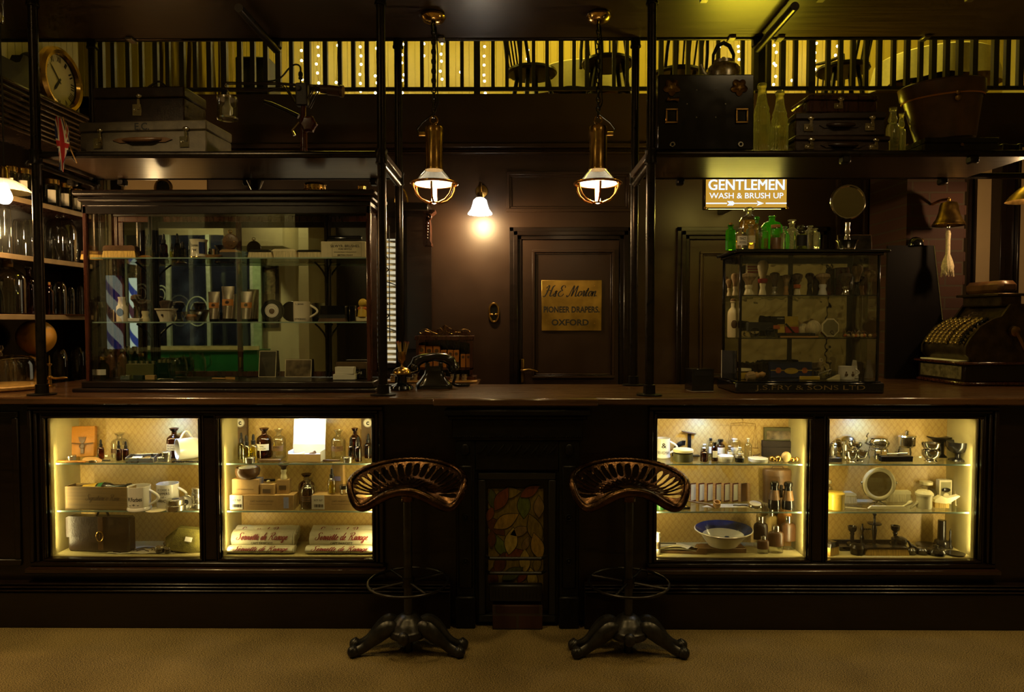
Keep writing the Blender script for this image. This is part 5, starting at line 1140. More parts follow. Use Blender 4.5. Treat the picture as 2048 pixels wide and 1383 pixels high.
# ------------------------------------------------------------------ upper left shelf: suitcases, lantern rig, flag
ZT_=ZSH+.0006
def case(label,l,w_,d,h,m,rz=0,ry=0,fit=None,handle=True,lidf=.3,corner=None,txt=None,locks=(-.34,.34),name='suitcase',cat='suitcase',hm=None):
    e=thing(name,label,cat,l,rz,ry=ry);fit=fit or M['silver']
    MB().box(-w_/2,w_/2,-d/2,d/2,0,h*(1-lidf),.006).build('body',m,e);MB().box(-w_/2-.003,w_/2+.003,-d/2-.004,d/2+.002,h*(1-lidf)+.001,h,.006).build('lid',m,e)
    if handle:
        hm=hm or M['hide'];zc=h*.42;mb=MB().tube([(-w_*.15,-d/2-.004,zc+.004),(-w_*.12,-d/2-.016,zc+.003),(-w_*.08,-d/2-.022,zc),(w_*.08,-d/2-.022,zc),(w_*.12,-d/2-.016,zc+.003),(w_*.15,-d/2-.004,zc+.004)],[.007,.008,.012,.012,.008,.007],10)
        for s in(-1,1):mb.prism([(s*w_*.11,zc+.014),(s*w_*.18,zc+.014),(s*w_*.235,zc+.003),(s*w_*.18,zc-.010),(s*w_*.11,zc-.010)],-d/2-.006,-d/2-.001)
        mb.build('handle',hm,e)
    for t in locks:
        x=t*w_;mb=MB().box(x-.030,x+.016,-d/2-.006,-d/2-.001,h*.2,h*.52,.001);mb.box(x-.004,x+.012,-d/2-.011,-d/2-.004,h*.36,h*.66,.002);mb.at(T3(x+.004,-d/2-.007,h*.74),SC(1,.5,.7)).ball((0,0,0),.017,12,8);mb.at(T3(x-.017,-d/2-.006,h*.36),RX(pi/2)).lathe([(0,0),(.007,0),(.007,.003),(.003,.003),(0,.001)],12);mb.build('lock',fit,e)
    if corner:
        for sx in(-1,1):MB().box(sx*w_/2-.016,sx*w_/2+.016-(.010 if sx>0 else-.0),-d/2-.006,-d/2+.02,h*.55,h*1.005,.004).build('corner_cap',corner,e)
    if txt:mb=MB().at(T3(0,-d/2-.0048,h*.84));put_text(mb,txt,w=.075,bold=.02);mb.build('initials',M['ink'],e)
    return e
k=3.46/F;x=Xp(291,3.46,2.35)
case('buff canvas suitcase with initials lying on the upper left shelf',V((x,3.58,ZT_)),262*k,.26,66*k,M['canvas'],R(-4),txt='E.C.')
zt2=ZT_+66*k+.0006
case('dark leather suitcase lying on top of the buff canvas one',V((Xp(303,3.6,2.5),3.60,zt2)),178*k*1.05,.22,72*k,M['leath'],R(-3),handle=False,locks=(.0,))
x=Xp(318,3.60,2.6);solid('leather_strap','dark leather carrying strap looped on top of the upper suitcase','strap',V((x,3.58,zt2+72*k+.006)),MB().tube([(-.07,0,0),(-.03,0,.03),(0,0,.05),(.02,0,.05),(.05,0,.02),(.08,0,0)],.006,7),M['leath'])
l=V((Xp(430,3.46,ZT_),3.46,ZT_+.010));solid('brass_nozzle','small brass hose nozzle lying beside the buff suitcase','nozzle',l,MB().at(RY(pi/2)).lathe([(0,-.035),(.006,-.035),(.006,-.01),(.010,-.006),(.010,.006),(.006,.010),(.004,.035),(0,.036)],14),M['gold'])
# lantern rig: red stand with truss arms, lantern, counterweight and hose
y=3.60;x=Xp(608,y,2.3);e=thing('lantern_rig','antique red stand with truss arms carrying a glass lantern and a hose','lantern rig',V((x,y,ZT_)));k=y/F
z=lambda py:Zp(py,y)-ZT_;X=lambda px:(px-608)*k
M['redpt']=mat('dark_red_enamel',(.10,.010,.008),.3,coat=.4)
mb=MB().lathe([(0,0),(.095,0),(.095,.006),(.04,.016),(.022,.022),(.016,.05),(0,.05)],32);mb.build('base',M['blackm'],e)
mb=MB().lathe([(0,.0),(.018,.0),(.017,z(236)),(.013,z(232)),(.013,z(178)),(0,z(178))],18);mb.build('column',M['redpt'],e)
mb=MB().box(X(594),X(618),-.02,.02,z(212),z(166),.006);mb.at(T3(X(601),-.022,z(178)),RX(pi/2)).lathe([(0,0),(.014,0),(.012,.006),(0,.008)],14);mb.build('bracket',M['leath'],e)
mb=MB()
for yy in(-.012,.012):
    mb.tube([(X(452),yy,z(165)),(X(560),yy,z(166)),(X(608),yy,z(170)),(X(660),yy,z(172))],.0035,6);mb.tube([(X(452),yy,z(176)),(X(540),yy,z(180)),(X(570),yy,z(172)),(X(592),yy,z(205))],.0035,6)
    mb.tube([(X(575),yy,z(172)),(X(595),yy,z(210))],.003,6);mb.tube([(X(630),yy,z(172)),(X(614),yy,z(205))],.003,6);mb.tube([(X(640),yy,z(175)),(X(620),yy,z(215))],.003,6);mb.tube([(X(632),yy,z(172)),(X(655),yy,z(187))],.004,6)
mb.build('truss_arm',M['leath'],e)
MB().at(T3(X(668),0,z(180)),RY(R(96))).lathe([(0,-.065),(.020,-.065),(.022,-.03),(.026,-.028),(.026,.03),(.030,.034),(.030,.05),(0,.05)],20).build('counterweight',M['hide'],e)
mb=MB().tube([(X(530),0,z(202)),(X(545),0,z(207)),(X(575),0,z(220)),(X(598),0,z(232))],[.008,.011,.010,.012],10);mb.build('strut',M['clamp'],e)
mb=MB();mb.at(T3(X(620),-.02,z(250)),RX(pi/2)).lathe([(0,-.02),(.035,-.02),(.042,-.008),(.042,.008),(.03,.018),(0,.02)],12,fl=lambda a,z:1+.12*cos(6*a));mb.at()
for a in range(6):mb.ball((X(620)+.038*cos(a*1.05),-.03,z(250)+.038*sin(a*1.05)),.007,8,6)
mb.build('gear_head',M['redpt'],e)
MB().tube([(X(600),-.01,z(245)),(X(588),-.02,z(262)),(X(592),-.02,z(272))],[.008,.006,.008],8).build('crank',M['silver'],e)
mb=MB().tube(spl([(X(603),0,z(172)),(X(603),0,z(150)),(X(602),0,z(132)),(X(592),0,z(128)),(X(580),0,z(136)),(X(566),0,z(152)),(X(550),0,z(160)),(X(530),0,z(162))],6),.0045,7);mb.at(T3(X(603),0,z(150))).lathe([(.006,-.02),(.011,-.018),(.011,-.01),(.008,-.008),(.012,0),(.012,.012),(.007,.02)],12);mb.build('hose',M['rubber'],e)
lx=X(457);mb=MB().at(T3(lx,0,0));mb.tube([(0,0,z(163)),(-.012,0,z(170)),(0,0,z(178)),(.008,0,z(184)),(0,0,z(190))],.0035,6);mb.lathe([(0,z(190)),(.028,z(191)),(.052,z(194)),(.052,z(198)),(0,z(198))],24);mb.build('lantern_cap',M['silver'],e);MB().at(T3(lx,0,0)).lathe([(.052,z(238)),(.054,z(235)),(.05,z(235))],24).build('lantern_foot',M['silver'],e)
MB().at(T3(lx,0,0)).lathe([(.049,z(236)),(.049,z(197))],26).build('lantern_glass',M['cglass'],e);MB().at(T3(lx,0,0)).lathe([(0,z(229)),(.02,z(229)),(.026,z(225)),(.026,z(214)),(.015,z(208)),(.012,z(198)),(0,z(198))],18).build('frosted_bulb',M['label'],e)
# flag
yf=3.30;P0=at(128,238,yf);e=thing('union_flag','small Union Jack flag on a stick tied to the front left pole','flag',P0)
def flagm():
    m,t,N,L,B=nt('union_flag_cloth');tc=N.new('ShaderNodeTexCoord');sp=N.new('ShaderNodeSeparateXYZ');L.new(tc.outputs['UV'],sp.inputs[0])
    global mth_
    def mt(op,a,b=None):
        n=N.new('ShaderNodeMath');n.operation=op
        for i,q in enumerate((a,b)):
            if q is None:continue
            if isinstance(q,(int,float)):n.inputs[i].default_value=q
            else:L.new(q,n.inputs[i])
        return n.outputs[0]
    u=mt('SUBTRACT',sp.outputs[0],.5);v=mt('MULTIPLY',mt('SUBTRACT',sp.outputs[1],.5),.5)
    au,av=mt('ABSOLUTE',u),mt('ABSOLUTE',v)
    dg=mt('MULTIPLY',mt('ABSOLUTE',mt('SUBTRACT',av,mt('MULTIPLY',au,.5))),.894)
    wd,rd=mt('LESS_THAN',dg,.05),mt('LESS_THAN',dg,.018)
    mn=mt('MINIMUM',au,av);wc,rc=mt('LESS_THAN',mn,.083),mt('LESS_THAN',mn,.05)
    blue,white,red=lin('1d2452')+(1,),lin('d9cdb4')+(1,),lin('b0201f')+(1,)
    cur=None
    for f,c in((wd,white),(rd,red),(wc,white),(rc,red)):
        mx=N.new('ShaderNodeMixRGB');L.new(f,mx.inputs[0]);mx.inputs[2].default_value=c
        if cur is None:mx.inputs[1].default_value=blue
        else:L.new(cur,mx.inputs[1])
        cur=mx.outputs[0]
    L.new(cur,B.inputs['Base Color']);B.inputs['Roughness'].default_value=.8;return m
k=yf/F;n,mm=20,14;vs=[];fs=[]
for i in range(n+1):
    for j in range(mm+1):
        u,v_=i/n,j/mm
        cxp=-4-6*u+3*sin(3*u);wdp=10+26*sin(pi*min(1,u*1.15+.06))**.8*(1-.35*u)
        xx=(cxp+(v_-.5)*wdp+6*(u-.5))*k;zz=-(u*104+10*(v_-.5)*(1 if u<.5 else .6)-2)*k;vs.append((xx,.010*sin(v_*9+u*3),zz))
for i in range(n):
    for j in range(mm):a=i*(mm+1)+j;fs.append((a,a+1,a+mm+2,a+mm+1))
o=MB().add(vs,fs).build('flag_cloth',flagm(),e);ul=o.data.uv_layers.new()
for lp in o.data.loops:i,j=divmod(lp.vertex_index,mm+1);ul.data[lp.index].uv=(i/n,j/mm)
MB().tube([(-2*k,.0,4*k),(10*k,.01,-60*k),(16*k,.03,-84*k)],.0025,6).build('stick',M['boxwood'],e)
MB().tube([(16*k,.03,-84*k),(0*k,.05,-70*k),(-38*k,.05,-66*k)],.0025,6).build('cord',M['rubber'],e)
# ------------------------------------------------------------------ upper right shelf
y=3.42;k=y/F;xa,xb=Xp(1316,y,2.4),Xp(1508,y,2.4);h=Zp(149,y)-ZT_;w_=xb-xa
e=thing('strong_box','black metal travelling trunk with brass flower and square fittings, upper right shelf','trunk',V(((xa+xb)/2,y+.16,ZT_)))
MB().box(-w_/2,w_/2,-.16,.15,0.012,h,.006).build('body',M['black'],e)
for x,zz in((-w_*.36,.83),(w_*.34,.83)):
    MB().at(T3(x,-.164,zz*h),RX(pi/2)).lathe([(0,.006),(.012,.006),(.022,.010),(.034,.006),(.04,0),(0,0)],50,fl=lambda a,z:(.72+.34*abs(cos(2.5*a+pi/4)))).build('flower_boss',M['brassd'],e)
for x in(-w_*.36,w_*.37):frame(MB().at(T3(0,-.164,0)),x-.03,x+.03,h*.37,h*.56,.009,-.006,0,.002).build('square_plate',M['brass'],e)
mb=MB()
for x in(-w_*.35,w_*.36):mb.ring((x,-.166,h*.10),.010,.004,'y',16)
for x,zz in((-.1,.8),(.1,.8),(-.2,.62),(.2,.62),(-.1,.45),(.1,.45)):mb.ball((x*w_,-.161,zz*h),.0035,6,5)
mb.build('stud',M['alu'],e);MB().tube([(-w_*.41,-.168,h*.68),(-w_*.38,-.17,h*.665),(-w_*.33,-.168,h*.675),(-w_*.29,-.168,h*.67)],[.012,.006,.006,.012],10).build('keyhole_cover',M['brassd'],e)
for x in(-w_*.36,w_*.36):MB().box(x-.02,x+.02,-.14,.13,0,.014,.002).build('foot',M['black'],e)
y2=3.55;k2=y2/F;e=thing('kettle','dented old metal kettle with a high handle on the black trunk','kettle',V((Xp(1447,y2,2.8),y2,ZT_+h+.0006)))
r=33*k2;MB().lathe([(0,0),(r,0),(r*1.03,14*k2),(r*.98,26*k2),(r*.8,33*k2),(r*.62,36*k2),(r*.62,42*k2),(0,42*k2)],32).build('body',M['alu'],e);MB().lathe([(0,42*k2),(r*.5,43*k2),(r*.1,46*k2),(.008,50*k2),(0,51*k2)],20).build('lid',M['alu'],e)
MB().tube([(-r*.62,0,36*k2),(-r*.6,0,55*k2),(-r*.35,0,72*k2),(0,0,78*k2),(r*.35,0,72*k2),(r*.6,0,55*k2),(r*.6,0,36*k2)],[.006,.008,.010,.011,.010,.008,.006],8).build('handle',M['blackm'],e);MB().tube([(-r*.9,0,12*k2),(-r*1.15,0,20*k2),(-r*1.35,0,36*k2)],[.012,.010,.007],8).build('spout',M['alu'],e)
rib=lambda a,z:1+.03*cos(18*a)
for px,pt,wd,t,yy in((1523,168,33,'taller ribbed soda bottle next to the black trunk',3.47),(1559,183,32,'shorter ribbed soda bottle next to the suitcases',3.46)):
    hh=Zp(pt,yy)-ZT_;bottle(t,V((Xp(px,yy,2.4),yy,ZT_)),hh,wd*yy/F,M['dusty'],'soda',n=54,fl=rib)
for px,pt,wd,t,yy in((1785,217,25,'codd neck lemonade bottle beside the hat bucket',3.47),(1802,228,17,'second codd neck bottle half behind the first, by the hat bucket',3.56)):
    hh=Zp(pt,yy)-ZT_;bottle(t,V((Xp(px,yy,2.35),yy,ZT_)),hh,wd*yy/F,M['clearg'],'codd',n=28)
k=3.5/F
x=Xp(1672,3.5,2.3);l=V((x,3.56,ZT_));a_=case('lowest dark suitcase of the stack on the upper right shelf',l,186*k,.24,34*k,M['leath'],R(2),handle=True,hm=M['leath'])
l2=l+V((.0,0,34*k+.0006));case('middle black suitcase of the stack with bright lock plates',l2,172*k,.22,46*k,M['leath'],R(-2),hm=M['leath'])
l3=l2+V((.01,0,46*k+.0006));case('reddish topmost case of the suitcase stack with a single round clasp',l3,136*k,.2,34*k,M['mahog'],R(3),handle=False,locks=(-.06,))
y=3.48;k=y/F;l=V((Xp(1908,y,2.3),3.52,ZT_));e=carton('low black box under the leather hat bucket',l,142*k,.2,28*k,M['black'],lid=True)
MB().at(T3(.0,-.1015,14*k),RX(pi/2)).lathe([(0,0),(.010,0),(.008,.004),(0,.005)],14).build('clasp',M['brassd'],e)
e=thing('hat_bucket','brown leather hat bucket with brass lock tilted on the low black box','hat box',l+V((-8*k,0,28*k+.012)),ry=R(-5));h=112*k;r0,r1=58*k,82*k
MB().lathe([(0,0),(r0,0),(r0+(r1-r0)*.7,h*.7),(r0+(r1-r0)*.74,h*.72),(0,h*.72)],40,1,.62).build('body',M['hide'],e);MB().lathe([(0,h*.725),(r1*.95,h*.725),(r1,h*.78),(r1*1.02,h*.96),(r1*.9,h),(0,h*1.01)],40,1,.62).build('lid',M['hide'],e)
mb=MB().at(T3(0,-r1*.60,h*.62),SC(1,.4,1)).ball((0,0,0),.016,12,8).ball((0,0,.026),.011,10,8);mb.build('lock',M['brassd'],e);MB().lathe([(r1*.955,h*.70),(r1*.975,h*.715),(r1*.955,h*.73)],40,1,.625).build('stitching',M['tan'],e)
# ------------------------------------------------------------------ lit sign
a=rectpx(1412,1573,358,415,4.35);y=4.35;w_,h=a[1]-a[0],a[3]-a[2];e=thing('lit_sign','illuminated amber sign with white lettering and an arrow over the bottles','sign',((a[0]+a[1])/2,y,(a[2]+a[3])/2))
M['signface']=emis('lit_amber_sign_face',(.56,.30,.035),1.0);M['signletter']=emis('lit_white_lettering',(.82,.88,.95),1.15)
MB().box(-w_/2-.008,w_/2+.008,.004,.06,-h/2-.008,h/2+.008,.004).build('box',M['clamp'],e);MB().box(-w_/2,w_/2,-.002,.004,-h/2,h/2).build('face',M['signface'],e)
mb=MB().at(T3(0,-.004,h*.29));put_text(mb,'GENTLEMEN',w=w_*.94,h=h*.36,bold=.022);mb.at(T3(0,-.004,-h*.09));put_text(mb,'WASH & BRUSH UP',w=w_*.92,h=h*.20,bold=.012)
za=-h*.36;mb.at(T3(0,-.004,0));
for x0,x1 in((-.5,-.24),(.24,.5)):mb.box(x0*w_,x1*w_,-.0005,.0005,za-h*.022,za+h*.022)
mb.box(-.20*w_,.14*w_,-.0005,.0005,za-h*.018,za+h*.018);mb.prism([(.13*w_,za+h*.09),(.22*w_,za),(.13*w_,za-h*.09),(.15*w_,za)],-.0006,.0006)
for q in(-.215,-.19,-.165):mb.prism([(q*w_,za),(q*w_-.012,za+h*.08),(q*w_-.002,za+h*.08),(q*w_+.012,za),(q*w_-.002,za-h*.08),(q*w_-.012,za-h*.08)],-.0006,.0006)
mb.build('lettering',M['signletter'],e)
mb=MB()
for sx in(-1,1):
    for sz in(-1,1):mb.at(T3(sx*(w_/2+.004),-.004,sz*(h/2+.004))).ball((0,0,0),.009,8,6)
mb.build('corner_screw',M['brassd'],e);MB().box(-.02,.02,.058,YB-y-.001,-.05,.05).build('wall_bracket',M['clamp'],e)
lamp('sign_back_glow','AREA',((a[0]+a[1])/2,y+.065,(a[2]+a[3])/2),1.5,(1,.75,.15),w_*.9,(R(90),0,0),size_y=h*.8)
lamp('sign_top_glow','AREA',((a[0]+a[1])/2,y+.03,a[3]+.012),14,(1,.78,.03),w_*.9,(R(180+18),0,0),size_y=.05)
lamp('sign_bottom_glow','AREA',((a[0]+a[1])/2,y+.03,a[2]-.012),7,(1,.80,.12),w_*.9,(R(-20),0,0),size_y=.05)
# ------------------------------------------------------------------ small black glass case on the right
A0,A1=3.46,3.755;ca,cb=Xp(1479,A0,1.5),Xp(1760,A0,1.5);zt=Zp(498,A0-.03);c=(ca+cb)/2;RA,RB,RBase=Zp(590,3.5),Zp(675,3.5),1.150
e=thing('glass_case','smaller black glass case with gilt lettered base right on the counter','display case',(c,A0,ZC));P=T3(-c,-A0,-ZC)
MB().at(P).box(ca-.02,cb+.02,A0-.02,A1+.01,ZC+.0005,RBase-.008,.006).box(ca-.008,cb+.008,A0-.008,A1,RBase-.008,RBase-.001,.002).build('base',M['black'],e)
M['gilt']=mat('worn_gilt_paint',(.20,.14,.05),.5,metal=.4,var=.5,scale=60)
mb=MB().at(P,T3(c,A0-.0206,(ZC+RBase-.008)/2));put_text(mb,'J.S.FRY & SONS LTD',w=(cb-ca)*.78,h=.030,bold=.0);mb.build('gilt_lettering',M['gilt'],e)
MB().at(P).box(ca-.03,cb+.03,A0-.035,A1+.012,zt-.016,zt,.004).box(ca-.012,cb+.012,A0-.014,A1,zt-.028,zt-.016,.004).build('top',M['black'],e)
for x in(ca,cb-.012):
    for y_ in(A0,A1-.014):MB().at(P).box(x,x+.012,y_,y_+.012,RBase-.002,zt-.027,.002).build('corner_post',M['black'],e)
MB().at(P).box(ca+.012,cb-.012,A0+.004,A0+.007,RBase,zt-.028).build('front_pane',M['thin'],e)
for x in(ca+.004,cb-.007):MB().at(P).box(x,x+.003,A0+.012,A1-.014,RBase,zt-.028).build('side_pane',M['thin'],e)
zb=Zp(528,A1);xm=Xp(1578,A1,1.5)
for a_,b_ in((ca+.014,xm-.012),(xm+.012,cb-.03)):MB().at(P).box(a_,b_,A1-.012,A1-.008,RBase,zb).build('mirror_door',M['mirrorw'],e)
MB().at(P).box(ca+.012,cb-.012,A1-.014,A1-.004,zb,zt-.028).box(xm-.012,xm+.012,A1-.016,A1-.004,RBase,zb,.001).box(cb-.03,cb-.010,A1-.016,A1-.004,RBase,zb,.001).build('back_rail',M['black'],e)
for z in(RA,RB):
    s_=MB().at(P).box(ca+.006,cb-.006,A0+.012,A1-.018,z-.005,z).build('glass_shelf',M['shelfg'],e);MB().at(P).box(ca+.006,cb-.006,A0+.010,A0+.012,z-.005,z).build('front_edge',M['blackm'],s_)
# bottles standing on it
z=zt+.0005
def BT(px,Y):return V((Xp(px,Y,z),Y,z))
k=3.52/F
bottle('small green ribbed poison bottle with cork, left end of the bottle row',BT(1461,3.50),54*k,20*k,M['greeng'],'vial','cork',n=8)
bottle('squat clear bottle with a printed white label beside the green poison bottle',BT(1482,3.49),48*k,24*k,M['clearg'],'squat',None,lab=M['label'],text=('TINCT.','MYRRH'),labz=(.18,.56))
bottle('large decanter of amber liquid with square glass stopper in the bottle row',BT(1497,3.62),92*k,40*k,M['cglass'],'demi','ball',M['clearg'],liq=M['aliq'],lev=.70,n=28)
bottle('tall clear bottle with faded label in front of the amber decanter',BT(1501,3.50),56*k,18*k,M['clearg'],'vial',lab=M['paper'],labz=(.25,.5))
bottle('pale yellow bottle half hidden between decanter and green jug',BT(1513,3.53),68*k,22*k,M['cglass'],'apoth','ball',M['greeng'],liq=M['gliq'],lev=.5)
bottle('yellowish medicine bottle beneath the shoulder of the green jug',BT(1526,3.50),50*k,20*k,M['cglass'],'vial',liq=M['gliq'],lev=.45)
bottle('big bright green chemist jug at the centre of the bottle row',BT(1543,3.63),78*k,44*k,M['greeng'],'demi',n=30)
e=bottle('small jar half wrapped in brown leather in front of the green jug',BT(1551,3.50),50*k,20*k,M['cglass'],'jar',liq=M['gliq'],lev=.6,cat='jar',name='glass_jar');MB().lathe([(10.3*k,.001),(10.3*k,24*k),(10*k,24.5*k)],22).build('leather_wrap',M['hidel'],e);MB().lathe([(0,44*k),(9*k,44*k),(9*k,50*k),(0,50*k)],18).build('cork',M['cork'],e)
bottle('cut glass bottle right of the leather wrapped jar',BT(1569,3.51),48*k,20*k,M['clearg'],'squat','ball',n=10)
bottle('clear apothecary jar with big glass stopper above the dark label bottle',BT(1583,3.60),66*k,26*k,M['clearg'],'squat','mush',M['clearg'],fl=gridfl,n=32)
bottle('square shouldered clear bottle with a black label in the row',BT(1601,3.50),50*k,26*k,M['cglass'],'vial','ball',n=10,lab=M['blackm'],labz=(.15,.58),liq=M['gliq'],lev=.62)
bottle('tall clear ribbed bottle behind the right end of the row',BT(1619,3.60),58*k,20*k,M['clearg'],'vial',n=10)
bottle('pale clear bottle at the right end of the bottle row',BT(1628,3.49),46*k,22*k,M['clearg'],'vial')
e=thing('shaving_mirror','round shaving mirror on a silver bowl stand on the small glass case','mirror',BT(1694,3.58));k=3.58/F;zz=lambda py:Zp(py,3.58)-z
MB().lathe([(0,0),(20*k,0),(21*k,3*k),(15*k,6*k),(19*k,18*k),(22*k,22*k),(20*k,22*k),(16*k,9*k),(0,8*k)],30).build('bowl_base',M['silver'],e);MB().lathe([(0,6*k),(6*k,8*k),(7*k,20*k),(4.5*k,30*k),(4*k,36*k),(5.5*k,40*k),(4*k,48*k),(5*k,58*k),(0,60*k)],18).build('handle',M['silver'],e)
r=32*k;MB().at(T3(0,0,zz(404))).ring((0,0,0),r,.008,'y',44).build('rim',M['silver'],e);MB().at(T3(0,-.002,zz(404)),RX(pi/2),T3(0,0,0),RX(R(-4))).lathe([(0,0),(r*.98,0),(r*.98,.004),(0,.004)],40).build('mirror_glass',M['mirror'],e);MB().at(T3(0,.006,zz(404)),RX(pi/2)).lathe([(0,-.004),(r,0),(0,.002)],30).build('back_plate',M['silver'],e)
a=rectpx(1676,1744,455,494,3.70);e=thing('picture_frame','small dark framed photograph leaning behind the shaving mirror','picture',((a[0]+a[1])/2,3.70,z),rx=R(-6));w_,h=a[1]-a[0],a[3]-a[2];frame(MB(),-w_/2,w_/2,0,h,.004,-.006,.0,.001).build('frame',M['hidel'],e);MB().box(-w_/2+.003,w_/2-.003,-.003,0,.003,h-.003).build('photograph',M['photod'],e)
# contents of the small case: brushes on the top shelf
k=3.6/F
for px,yb,hp,wd,hair,hm,fan,st,Y,t in(
(1458,590,34,13,'badgerl','ivory',1,.45,3.62,'small pale brush far left in the case'),(1470,590,44,16,'badgerl','ivory',1,.4,3.56,'tan brush left of the corner post'),
(1497,590,44,28,'badgerl','ivory',1.15,.46,3.55,'wide fan brush right of the corner post'),(1525,590,70,22,'ivory','ivory',.95,.38,3.60,'tallest brush with a red collar'),
(1549,590,46,20,'badger','alu',1.05,.38,3.58,'dark brush with a silver ferrule'),(1572,590,42,16,'badgerl','boxwood',1.1,.45,3.60,'slim brush in front of the mirror divide'),
(1594,590,44,20,'badger','ivory',1.15,.5,3.58,'dark brush with ivory and orange handle'),(1619,590,46,18,'badger','ebony',1.0,.55,3.62,'thin dark brush with black handle'),
(1645,590,44,27,'badgerl','white',1.1,.5,3.57,'round headed brush on a white handle'),(1690,590,44,25,'badger','silver',1.1,.4,3.56,'dark round brush on a bright metal handle'),
(1713,590,62,22,'badgerl','black',1.0,.45,3.60,'tall brush with black handle at the right'),(1722,590,42,20,'badger','boxwood',1.1,.5,3.66,'brown handled brush behind the right pair'),(1739,590,50,20,'badgerl','silver',1.1,.52,3.57,'silver handled brush far right in the case')):
    e=shaving_brush('shaving brush on the top shelf of the small case: '+t if False else t+', top shelf of small case',V((Xp(px,Y,RA),Y,RA+.0005)),hp*k,wd*k,M[hair],M[hm],fan,st,'shaving brushes in the small glass case')
    if px==1525:MB().lathe([(7.2*k,25*k),(9*k,27*k),(10*k,33*k),(8*k,34*k)],18).build('red_collar',M['redp'],e)
    if px==1594:MB().lathe([(5.4*k,14*k),(6.6*k,15*k),(6.8*k,21*k),(5.6*k,22*k)],18).build('orange_band',M['orange'],e)
carton('tall carton striped red and white at the back of the top shelf',V((Xp(1503,3.68,RA),3.68,RA+.0005)),22*k,.03,66*k,M['ivory'],parts=[('stripe',M['redp'],0,1,.72,.76),('stripe',M['redp'],0,1,.80,.84),('stripe',M['redp'],0,1,.88,.92)])
carton('grey card box marked W behind the dark silver ferruled brush',V((Xp(1552,3.69,RA),3.69,RA+.0005)),44*k,.025,42*k,M['paper'])
for px,hp,wd,t in((1683,58,28,'claret lacquer beaker behind the round brushes'),(1652,44,22,'smaller claret beaker behind the white handled brush')):solid('lacquer_beaker',t,'beaker',V((Xp(px,3.69,RA),3.69,RA+.0005)),MB().lathe([(0,0),(wd*k*.5,0),(wd*k*.5,hp*k),(wd*k*.47,hp*k),(wd*k*.45,.01),(0,.01)],24),M['wine'])
# middle shelf
z=RB+.0005
def RL(px,Y,zz=None):return V((Xp(px,Y,zz or z),Y,zz or z))
e=bottle('cream ceramic bottle with dark print left on the middle shelf',RL(1465,3.54),76*k,20*k,M['ivory'],'apoth','ball',M['hidel']);MB().at(T3(0,-9.6*k,26*k),SC(1,.2,1.4)).ball((0,0,0),6*k,12,8).build('printed_emblem',M['cardd'],e)
e=thing('toy_carriage','small dark toy carriage with spoked wheels behind the left pane','toy',RL(1522,3.60));mb=MB().box(-28*k,22*k,-.02,.02,12*k,30*k,.004);mb.build('body',M['blackm'],e)
for x in(-16,14):w2=MB().ring((x*k,-.024,10*k),9.5*k,.002,'y',24,6);[w2.tube([(x*k,-.024,10*k),((x+9*cos(a))*k,-.024,(10+9*sin(a))*k)],.001,5)for a in[i*pi/4 for i in range(8)]];w2.build('wheel',M['blackm'],e)
MB().box(22*k,36*k,-.012,.012,16*k,24*k,.002).build('orange_block',M['orange'],e)
l=RL(1571,3.64);e=thing('razor_card','printed razor advertising card in black, yellow and red on the middle shelf','card',l,0,rx=R(-8));w_,h=54*k,42*k
MB().box(-w_/2,0,0,.002,0,h).build('left_half',M['black'],e);MB().box(0,w_/2,0,.002,h*.5,h).build('yellow_quarter',M['yelp'],e);MB().box(0,w_/2,0,.002,0,h*.5).build('red_quarter',M['redp'],e);MB().box(-w_*.28,-w_*.02,-.001,0,0,h*.62).build('yellow_strip',M['yelp'],e)
MB().at(T3(w_*.12,-.003,h*.5),RY(R(-40))).box(-.004,.004,-.002,.002,-h*.5,h*.2,.001).build('printed_razor',M['clamp'],e);front_text(e,[("IT'S NEW",-w_*.15,h*.90,w_*.26)],.0006,M['label'])
carton('long dark flat case under the razor card',RL(1590,3.57),74*k,.04,9*k,M['ebony']);solid('wooden_strop','thin orange wooden strop along the front of the middle shelf','strop',RL(1590,3.505),MB().box(-28*k,44*k,-.010,.010,0,3*k,.001),M['boxwood'])
for px,rr,t,Y in((1607,12,'smaller pale sea sponge on the middle shelf',3.66),(1626,15,'larger pale sea sponge on the middle shelf',3.62)):solid('sponge',t,'sponge',RL(px,Y),MB().at(T3(0,0,rr*k*1.15)).lathe([(rr*k*(sin(pi*i/10)if 0<i<10 else 0),-rr*k*1.15*cos(pi*i/10))for i in range(11)],24,fl=lambda a,z:1+.06*sin(5*a)*cos(z*300)),M['bristlew'])
l=RL(1660,3.60);e=thing('hand_mirror','octagonal hand mirror standing on edge on the middle shelf','mirror',l,R(5));r=19*k;MB().at(T3(0,0,r),RX(pi/2)).lathe([(0,-.003),(r,-.003),(r*1.04,.001),(r,.004),(0,.004)],8,a0=pi/8).build('frame',M['ivory'],e);MB().at(T3(0,-.0045,r),RX(pi/2)).lathe([(0,0),(r*.88,0),(r*.88,.001),(0,.001)],8,a0=pi/8).build('mirror_glass',M['mirror'],e)
rnd=random.Random(9);l=RL(1705,3.55);e=thing('curled_ribbon','tangle of shiny curled ribbon and beads right on the middle shelf','trinkets',l)
for i in range(5):P_=[((-22+9*i+3*t+5*cos(t*1.4))*k,rnd.uniform(-.02,.02),(7+6*sin(t*1.4+i))*k)for t in range(7)];MB().tube(spl(P_,4),.0022,5).build('ribbon',M['silver']if i%2 else M['hidel'],e)
for i in range(9):MB().ball(((-12+5.5*i)*k,rnd.uniform(-.015,.015),3.6*k),3.4*k,10,8).build('bead',M['shell']if i%3 else M['orange'],e)
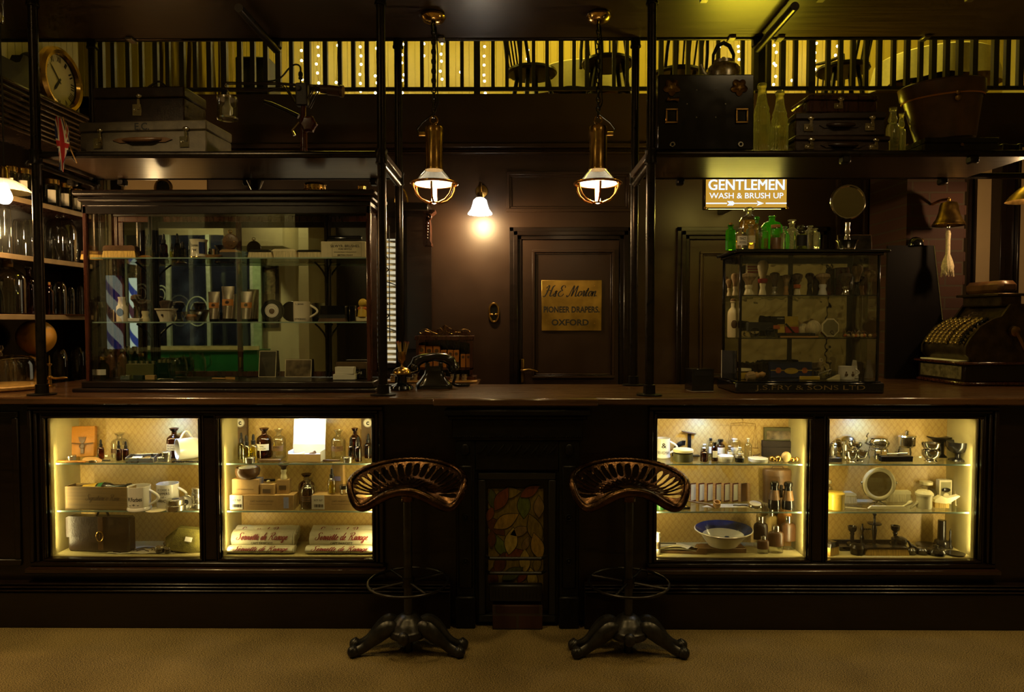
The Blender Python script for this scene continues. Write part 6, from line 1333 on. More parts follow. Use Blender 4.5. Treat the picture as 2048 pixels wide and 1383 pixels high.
solid('round_box','dim round box lid standing at the right end of the middle shelf','box',RL(1741,3.66),MB().at(T3(0,0,17*k),RX(pi/2)).lathe([(0,0),(17*k,0),(17*k,.012),(0,.014)],28),M['hide'])
# floor of the small case
z=RBase+.0004
l=RL(1458,3.60);e=thing('framed_card','dark card with a pale edge standing at the left end of the case floor','card',l,R(-60));MB().box(-.05,.05,0,.003,0,56*k).build('board',M['blackm'],e);MB().box(-.053,-.05,-.001,.004,0,56*k).build('pale_edge',M['label'],e)
e=tin('low yellow tub with white lid left on the case floor',RL(1484,3.60),20*k,36*k,M['yellow'],M['ivory'],lid=.2,cat='tub',name='tub')
l=RL(1505,3.53);e=thing('shaving_brush','pale shaving brush lying on its side in front of the yellow tub','shaving brush',l+V((-.032,0,.0135)),R(6),ry=R(82));MB().lathe([(0,0),(6*k,0),(10*k,8*k),(9*k,16*k),(0,17*k)],16).build('bristles',M['badgerl'],e);MB().lathe([(0,16*k),(5*k,16*k),(7*k,22*k),(4*k,27*k),(6*k,34*k),(3*k,39*k),(0,40*k)],16).build('handle',M['boxwood'],e)
for i in range(5):bottle('dark squat pot in the row behind the yellow tub, number %s from the left'%['one','two','three','four','five'][i],RL(1488+11*i,3.68),30*k,11*k,M['brown'],'jar','cap',M['black'],group='dark pots at the back of the small case floor',cat='pot',name='pot')
l=RL(1580,3.66);e=carton('blue soap carton with yellow oval on the floor of the small case',l,84*k,.03,32*k,M['navy'],parts=[('pale_band',M['yellow'],0,1,.45,.5)])
MB().at(T3(0,-.0165,14*k),SC(1,.05,.45)).ball((0,0,0),14*k,20,10).build('yellow_oval',M['yelp'],e);MB().at(T3(-26*k,-.0165,15*k),SC(1,.06,1)).ball((0,0,0),6*k,14,8).build('orange_seal',M['orange'],e);MB().at(T3(27*k,-.0165,15*k),SC(1,.06,1)).ball((0,0,0),6*k,14,8).build('orange_seal',M['orange'],e)
solid('moustache_comb','yellowish comb lying at the front of the case floor','comb',RL(1622,3.52),MB().box(-22*k,16*k,-.009,.009,0,7*k,.002),M['yellow']);solid('soap_wedge','pale wedge of soap beside the yellowish comb','soap',RL(1665,3.53),MB().prism([(-10*k,0),(12*k,0),(12*k,10*k)],-.014,.014),M['ivory'])
l=RL(1651,3.63);e=thing('glass_tray','low clear glass tray of small tools behind the case mug','tray',l);MB().lathe([(0,0),(22*k,0),(24*k,14*k),(23*k,14*k),(21*k,2*k),(0,2*k)],30).build('tray',M['cglass'],e);MB().tube([(-.04,0,.02),(.03,0,.045)],.003,6).build('tool',M['silver'],e)
e=mug('white mug printed with two small bottle motifs, right on the case floor',RL(1693,3.55),26*k,31*k,M['white'],1,foot=False)
for s,m_ in((-.35,'ink'),(.25,'ink')):a=-pi/2+s*1.3;MB().at(T3(15.8*k*cos(a),15.8*k*sin(a),10*k),SC(1,.5,1)).ball((0,0,0),3.2*k,12,8).ball((0,0,5*k),1.6*k,10,6).build('printed_bottle',M['cardd'],e)
solid('folded_card','white folded card standing behind the bottle motif mug','card',RL(1708,3.62),MB().prism([(-9*k,0),(9*k,0),(4*k,36*k),(-3*k,37*k)],-.002,.002),M['label'])
# ------------------------------------------------------------------ right end of the counter: board, bell, cash register
y=4.345;k=y/F;xa,xb,xc=Xp(1770,y,1.5),Xp(1863,y,1.8),Xp(1895,y,1.2);zt=Zp(492,y);e=thing('sloping_board','tall dark board with a slanting right edge standing behind the glass case','board',((xa+xc)/2,y-.01,ZC+.0006));c=(xa+xc)/2
MB().prism([(xa-c,0),(xc-c,0),(xb-c,zt-ZC),(xa-c,zt-ZC)],-.012,.008).build('panel',mat('black_painted_board',(.005,.003,.002),.62,spec=.15),e);MB().tube([(xc-c,-.013,0),(xb-c,-.013,zt-ZC)],.0035,6).build('bright_edge',M['silver'],e)
l=V((Xp(1829,y,zt),y-.012,zt+.0006));e=thing('counter_bell','small dark dome bell with brass knob on top of the dark board','bell',l);MB().lathe([(0,0),(.044,0),(.044,.01),(.038,.032),(.02,.05),(0,.055)],28).build('dome',M['black'],e);MB().at(T3(.03,-.012,.012)).lathe([(0,0),(.010,0),(.013,.012),(.008,.028),(0,.03)],12).build('knob',M['gold'],e)
yb=4.22;p=at(1897,450,yb);k=yb/F;e=thing('ship_bell',"brass ship's bell with a white rope pull hanging on the brick pier",'bell',(p.x,yb,p.z));r=29*k
MB().lathe([(r,0),(r*.98,3*k),(r*.78,12*k),(r*.62,26*k),(r*.56,38*k),(r*.48,44*k),(.1*r,47*k),(0,47*k)],36).build('bell',M['brassd'],e);MB().lathe([(r*.99,-.004),(r*1.02,.002),(r*.98,.010)],36).build('rim',M['brass'],e);MB().at(T3(0,0,47*k)).lathe([(0,-.004),(.010,0),(.012,.012),(0,.02)],12).tube([(0,0,.014),(0,.08,.02),(0,.17,.01)],.009,8).build('bracket',M['brass'],e)
MB().lathe([(0,-8*k),(3*k,-7*k),(4*k,-3*k),(2*k,2*k),(1.5*k,30*k),(0,30*k)],12).build('clapper',M['silver'],e)
z0=-9*k;pr=[(0,z0),(3*k,z0-2*k),(4.5*k,z0-8*k),(3.6*k,z0-20*k),(3.8*k,z0-48*k),(8*k,z0-60*k),(11*k,z0-72*k),(10*k,z0-82*k),(5*k,z0-88*k),(0,z0-89*k)]
MB().lathe([(a,z0+(b-z0))for a,b in pr],40,fl=lambda a,z:1+.06*cos(10*a+z*220)).build('rope_pull',M['rope'],e)
mb=MB();rnd=random.Random(4)
for i in range(60):a=rnd.uniform(0,6.28);mb.tube([(8*k*cos(a),8*k*sin(a),z0-rnd.uniform(66,78)*k),(11.5*k*cos(a),11.5*k*sin(a),z0-rnd.uniform(82,94)*k)],.0011,4)
mb.build('frayed_tassel',M['rope'],e)
# cash register, front turned to the left
M['nick']=mat('dark_bronzed_case',(.085,.06,.03),.38,metal=.9,var=.4,scale=20,bump=.3,bscale=70);M['key']=mat('brass_ringed_key',(.5,.36,.12),.3,metal=.8,var=.2)
a=-88;l=onz(1934,772,ZC);ux,uy=cos(R(a)),sin(R(a));W_,D_=.42,.46
e=thing('cash_register','ornate antique cash register with rows of round keys, right end of the counter','cash register',(0,0,ZC+.0006),R(a))
# local frame: x along the front, -y outwards; nearest corner (x=+W/2, y=-D/2) sits at pixel 1934
off=Mx.Rotation(R(a),3,'Z')@V((W_/2,-D_/2,0));e.location=(l.x-off.x,l.y+.02-off.y,ZC+.0006)
MB().box(-W_/2-.01,W_/2+.01,-D_/2-.01,D_/2+.01,0,.02,.006).build('plinth',M['mahog'],e)
d_=MB().box(-W_/2,W_/2,-D_/2,D_/2,.02,.115,.004).build('drawer_case',M['wood'],e);MB().box(-W_*.44,W_*.44,-D_/2-.004,-D_/2,.032,.105,.003).build('embossed_plate',mat('embossed_tin_plate',(.26,.22,.12),.45,metal=.8,bump=1,bscale=45,scale=30,var=.5),d_)
MB().box(-W_/2-.02,W_/2+.02,-D_/2-.02,D_/2+.02,.115,.13,.004).build('ledge',M['mahog'],e);MB().box(-W_*.42,W_*.42,-D_/2-.012,-D_/2+.05,.13,.137,.002).build('marble_slab',M['label'],e)
w2=W_*.46;prof=[(-D_/2+.05,.13),(-D_/2+.02,.17),(-D_/2+.02,.215),(-D_/2+.045,.26),(-D_/2+.10,.315),(-D_/2+.17,.355),(-D_/2+.22,.37),(-D_/2+.24,.40),(-D_/2+.27,.44),(D_/2-.03,.44),(D_/2-.03,.13)]
MB().at(RZ(pi/2)).prism([(yy,zz)for yy,zz in prof],-w2,w2).build('cabinet_body',M['nick'],e)
for s in(-1,1):
    MB().at(RZ(pi/2)).prism([(yy+(.0 if i in(0,10,9)else-.012),zz+(.012 if 3<i<10 else 0))for i,(yy,zz)in enumerate(prof)],-s*w2-.008,-s*w2+.008).build('side_rim',M['nick'],e)
kp=spl([(q[0],q[1])for q in prof[2:7]],3);rows=[kp[i]for i in range(1,len(kp)-1)]
for c_ in range(8):
    for(yy,zz)in rows[:9]:
        MB().at(T3((c_-3.5)*W_*.098+(.012 if c_>4 else-.006),yy-.012,zz+.010),RX(R(50))).lathe([(0,-.012),(.004,-.012),(.004,0),(.0115,.002),(.0115,.008),(.009,.010),(0,.0095)],10).build('key',M['key']if c_!=7 else M['black'],e)
MB().box(-W_*.38,W_*.38,-.0,.12,.44,.50,.006).box(-W_*.42,W_*.42,-.03,.15,.497,.512,.003).build('indicator_box',M['nick'],e);MB().box(-W_*.36,W_*.36,.0,.11,.512,.585,.022).build('top_sign',M['hide'],e)
mb=MB().at(T3(w2+.012,.04,.30),RY(pi/2));mb.lathe([(0,0),(.03,0),(.028,.02),(.016,.026),(0,.03)],20);mb.at().tube([(w2+.03,.04,.30),(w2+.04,.06,.25),(w2+.045,.085,.19)],[.012,.010,.009],8);mb.build('crank_arm',M['brassd'],e);MB().tube([(w2+.045,.085,.19),(w2+.12,.085,.19)],[.010,.013],10).build('crank_handle',M['blackm'],e)
mb=MB()
for s in range(2):
    for i in range(14):mb.ball((w2+.004,-D_/2+.09+i*.025,.165+s*.028),.0075,6,5,.5,1,1)
mb.build('side_embossing',M['nick'],e)
# ------------------------------------------------------------------ contents of the four counter niches
SU,SL,SB=Z2+.0005,Z1+.0005,Z0+.0005
k=KN
def N_(px,py,z):return pos(px,py,z)
def NY(px,Y,z):return V((Xp(px,Y,z),Y,z))
# ---- first niche, upper shelf
l=N_(168,913,SU);e=thing('leather_pouch','tan leather roll pouch with strap standing upright, far left niche','pouch',l,R(6),rx=R(-4));w_,h=47*k,63*k
MB().box(-w_/2,w_/2,-.014,.014,0,h,.006).build('body',M['tan'],e);MB().prism([(-w_/2,h*.46),(w_/2,h*.46),(w_/2,h),(-w_/2,h)],-.017,-.0142).build('flap',M['tan'],e)
mb=MB().prism([(-w_*.16,h*.66),(w_*.16,h*.66),(w_*.10,h*.5),(0,h*.44),(-w_*.10,h*.5)],-.021,-.0172);mb.tube([(-w_*.44,-.018,h*.46),(-w_*.12,-.021,h*.43),(.12*w_,-.021,h*.43),(w_*.44,-.018,h*.46)],.0028,6);mb.box(-w_*.07,w_*.07,-.020,-.0145,h*.12,h*.42,.001);mb.ring((0,-.022,h*.36),w_*.1,.0025,'y',14,6);mb.build('strap',M['hidel'],e)
bottle('small amber dropper bottle beside the tan pouch',N_(202,917,SU),40*k,12*k,M['amber'],'dropper','drop')
bottle('clear stoppered apothecary bottle in the far left niche',N_(240,913,SU),50*k,32*k,M['cglass'],'apoth','mush',lab=M['hidel'],labz=(.2,.38))
bottle('dark dropper bottle in front of the clear apothecary bottle',N_(238,920,SU),40*k,11*k,M['brown'],'dropper','drop')
bottle('second dark dropper bottle right of the clear apothecary bottle',N_(252,919,SU),38*k,11*k,M['brown'],'dropper','drop')
l=N_(185,922,SU);solid('oval_brush','oval wooden backed brush lying at the front of the far left shelf','brush',l,MB().at(SC(1,.45,1),RY(R(8))).lathe([(0,0),(.040,.003),(.046,.008),(.040,.013),(0,.016)],28),M['boxwood'],rot=(R(25),0,0))
tin('small silver tin left on the far left upper shelf',N_(143,920,SU),10*k,18*k);solid('leather_comb_case','mustard leather comb case lying along the front left of the shelf','comb case',N_(145,926,SU),MB().box(-32*k,28*k,-.010,.010,0,3*k,.002),M['tan'],R(-8));solid('dark_comb','dark tortoiseshell comb lying behind the silver clip','comb',N_(198,921,SU),MB().box(-24*k,22*k,-.006,.006,0,2.4*k,.001),M['ebony']);solid('silver_clip','small silver moustache clip at the shelf front','clip',N_(186,926,SU),MB().tube([(-8*k,0,2*k),(-2*k,.002,3*k),(8*k,0,2*k)],.003,6).ball((5*k,0,3*k),.004,8,6),M['silver'])
l=N_(285,921,SU);e=thing('hinged_tin','open silver tin showing small pictures and trinkets, far left niche','tin',l,R(4),rx=R(12));w_,d=54*k,.055
frame(MB().at(RX(-pi/2)),-w_/2,w_/2,-d/2,d/2,.0035,0,10*k,.001);mb=MB();mb.box(-w_/2,w_/2,-d/2,d/2,0,.003,.001)
for sx in(-1,1):mb.box(sx*w_/2-.002,sx*w_/2+.002,-d/2,d/2,0,11*k,.001)
for sy in(-1,1):mb.box(-w_/2,w_/2,sy*d/2-.002,sy*d/2+.002,0,11*k,.001)
mb.build('tray',M['alu'],e);MB().box(-w_*.4,w_*.4,-d*.36,d*.36,.004,6*k).build('lining',M['ink'],e);MB().box(-w_*.38,-.004,-d*.3,d*.3,6*k,7*k).build('picture',M['label'],e);MB().at(T3(w_*.2,0,7*k)).lathe([(0,0),(.015,0),(.015,.003),(0,.004)],20).build('medal',M['silver'],e)
for px,py,n_,t in((323,922,0,'left of a pair'),(333,922,0,'under the stacked one'),):tin('clear lidded silver tin, '+t+' beside the open tin',N_(px,py,SU),9*k,17*k)
tin('silver tin stacked on top of the pair beside the open tin',N_(333,922,SU)+V((.002,0,9.2*k)),10*k,18*k);solid('wire_comb','dark beard comb leaning behind the stacked silver tins','comb',N_(318,916,SU),MB().at(RY(R(-18))).box(-14*k,16*k,-.003,.003,3*k,9*k,.001),M['ebony'])
bottle('brown apothecary bottle with white pharmacy label, right in the far left niche',N_(349,914,SU),61*k,29*k,M['brown'],'apoth','mush',M['brown'],lab=M['label'],text=('POT.','BROMID.'),labz=(.27,.48))
e=mug('white mug lying on its side at the right end of the far left niche',N_(396,914,SU)+V((0,-.01,21.5*k)),38*k,43*k,M['white'],1,foot=False,flip=(R(28),R(-90),R(12)))
l=N_(372,925,SU);mb=MB()
for i in range(15):mb.ball(((-26+3.7*i)*k,.003*sin(i),1.8*k),2*k,8,6)
solid('bead_chain','string of dark shiny beads lying at the shelf front','beads',l,mb,M['clamp'])
# first niche, middle shelf
l=N_(198,1019,SL);e=thing('wine_crate','narrow wooden bottle crate with script lettering, far left niche','crate',l+V((0,.03,0)),R(-4));w_,h,d=135*k,46*k,.075
mb=MB();mb.box(-w_/2,w_/2,-d/2,-d/2+.006,0,h,.001);mb.box(-w_/2,w_/2,d/2-.006,d/2,0,h,.001);mb.box(-w_/2,-w_/2+.006,-d/2,d/2,0,h,.001);mb.box(w_/2-.006,w_/2,-d/2,d/2,0,h,.001);mb.box(-w_/2,w_/2,-d/2,d/2,0,.006);mb.build('box',M['crate'],e)
mb=MB().at(T3(.025,-d/2-.0008,h*.42));script(mb,'Signature o Rare',70*k,.3,.12);mb.build('script_lettering',M['cardd'],e)
e2=thing('wine_bottle','dark wine bottle lying in straw in the wooden crate','bottle',l+V((.012,.03,h*.82)),R(-5),ry=R(82));MB().at(T3(0,0,-62*k)).lathe([(0,0),(13*k,1*k),(14*k,4*k),(14*k,66*k),(11*k,76*k),(5*k,86*k),(4.5*k,110*k),(6*k,111*k),(6*k,118*k),(0,119*k)],24).build('body',M['black'],e2);patch(MB().at(T3(0,0,-62*k)),14.2*k,pi-1.4,pi+1.4,20*k,50*k).build('label',M['yelp'],e2);patch(MB().at(T3(0,0,-62*k)),14.2*k,pi-1.3,pi+1.3,54*k,64*k).build('collar_label',M['greenp'],e2)
rnd=random.Random(11);mb=MB()
for i in range(110):
    x,y_=rnd.uniform(-.5,.5)*w_*.94,rnd.uniform(-.4,.4)*d;L_=rnd.uniform(.015,.04);a=rnd.uniform(0,6.3);zz=h*.78+rnd.uniform(-.006,.008)
    mb.tube([(x,y_,zz),(x+L_*cos(a)*.5,y_+L_*sin(a)*.2,zz+rnd.uniform(.0,.008)),(x+L_*cos(a),y_+L_*sin(a)*.4,zz+rnd.uniform(-.004,.018))],.0006,4)
o=mb.build('straw',M['straw'],loc=l+V((0,.03,0)),rz=R(-4));tag(o,'wisps of packing straw in the wooden crate around the bottle','straw',kind='stuff')
mug('white footed mug with gothic name lettering, middle shelf, far left niche',N_(279,1019,SL),48*k,42*k,M['white'],1,[('W.Forbes',.52,.72,.17),('- + -',.3,.45,.08)])
mug('taller white mug with four lines of black writing behind the tins',N_(336,1012,SL),47*k,42*k,M['white'],1,[('GROOMERS &',.80,.62,.11),('TRIPPERS',.65,.62,.11),('- of -',.5,.3,.08),('CHARACTER',.34,.62,.12)],foot=False)
solid('round_coaster','round printed paper coaster in front of the footed mug','coaster',N_(314,1020,SL),MB().lathe([(0,0),(21*k,0),(21*k,.0016),(0,.0016)],28),M['paper']);solid('brass_moustache_spoon','brass spoon bowl showing between the two white mugs','spoon',N_(301,1012,SL),MB().at(SC(1,.6,1)).lathe([(0,0),(.012,.001),(.018,.008),(.016,.009),(0,.004)],18),M['brass'])
T_=N_(352,1020,SL);tin('lower of two silver wax tins at the front of the tins cluster',T_,11*k,37*k,badge=M['alu']);tin('upper of two silver wax tins at the front of the tins cluster',T_+V((-.004,.004,11.3*k)),10*k,34*k,badge=M['alu'])
tin('silver tin tilted on edge showing an oval portrait emblem',N_(374,1012,SL)+V((0,.012,7*k)),12*k,29*k,rot=(R(76),R(14),0),badge=M['label'])
for j,t in enumerate(('bottom','second','third','top')):tin(t+' silver tin of the tall stack at the niche right side',N_(397,1014,SL)+V((.002*(j%2),0,j*10.2*k)),10*k,26*k,group='stacked silver wax tins in the far left niche')
tin('silver tin lying behind the tilted one, lowest row',N_(378,1010,SL)+V((0,.03,0)),11*k,30*k)
# first niche, bottom
l=N_(196,1106,SB);e=thing('leather_satchel','dark brown leather satchel with a brass buckle, floor of the far left niche','satchel',l+V((0,.03,0)),R(-5));w_,h=130*k,71*k
MB().box(-w_/2,w_/2,-.025,.035,0,h,.010).build('body',M['leath'],e);MB().at(RX(0)).prism([(-w_/2-.002,h*.42),(w_/2+.002,h*.46),(w_/2+.002,h*1.0),(w_*.46,h*1.025),(-w_*.46,h*1.01),(-w_/2-.002,h*.97)],-.030,-.0255).build('flap',M['leath'],e)
mb=MB().box(w_*.02,w_*.10,-.034,-.0305,h*.1,h*1.02,.001);mb.build('strap',M['hide'],e);mb=MB().ring((w_*.06,-.037,h*.48),7.5*k,.003,'y',22,6,1,1.3);mb.box(w_*.055,w_*.065,-.039,-.036,h*.42,h*.56);mb.build('buckle',M['brass'],e);MB().tube([(-.02,0,h),(-.01,0,h+10*k),(.03,0,h+10*k),(.04,0,h)],.006,8).build('handle',M['leath'],e)
l=N_(364,1105,SB);M['tweed']=mat('green_tweed','6a6224',.9,var=.3,scale=60,bump=.5,bscale=200);e=thing('wash_bag','olive tweed wash bag with a white woven label','bag',l+V((.005,.03,0)),R(10));w_,h=86*k,54*k
MB().at(RY(R(12))).add([(-w_*.5,0,h*.38),(-w_*.4,-.035,.004),(w_*.5,-.04,.008),(w_*.5,.04,.008),(-w_*.4,.035,.004),(-w_*.25,-.02,h*.86),(w_*.5,-.022,h*.92),(w_*.5,.022,h*.92),(-w_*.25,.02,h*.86),(-w_*.30,-.042,h*.45),(w_*.5,-.048,h*.5),(w_*.5,.048,h*.5),(-w_*.3,.042,h*.45)],
[(1,2,10,9),(9,10,6,5),(5,6,7,8),(4,12,11,3),(12,8,7,11),(2,3,11,10),(10,11,7,6),(1,9,0),(9,5,0),(5,8,0),(8,12,0),(12,4,0),(4,1,0),(1,4,3,2)]).build('body',M['tweed'],e)
MB().at(RY(R(12)),T3(w_*.05,-.0478,h*.52),RX(R(-20)),T3(0,-.001,.004)).box(-.016,.016,-.001,.001,-.010,.012).build('woven_label',M['label'],e)
l=N_(292,1100,SB);e=thing('printed_cloth','cream cloth printed with a black emblem on the niche floor','cloth',l);w_=135*k;mb=MB();n=16
mb.add([((i/n-.5)*w_,(j/6-.5)*.11,.0035+.002*sin(i*1.3+j))for i in range(n+1)for j in range(7)],[(i*7+j,i*7+j+1,(i+1)*7+j+1,(i+1)*7+j)for i in range(n)for j in range(6)]);mb.build('fabric',M['towel'],e)
mb=MB();P_=[(.052*cos(t),-.02+.05*sin(t),.0068)for t in[pi*i/16 for i in range(17)]];mb.tube(P_,.0016,5);mb.tube([(x*.72,-.02+(y_+.02)*.72,z_)for x,y_,z_ in P_],.0013,5);mb.tube(spl([(-.03,-.03,.0068),(-.01,-.005,.0068),(.01,-.02,.0068),(.03,-.03,.0068)],4),.002,5)
mb.at(T3(.0,.013,.0072),RX(R(-90)));put_text(mb,'CAPT.FAWCETT',w=.062,bold=.01);mb.build('print',M['ink'],e)
for px,py,t in((320,1106,'left'),(337,1106,'right')):tin('small black pot with silver lid on the printed cloth, '+t+' of two',N_(px,py,SB)+V((0,0,.006)),11*k,17*k,M['black'],M['alu'],lid=.35)
tin('third black pot behind the pair on the printed cloth',N_(333,1100,SB)+V((0,.01,.006)),14*k,17*k,M['black'],M['alu'],lid=.3);solid('collar_studs','few dark collar studs lying on the floor of the far left niche','studs',N_(236,1106,SB),MB().ball((-.02,0,.004),.005,8,6).ball((-.005,.004,.004),.005,8,6).ball((.012,-.002,.004),.005,8,6).tube([(-.02,0,.004),(.012,-.002,.004)],.002,5),M['clamp'])
# ---- second niche, upper shelf
for px,lb in((483,'left'),(737,'right')):
    l=NY(px,3.515,SU);e=carton('tall brown card box with a round pale emblem, %s end of the second niche'%lb,l,27*k,.025,84*k,M['cardd'],group='tall brown card boxes in the second niche');mb=MB().at(T3(0,-.0132,70*k));mb.ring((0,0,0),9*k,.0007,'y',24,5);mb.at(T3(0,-.0128,70*k),RX(pi/2)).lathe([(0,0),(8*k,0),(8*k,.0006),(0,.0006)],22);mb.build('emblem',M['label'],e)
    mb=MB().at(T3(0,-.0138,69*k));put_text(mb,'c',w=6*k,bold=.03);mb.build('emblem_letter',M['ink'],e)
for px,py,hp,wd,m_,t in((483,917,54,14,'oliveg','olive dropper bottle in front of the left tall card box'),(493,923,54,16,'oil','left of two bright yellow oil dropper bottles'),(507,921,54,16,'oil','right of two bright yellow oil dropper bottles')):
    e=bottle(t,N_(px,py,SU),hp*k,wd*k,M[m_]if m_!='oil' else M['cglass'],'dropper','drop',liq=M['oil']if m_=='oil' else None,lev=.5);mb=MB();put_text_round(mb,'cf',wd*k*.51,wd*k*.5,hp*k*.14,.02,-pi/2,hp*k*.28);mb.build('lettering',M['ink'],e)
tin('small ribbed silver tin in front of the yellow oil bottles',N_(500,926,SU),11*k,19*k)
bottle('brown apothecary bottle with white label in the second niche',N_(529,914,SU),61*k,30*k,M['brown'],'apoth','mush',M['brown'],lab=M['label'],text=('SAL','CUCUM.'),labz=(.27,.48))
bottle('clear apothecary bottle with brown label beside the open white box',N_(558,915,SU),60*k,28*k,M['cglass'],'apoth','mush',lab=M['hidel'],text=('SAL.',),labz=(.27,.45))
l=N_(610,922,SU);e=thing('presentation_box','open white presentation box with lid raised, second niche','box',l+V((0,.03,0)),R(-2));w_,h,d=66*k,20*k,.075
mb=MB();mb.box(-w_/2,w_/2,-d/2,-d/2+.003,0,h*.75);mb.box(-w_/2,w_/2,d/2-.003,d/2,0,h*1.5);mb.box(-w_/2,-w_/2+.003,-d/2,d/2,0,h);mb.box(w_/2-.003,w_/2,-d/2,d/2,0,h);mb.build('tray',M['wpaper'],e);MB().box(-w_/2,w_/2,-d/2-.001,-d/2-.0002,0,h*.75).build('kraft_front',M['card'],e);MB().box(-w_/2+.004,w_/2-.004,-d/2+.004,d/2-.004,.0,h*.55).build('lining',M['wpaper'],e)
ld=MB().at(T3(0,d/2,h*1.45),RX(R(-8))).box(-w_/2,w_/2,-.002,.004,0,52*k,.001).build('lid',M['wpaper'],e);mb=MB().at(T3(0,d/2,h*1.45),RX(R(-8)),T3(0,-.003,32*k));put_text(mb,'CAPTAIN FAWCETT',w=w_*.35);mb.build('lid_print',M['alu'],ld)
solid('ivory_razor','ivory handled razor lying left in the open white box','razor',l+V((-.028,.02,h*.62)),MB().at(RY(R(70))).lathe([(0,-.026),(.007,-.02),(.009,0),(.006,.02),(0,.026)],14),M['ivory'],R(20));solid('horn_brush','horn handled brush lying right in the open white box','brush',l+V((.026,.02,h*.66)),MB().at(RY(R(65))).lathe([(0,-.02),(.008,-.02),(.009,.0),(.006,.012),(.009,.024),(0,.026)],14),M['hidel'],R(-25))
solid('carved_comb','brown carved comb lying left of the open white box','comb',N_(541,922,SU),MB().box(-22*k,20*k,-.009,.009,0,4*k,.0015),M['hidel'],R(4));solid('small_comb','dark beaded comb lying right of the open white box','comb',N_(663,922,SU),MB().box(-17*k,17*k,-.006,.006,0,3.5*k,.0015),M['hide'])
bottle('clear apothecary bottle with brown label right of the open white box',N_(677,915,SU),58*k,29*k,M['cglass'],'apoth','mush',lab=M['hidel'],text=('OL. RIC.',),labz=(.27,.45))
bottle('tall brown apothecary bottle near the right end of the second niche',N_(710,913,SU),60*k,22*k,M['brown'],'apoth','mush',M['brown'])
bottle('dark amber dropper bottle left, in front of the tall brown bottle',N_(703,918,SU),46*k,12*k,M['brown'],'dropper','drop',lab=M['black'],labz=(.15,.4));bottle('dark amber dropper bottle nearest the glass, right niche end',N_(717,922,SU),50*k,14*k,M['brown'],'dropper','drop',lab=M['black'],labz=(.15,.4));bottle('dark dropper bottle standing against the right tall card box',N_(737,915,SU),50*k,16*k,M['brown'],'dropper','drop',lab=M['black'],labz=(.15,.42))
tin('small ribbed silver tin near the right end of the second niche',N_(696,924,SU),11*k,18*k)
# second niche, middle shelf
def wide_box(px,lb):
    l=N_(px,1019,SL)+V((0,.035,0));e=carton(lb,l,126*k,.085,30*k,M['card'],R(0),lid=False);MB().box(-63*k,-38*k,-.0438,-.0428,2*k,30*k).build('white_label',M['label'],e);mb=MB().at(T3(0,-.0442,0))
    for i in range(9):mb.box((-58+2*i)*k,(-57+2*i+(i%3)*.3)*k,-.0002,.0002,6*k,12*k)
    mb.at(T3(-50*k,-.0442,20*k));put_text(mb,'5CF SLP',w=17*k,bold=.01);mb.at(T3(0,-.0436,18*k));put_text(mb,'CAPT FAWCETT LIMITED',w=46*k);mb.at(T3(-2*k,-.0436,12*k));put_text(mb,"Purveyors of Fine Gentleman's Grooming",w=44*k);mb.build('print',M['ink'],e)
    MB().box(43*k,53*k,-.0436,-.0428,4*k,26*k).build('blue_seal',mat('pale_blue_seal','9aa0c4',.6),e);return e,l
e,l=wide_box(525,'wide kraft carton with white barcode label under the wooden soap bowl')
zt2=l.z+30*k+.0006
l1=V((Xp(496,l.y,zt2),l.y,zt2));e1=carton('square kraft carton under the wooden soap bowl',l1,54*k,.06,30*k,M['card'],R(-3));front_text(e1,[('CAPT FAWCETT LIMITED',0,10*k,34*k)],.031,M['cardd'])
lb=l1+V((0,0,30*k+.0006));e=thing('soap_bowl','dark turned wooden soap bowl on top of the square carton','bowl',lb);MB().lathe([(0,0),(16*k,0),(22*k,6*k),(24*k,15*k),(22*k,22*k),(19*k,22*k),(18*k,17*k),(0,17*k)],32).build('bowl',M['hide'],e);MB().lathe([(0,17*k),(18*k,17.5*k),(17*k,22*k),(8*k,24*k),(0,24*k)],28).build('soap',M['white'],e)
l2=V((Xp(537,l.y-.015,zt2),l.y-.015,zt2));carton('small kraft carton under the safety razor',l2,29*k,.035,20*k,M['card'],R(-4),parts=[('print',M['cardd'],.2,.75,.15,.55)])
lr=l2+V((0,0,20*k+.0006));e=thing('safety_razor','safety razor with cream handle and dark head on a small carton','razor',lr);MB().at(T3(0,.0,5*k),RX(R(78))).lathe([(0,-.024),(.004,-.022),(.005,0),(.0035,.016),(0,.017)],12).build('handle',M['ivory'],e);MB().box(-11*k,11*k,.012,.022,3*k,8*k,.002).build('head',M['clamp'],e)
l3=V((Xp(568,l.y,zt2),l.y,zt2));carton('taller small carton under the standing shaving brush',l3,25*k,.035,28*k,M['card'],R(3),parts=[('print',M['cardd'],.2,.75,.3,.6)]);shaving_brush('shaving brush with dark bristles and ivory handle on a carton',l3+V((0,0,28*k+.0006)),35*k,21*k,M['badger'],M['ivory'],1.15,.55)
bottle('dark brown apothecary bottle behind the clear one, middle of the second niche',N_(611,1008,SL)+V((0,.02,0)),62*k,32*k,M['brown'],'apoth','mush',M['brown']);bottle('clear apothecary bottle with brown label and dark liquid, second niche',N_(617,1016,SL),62*k,31*k,M['cglass'],'apoth','mush',liq=M['brown'],lev=.25,lab=M['hidel'],text=('Fluid Ext','Linseed'),labz=(.28,.46))
e,l=wide_box(688,'wide kraft carton with white barcode label under the yellow oil bottle')
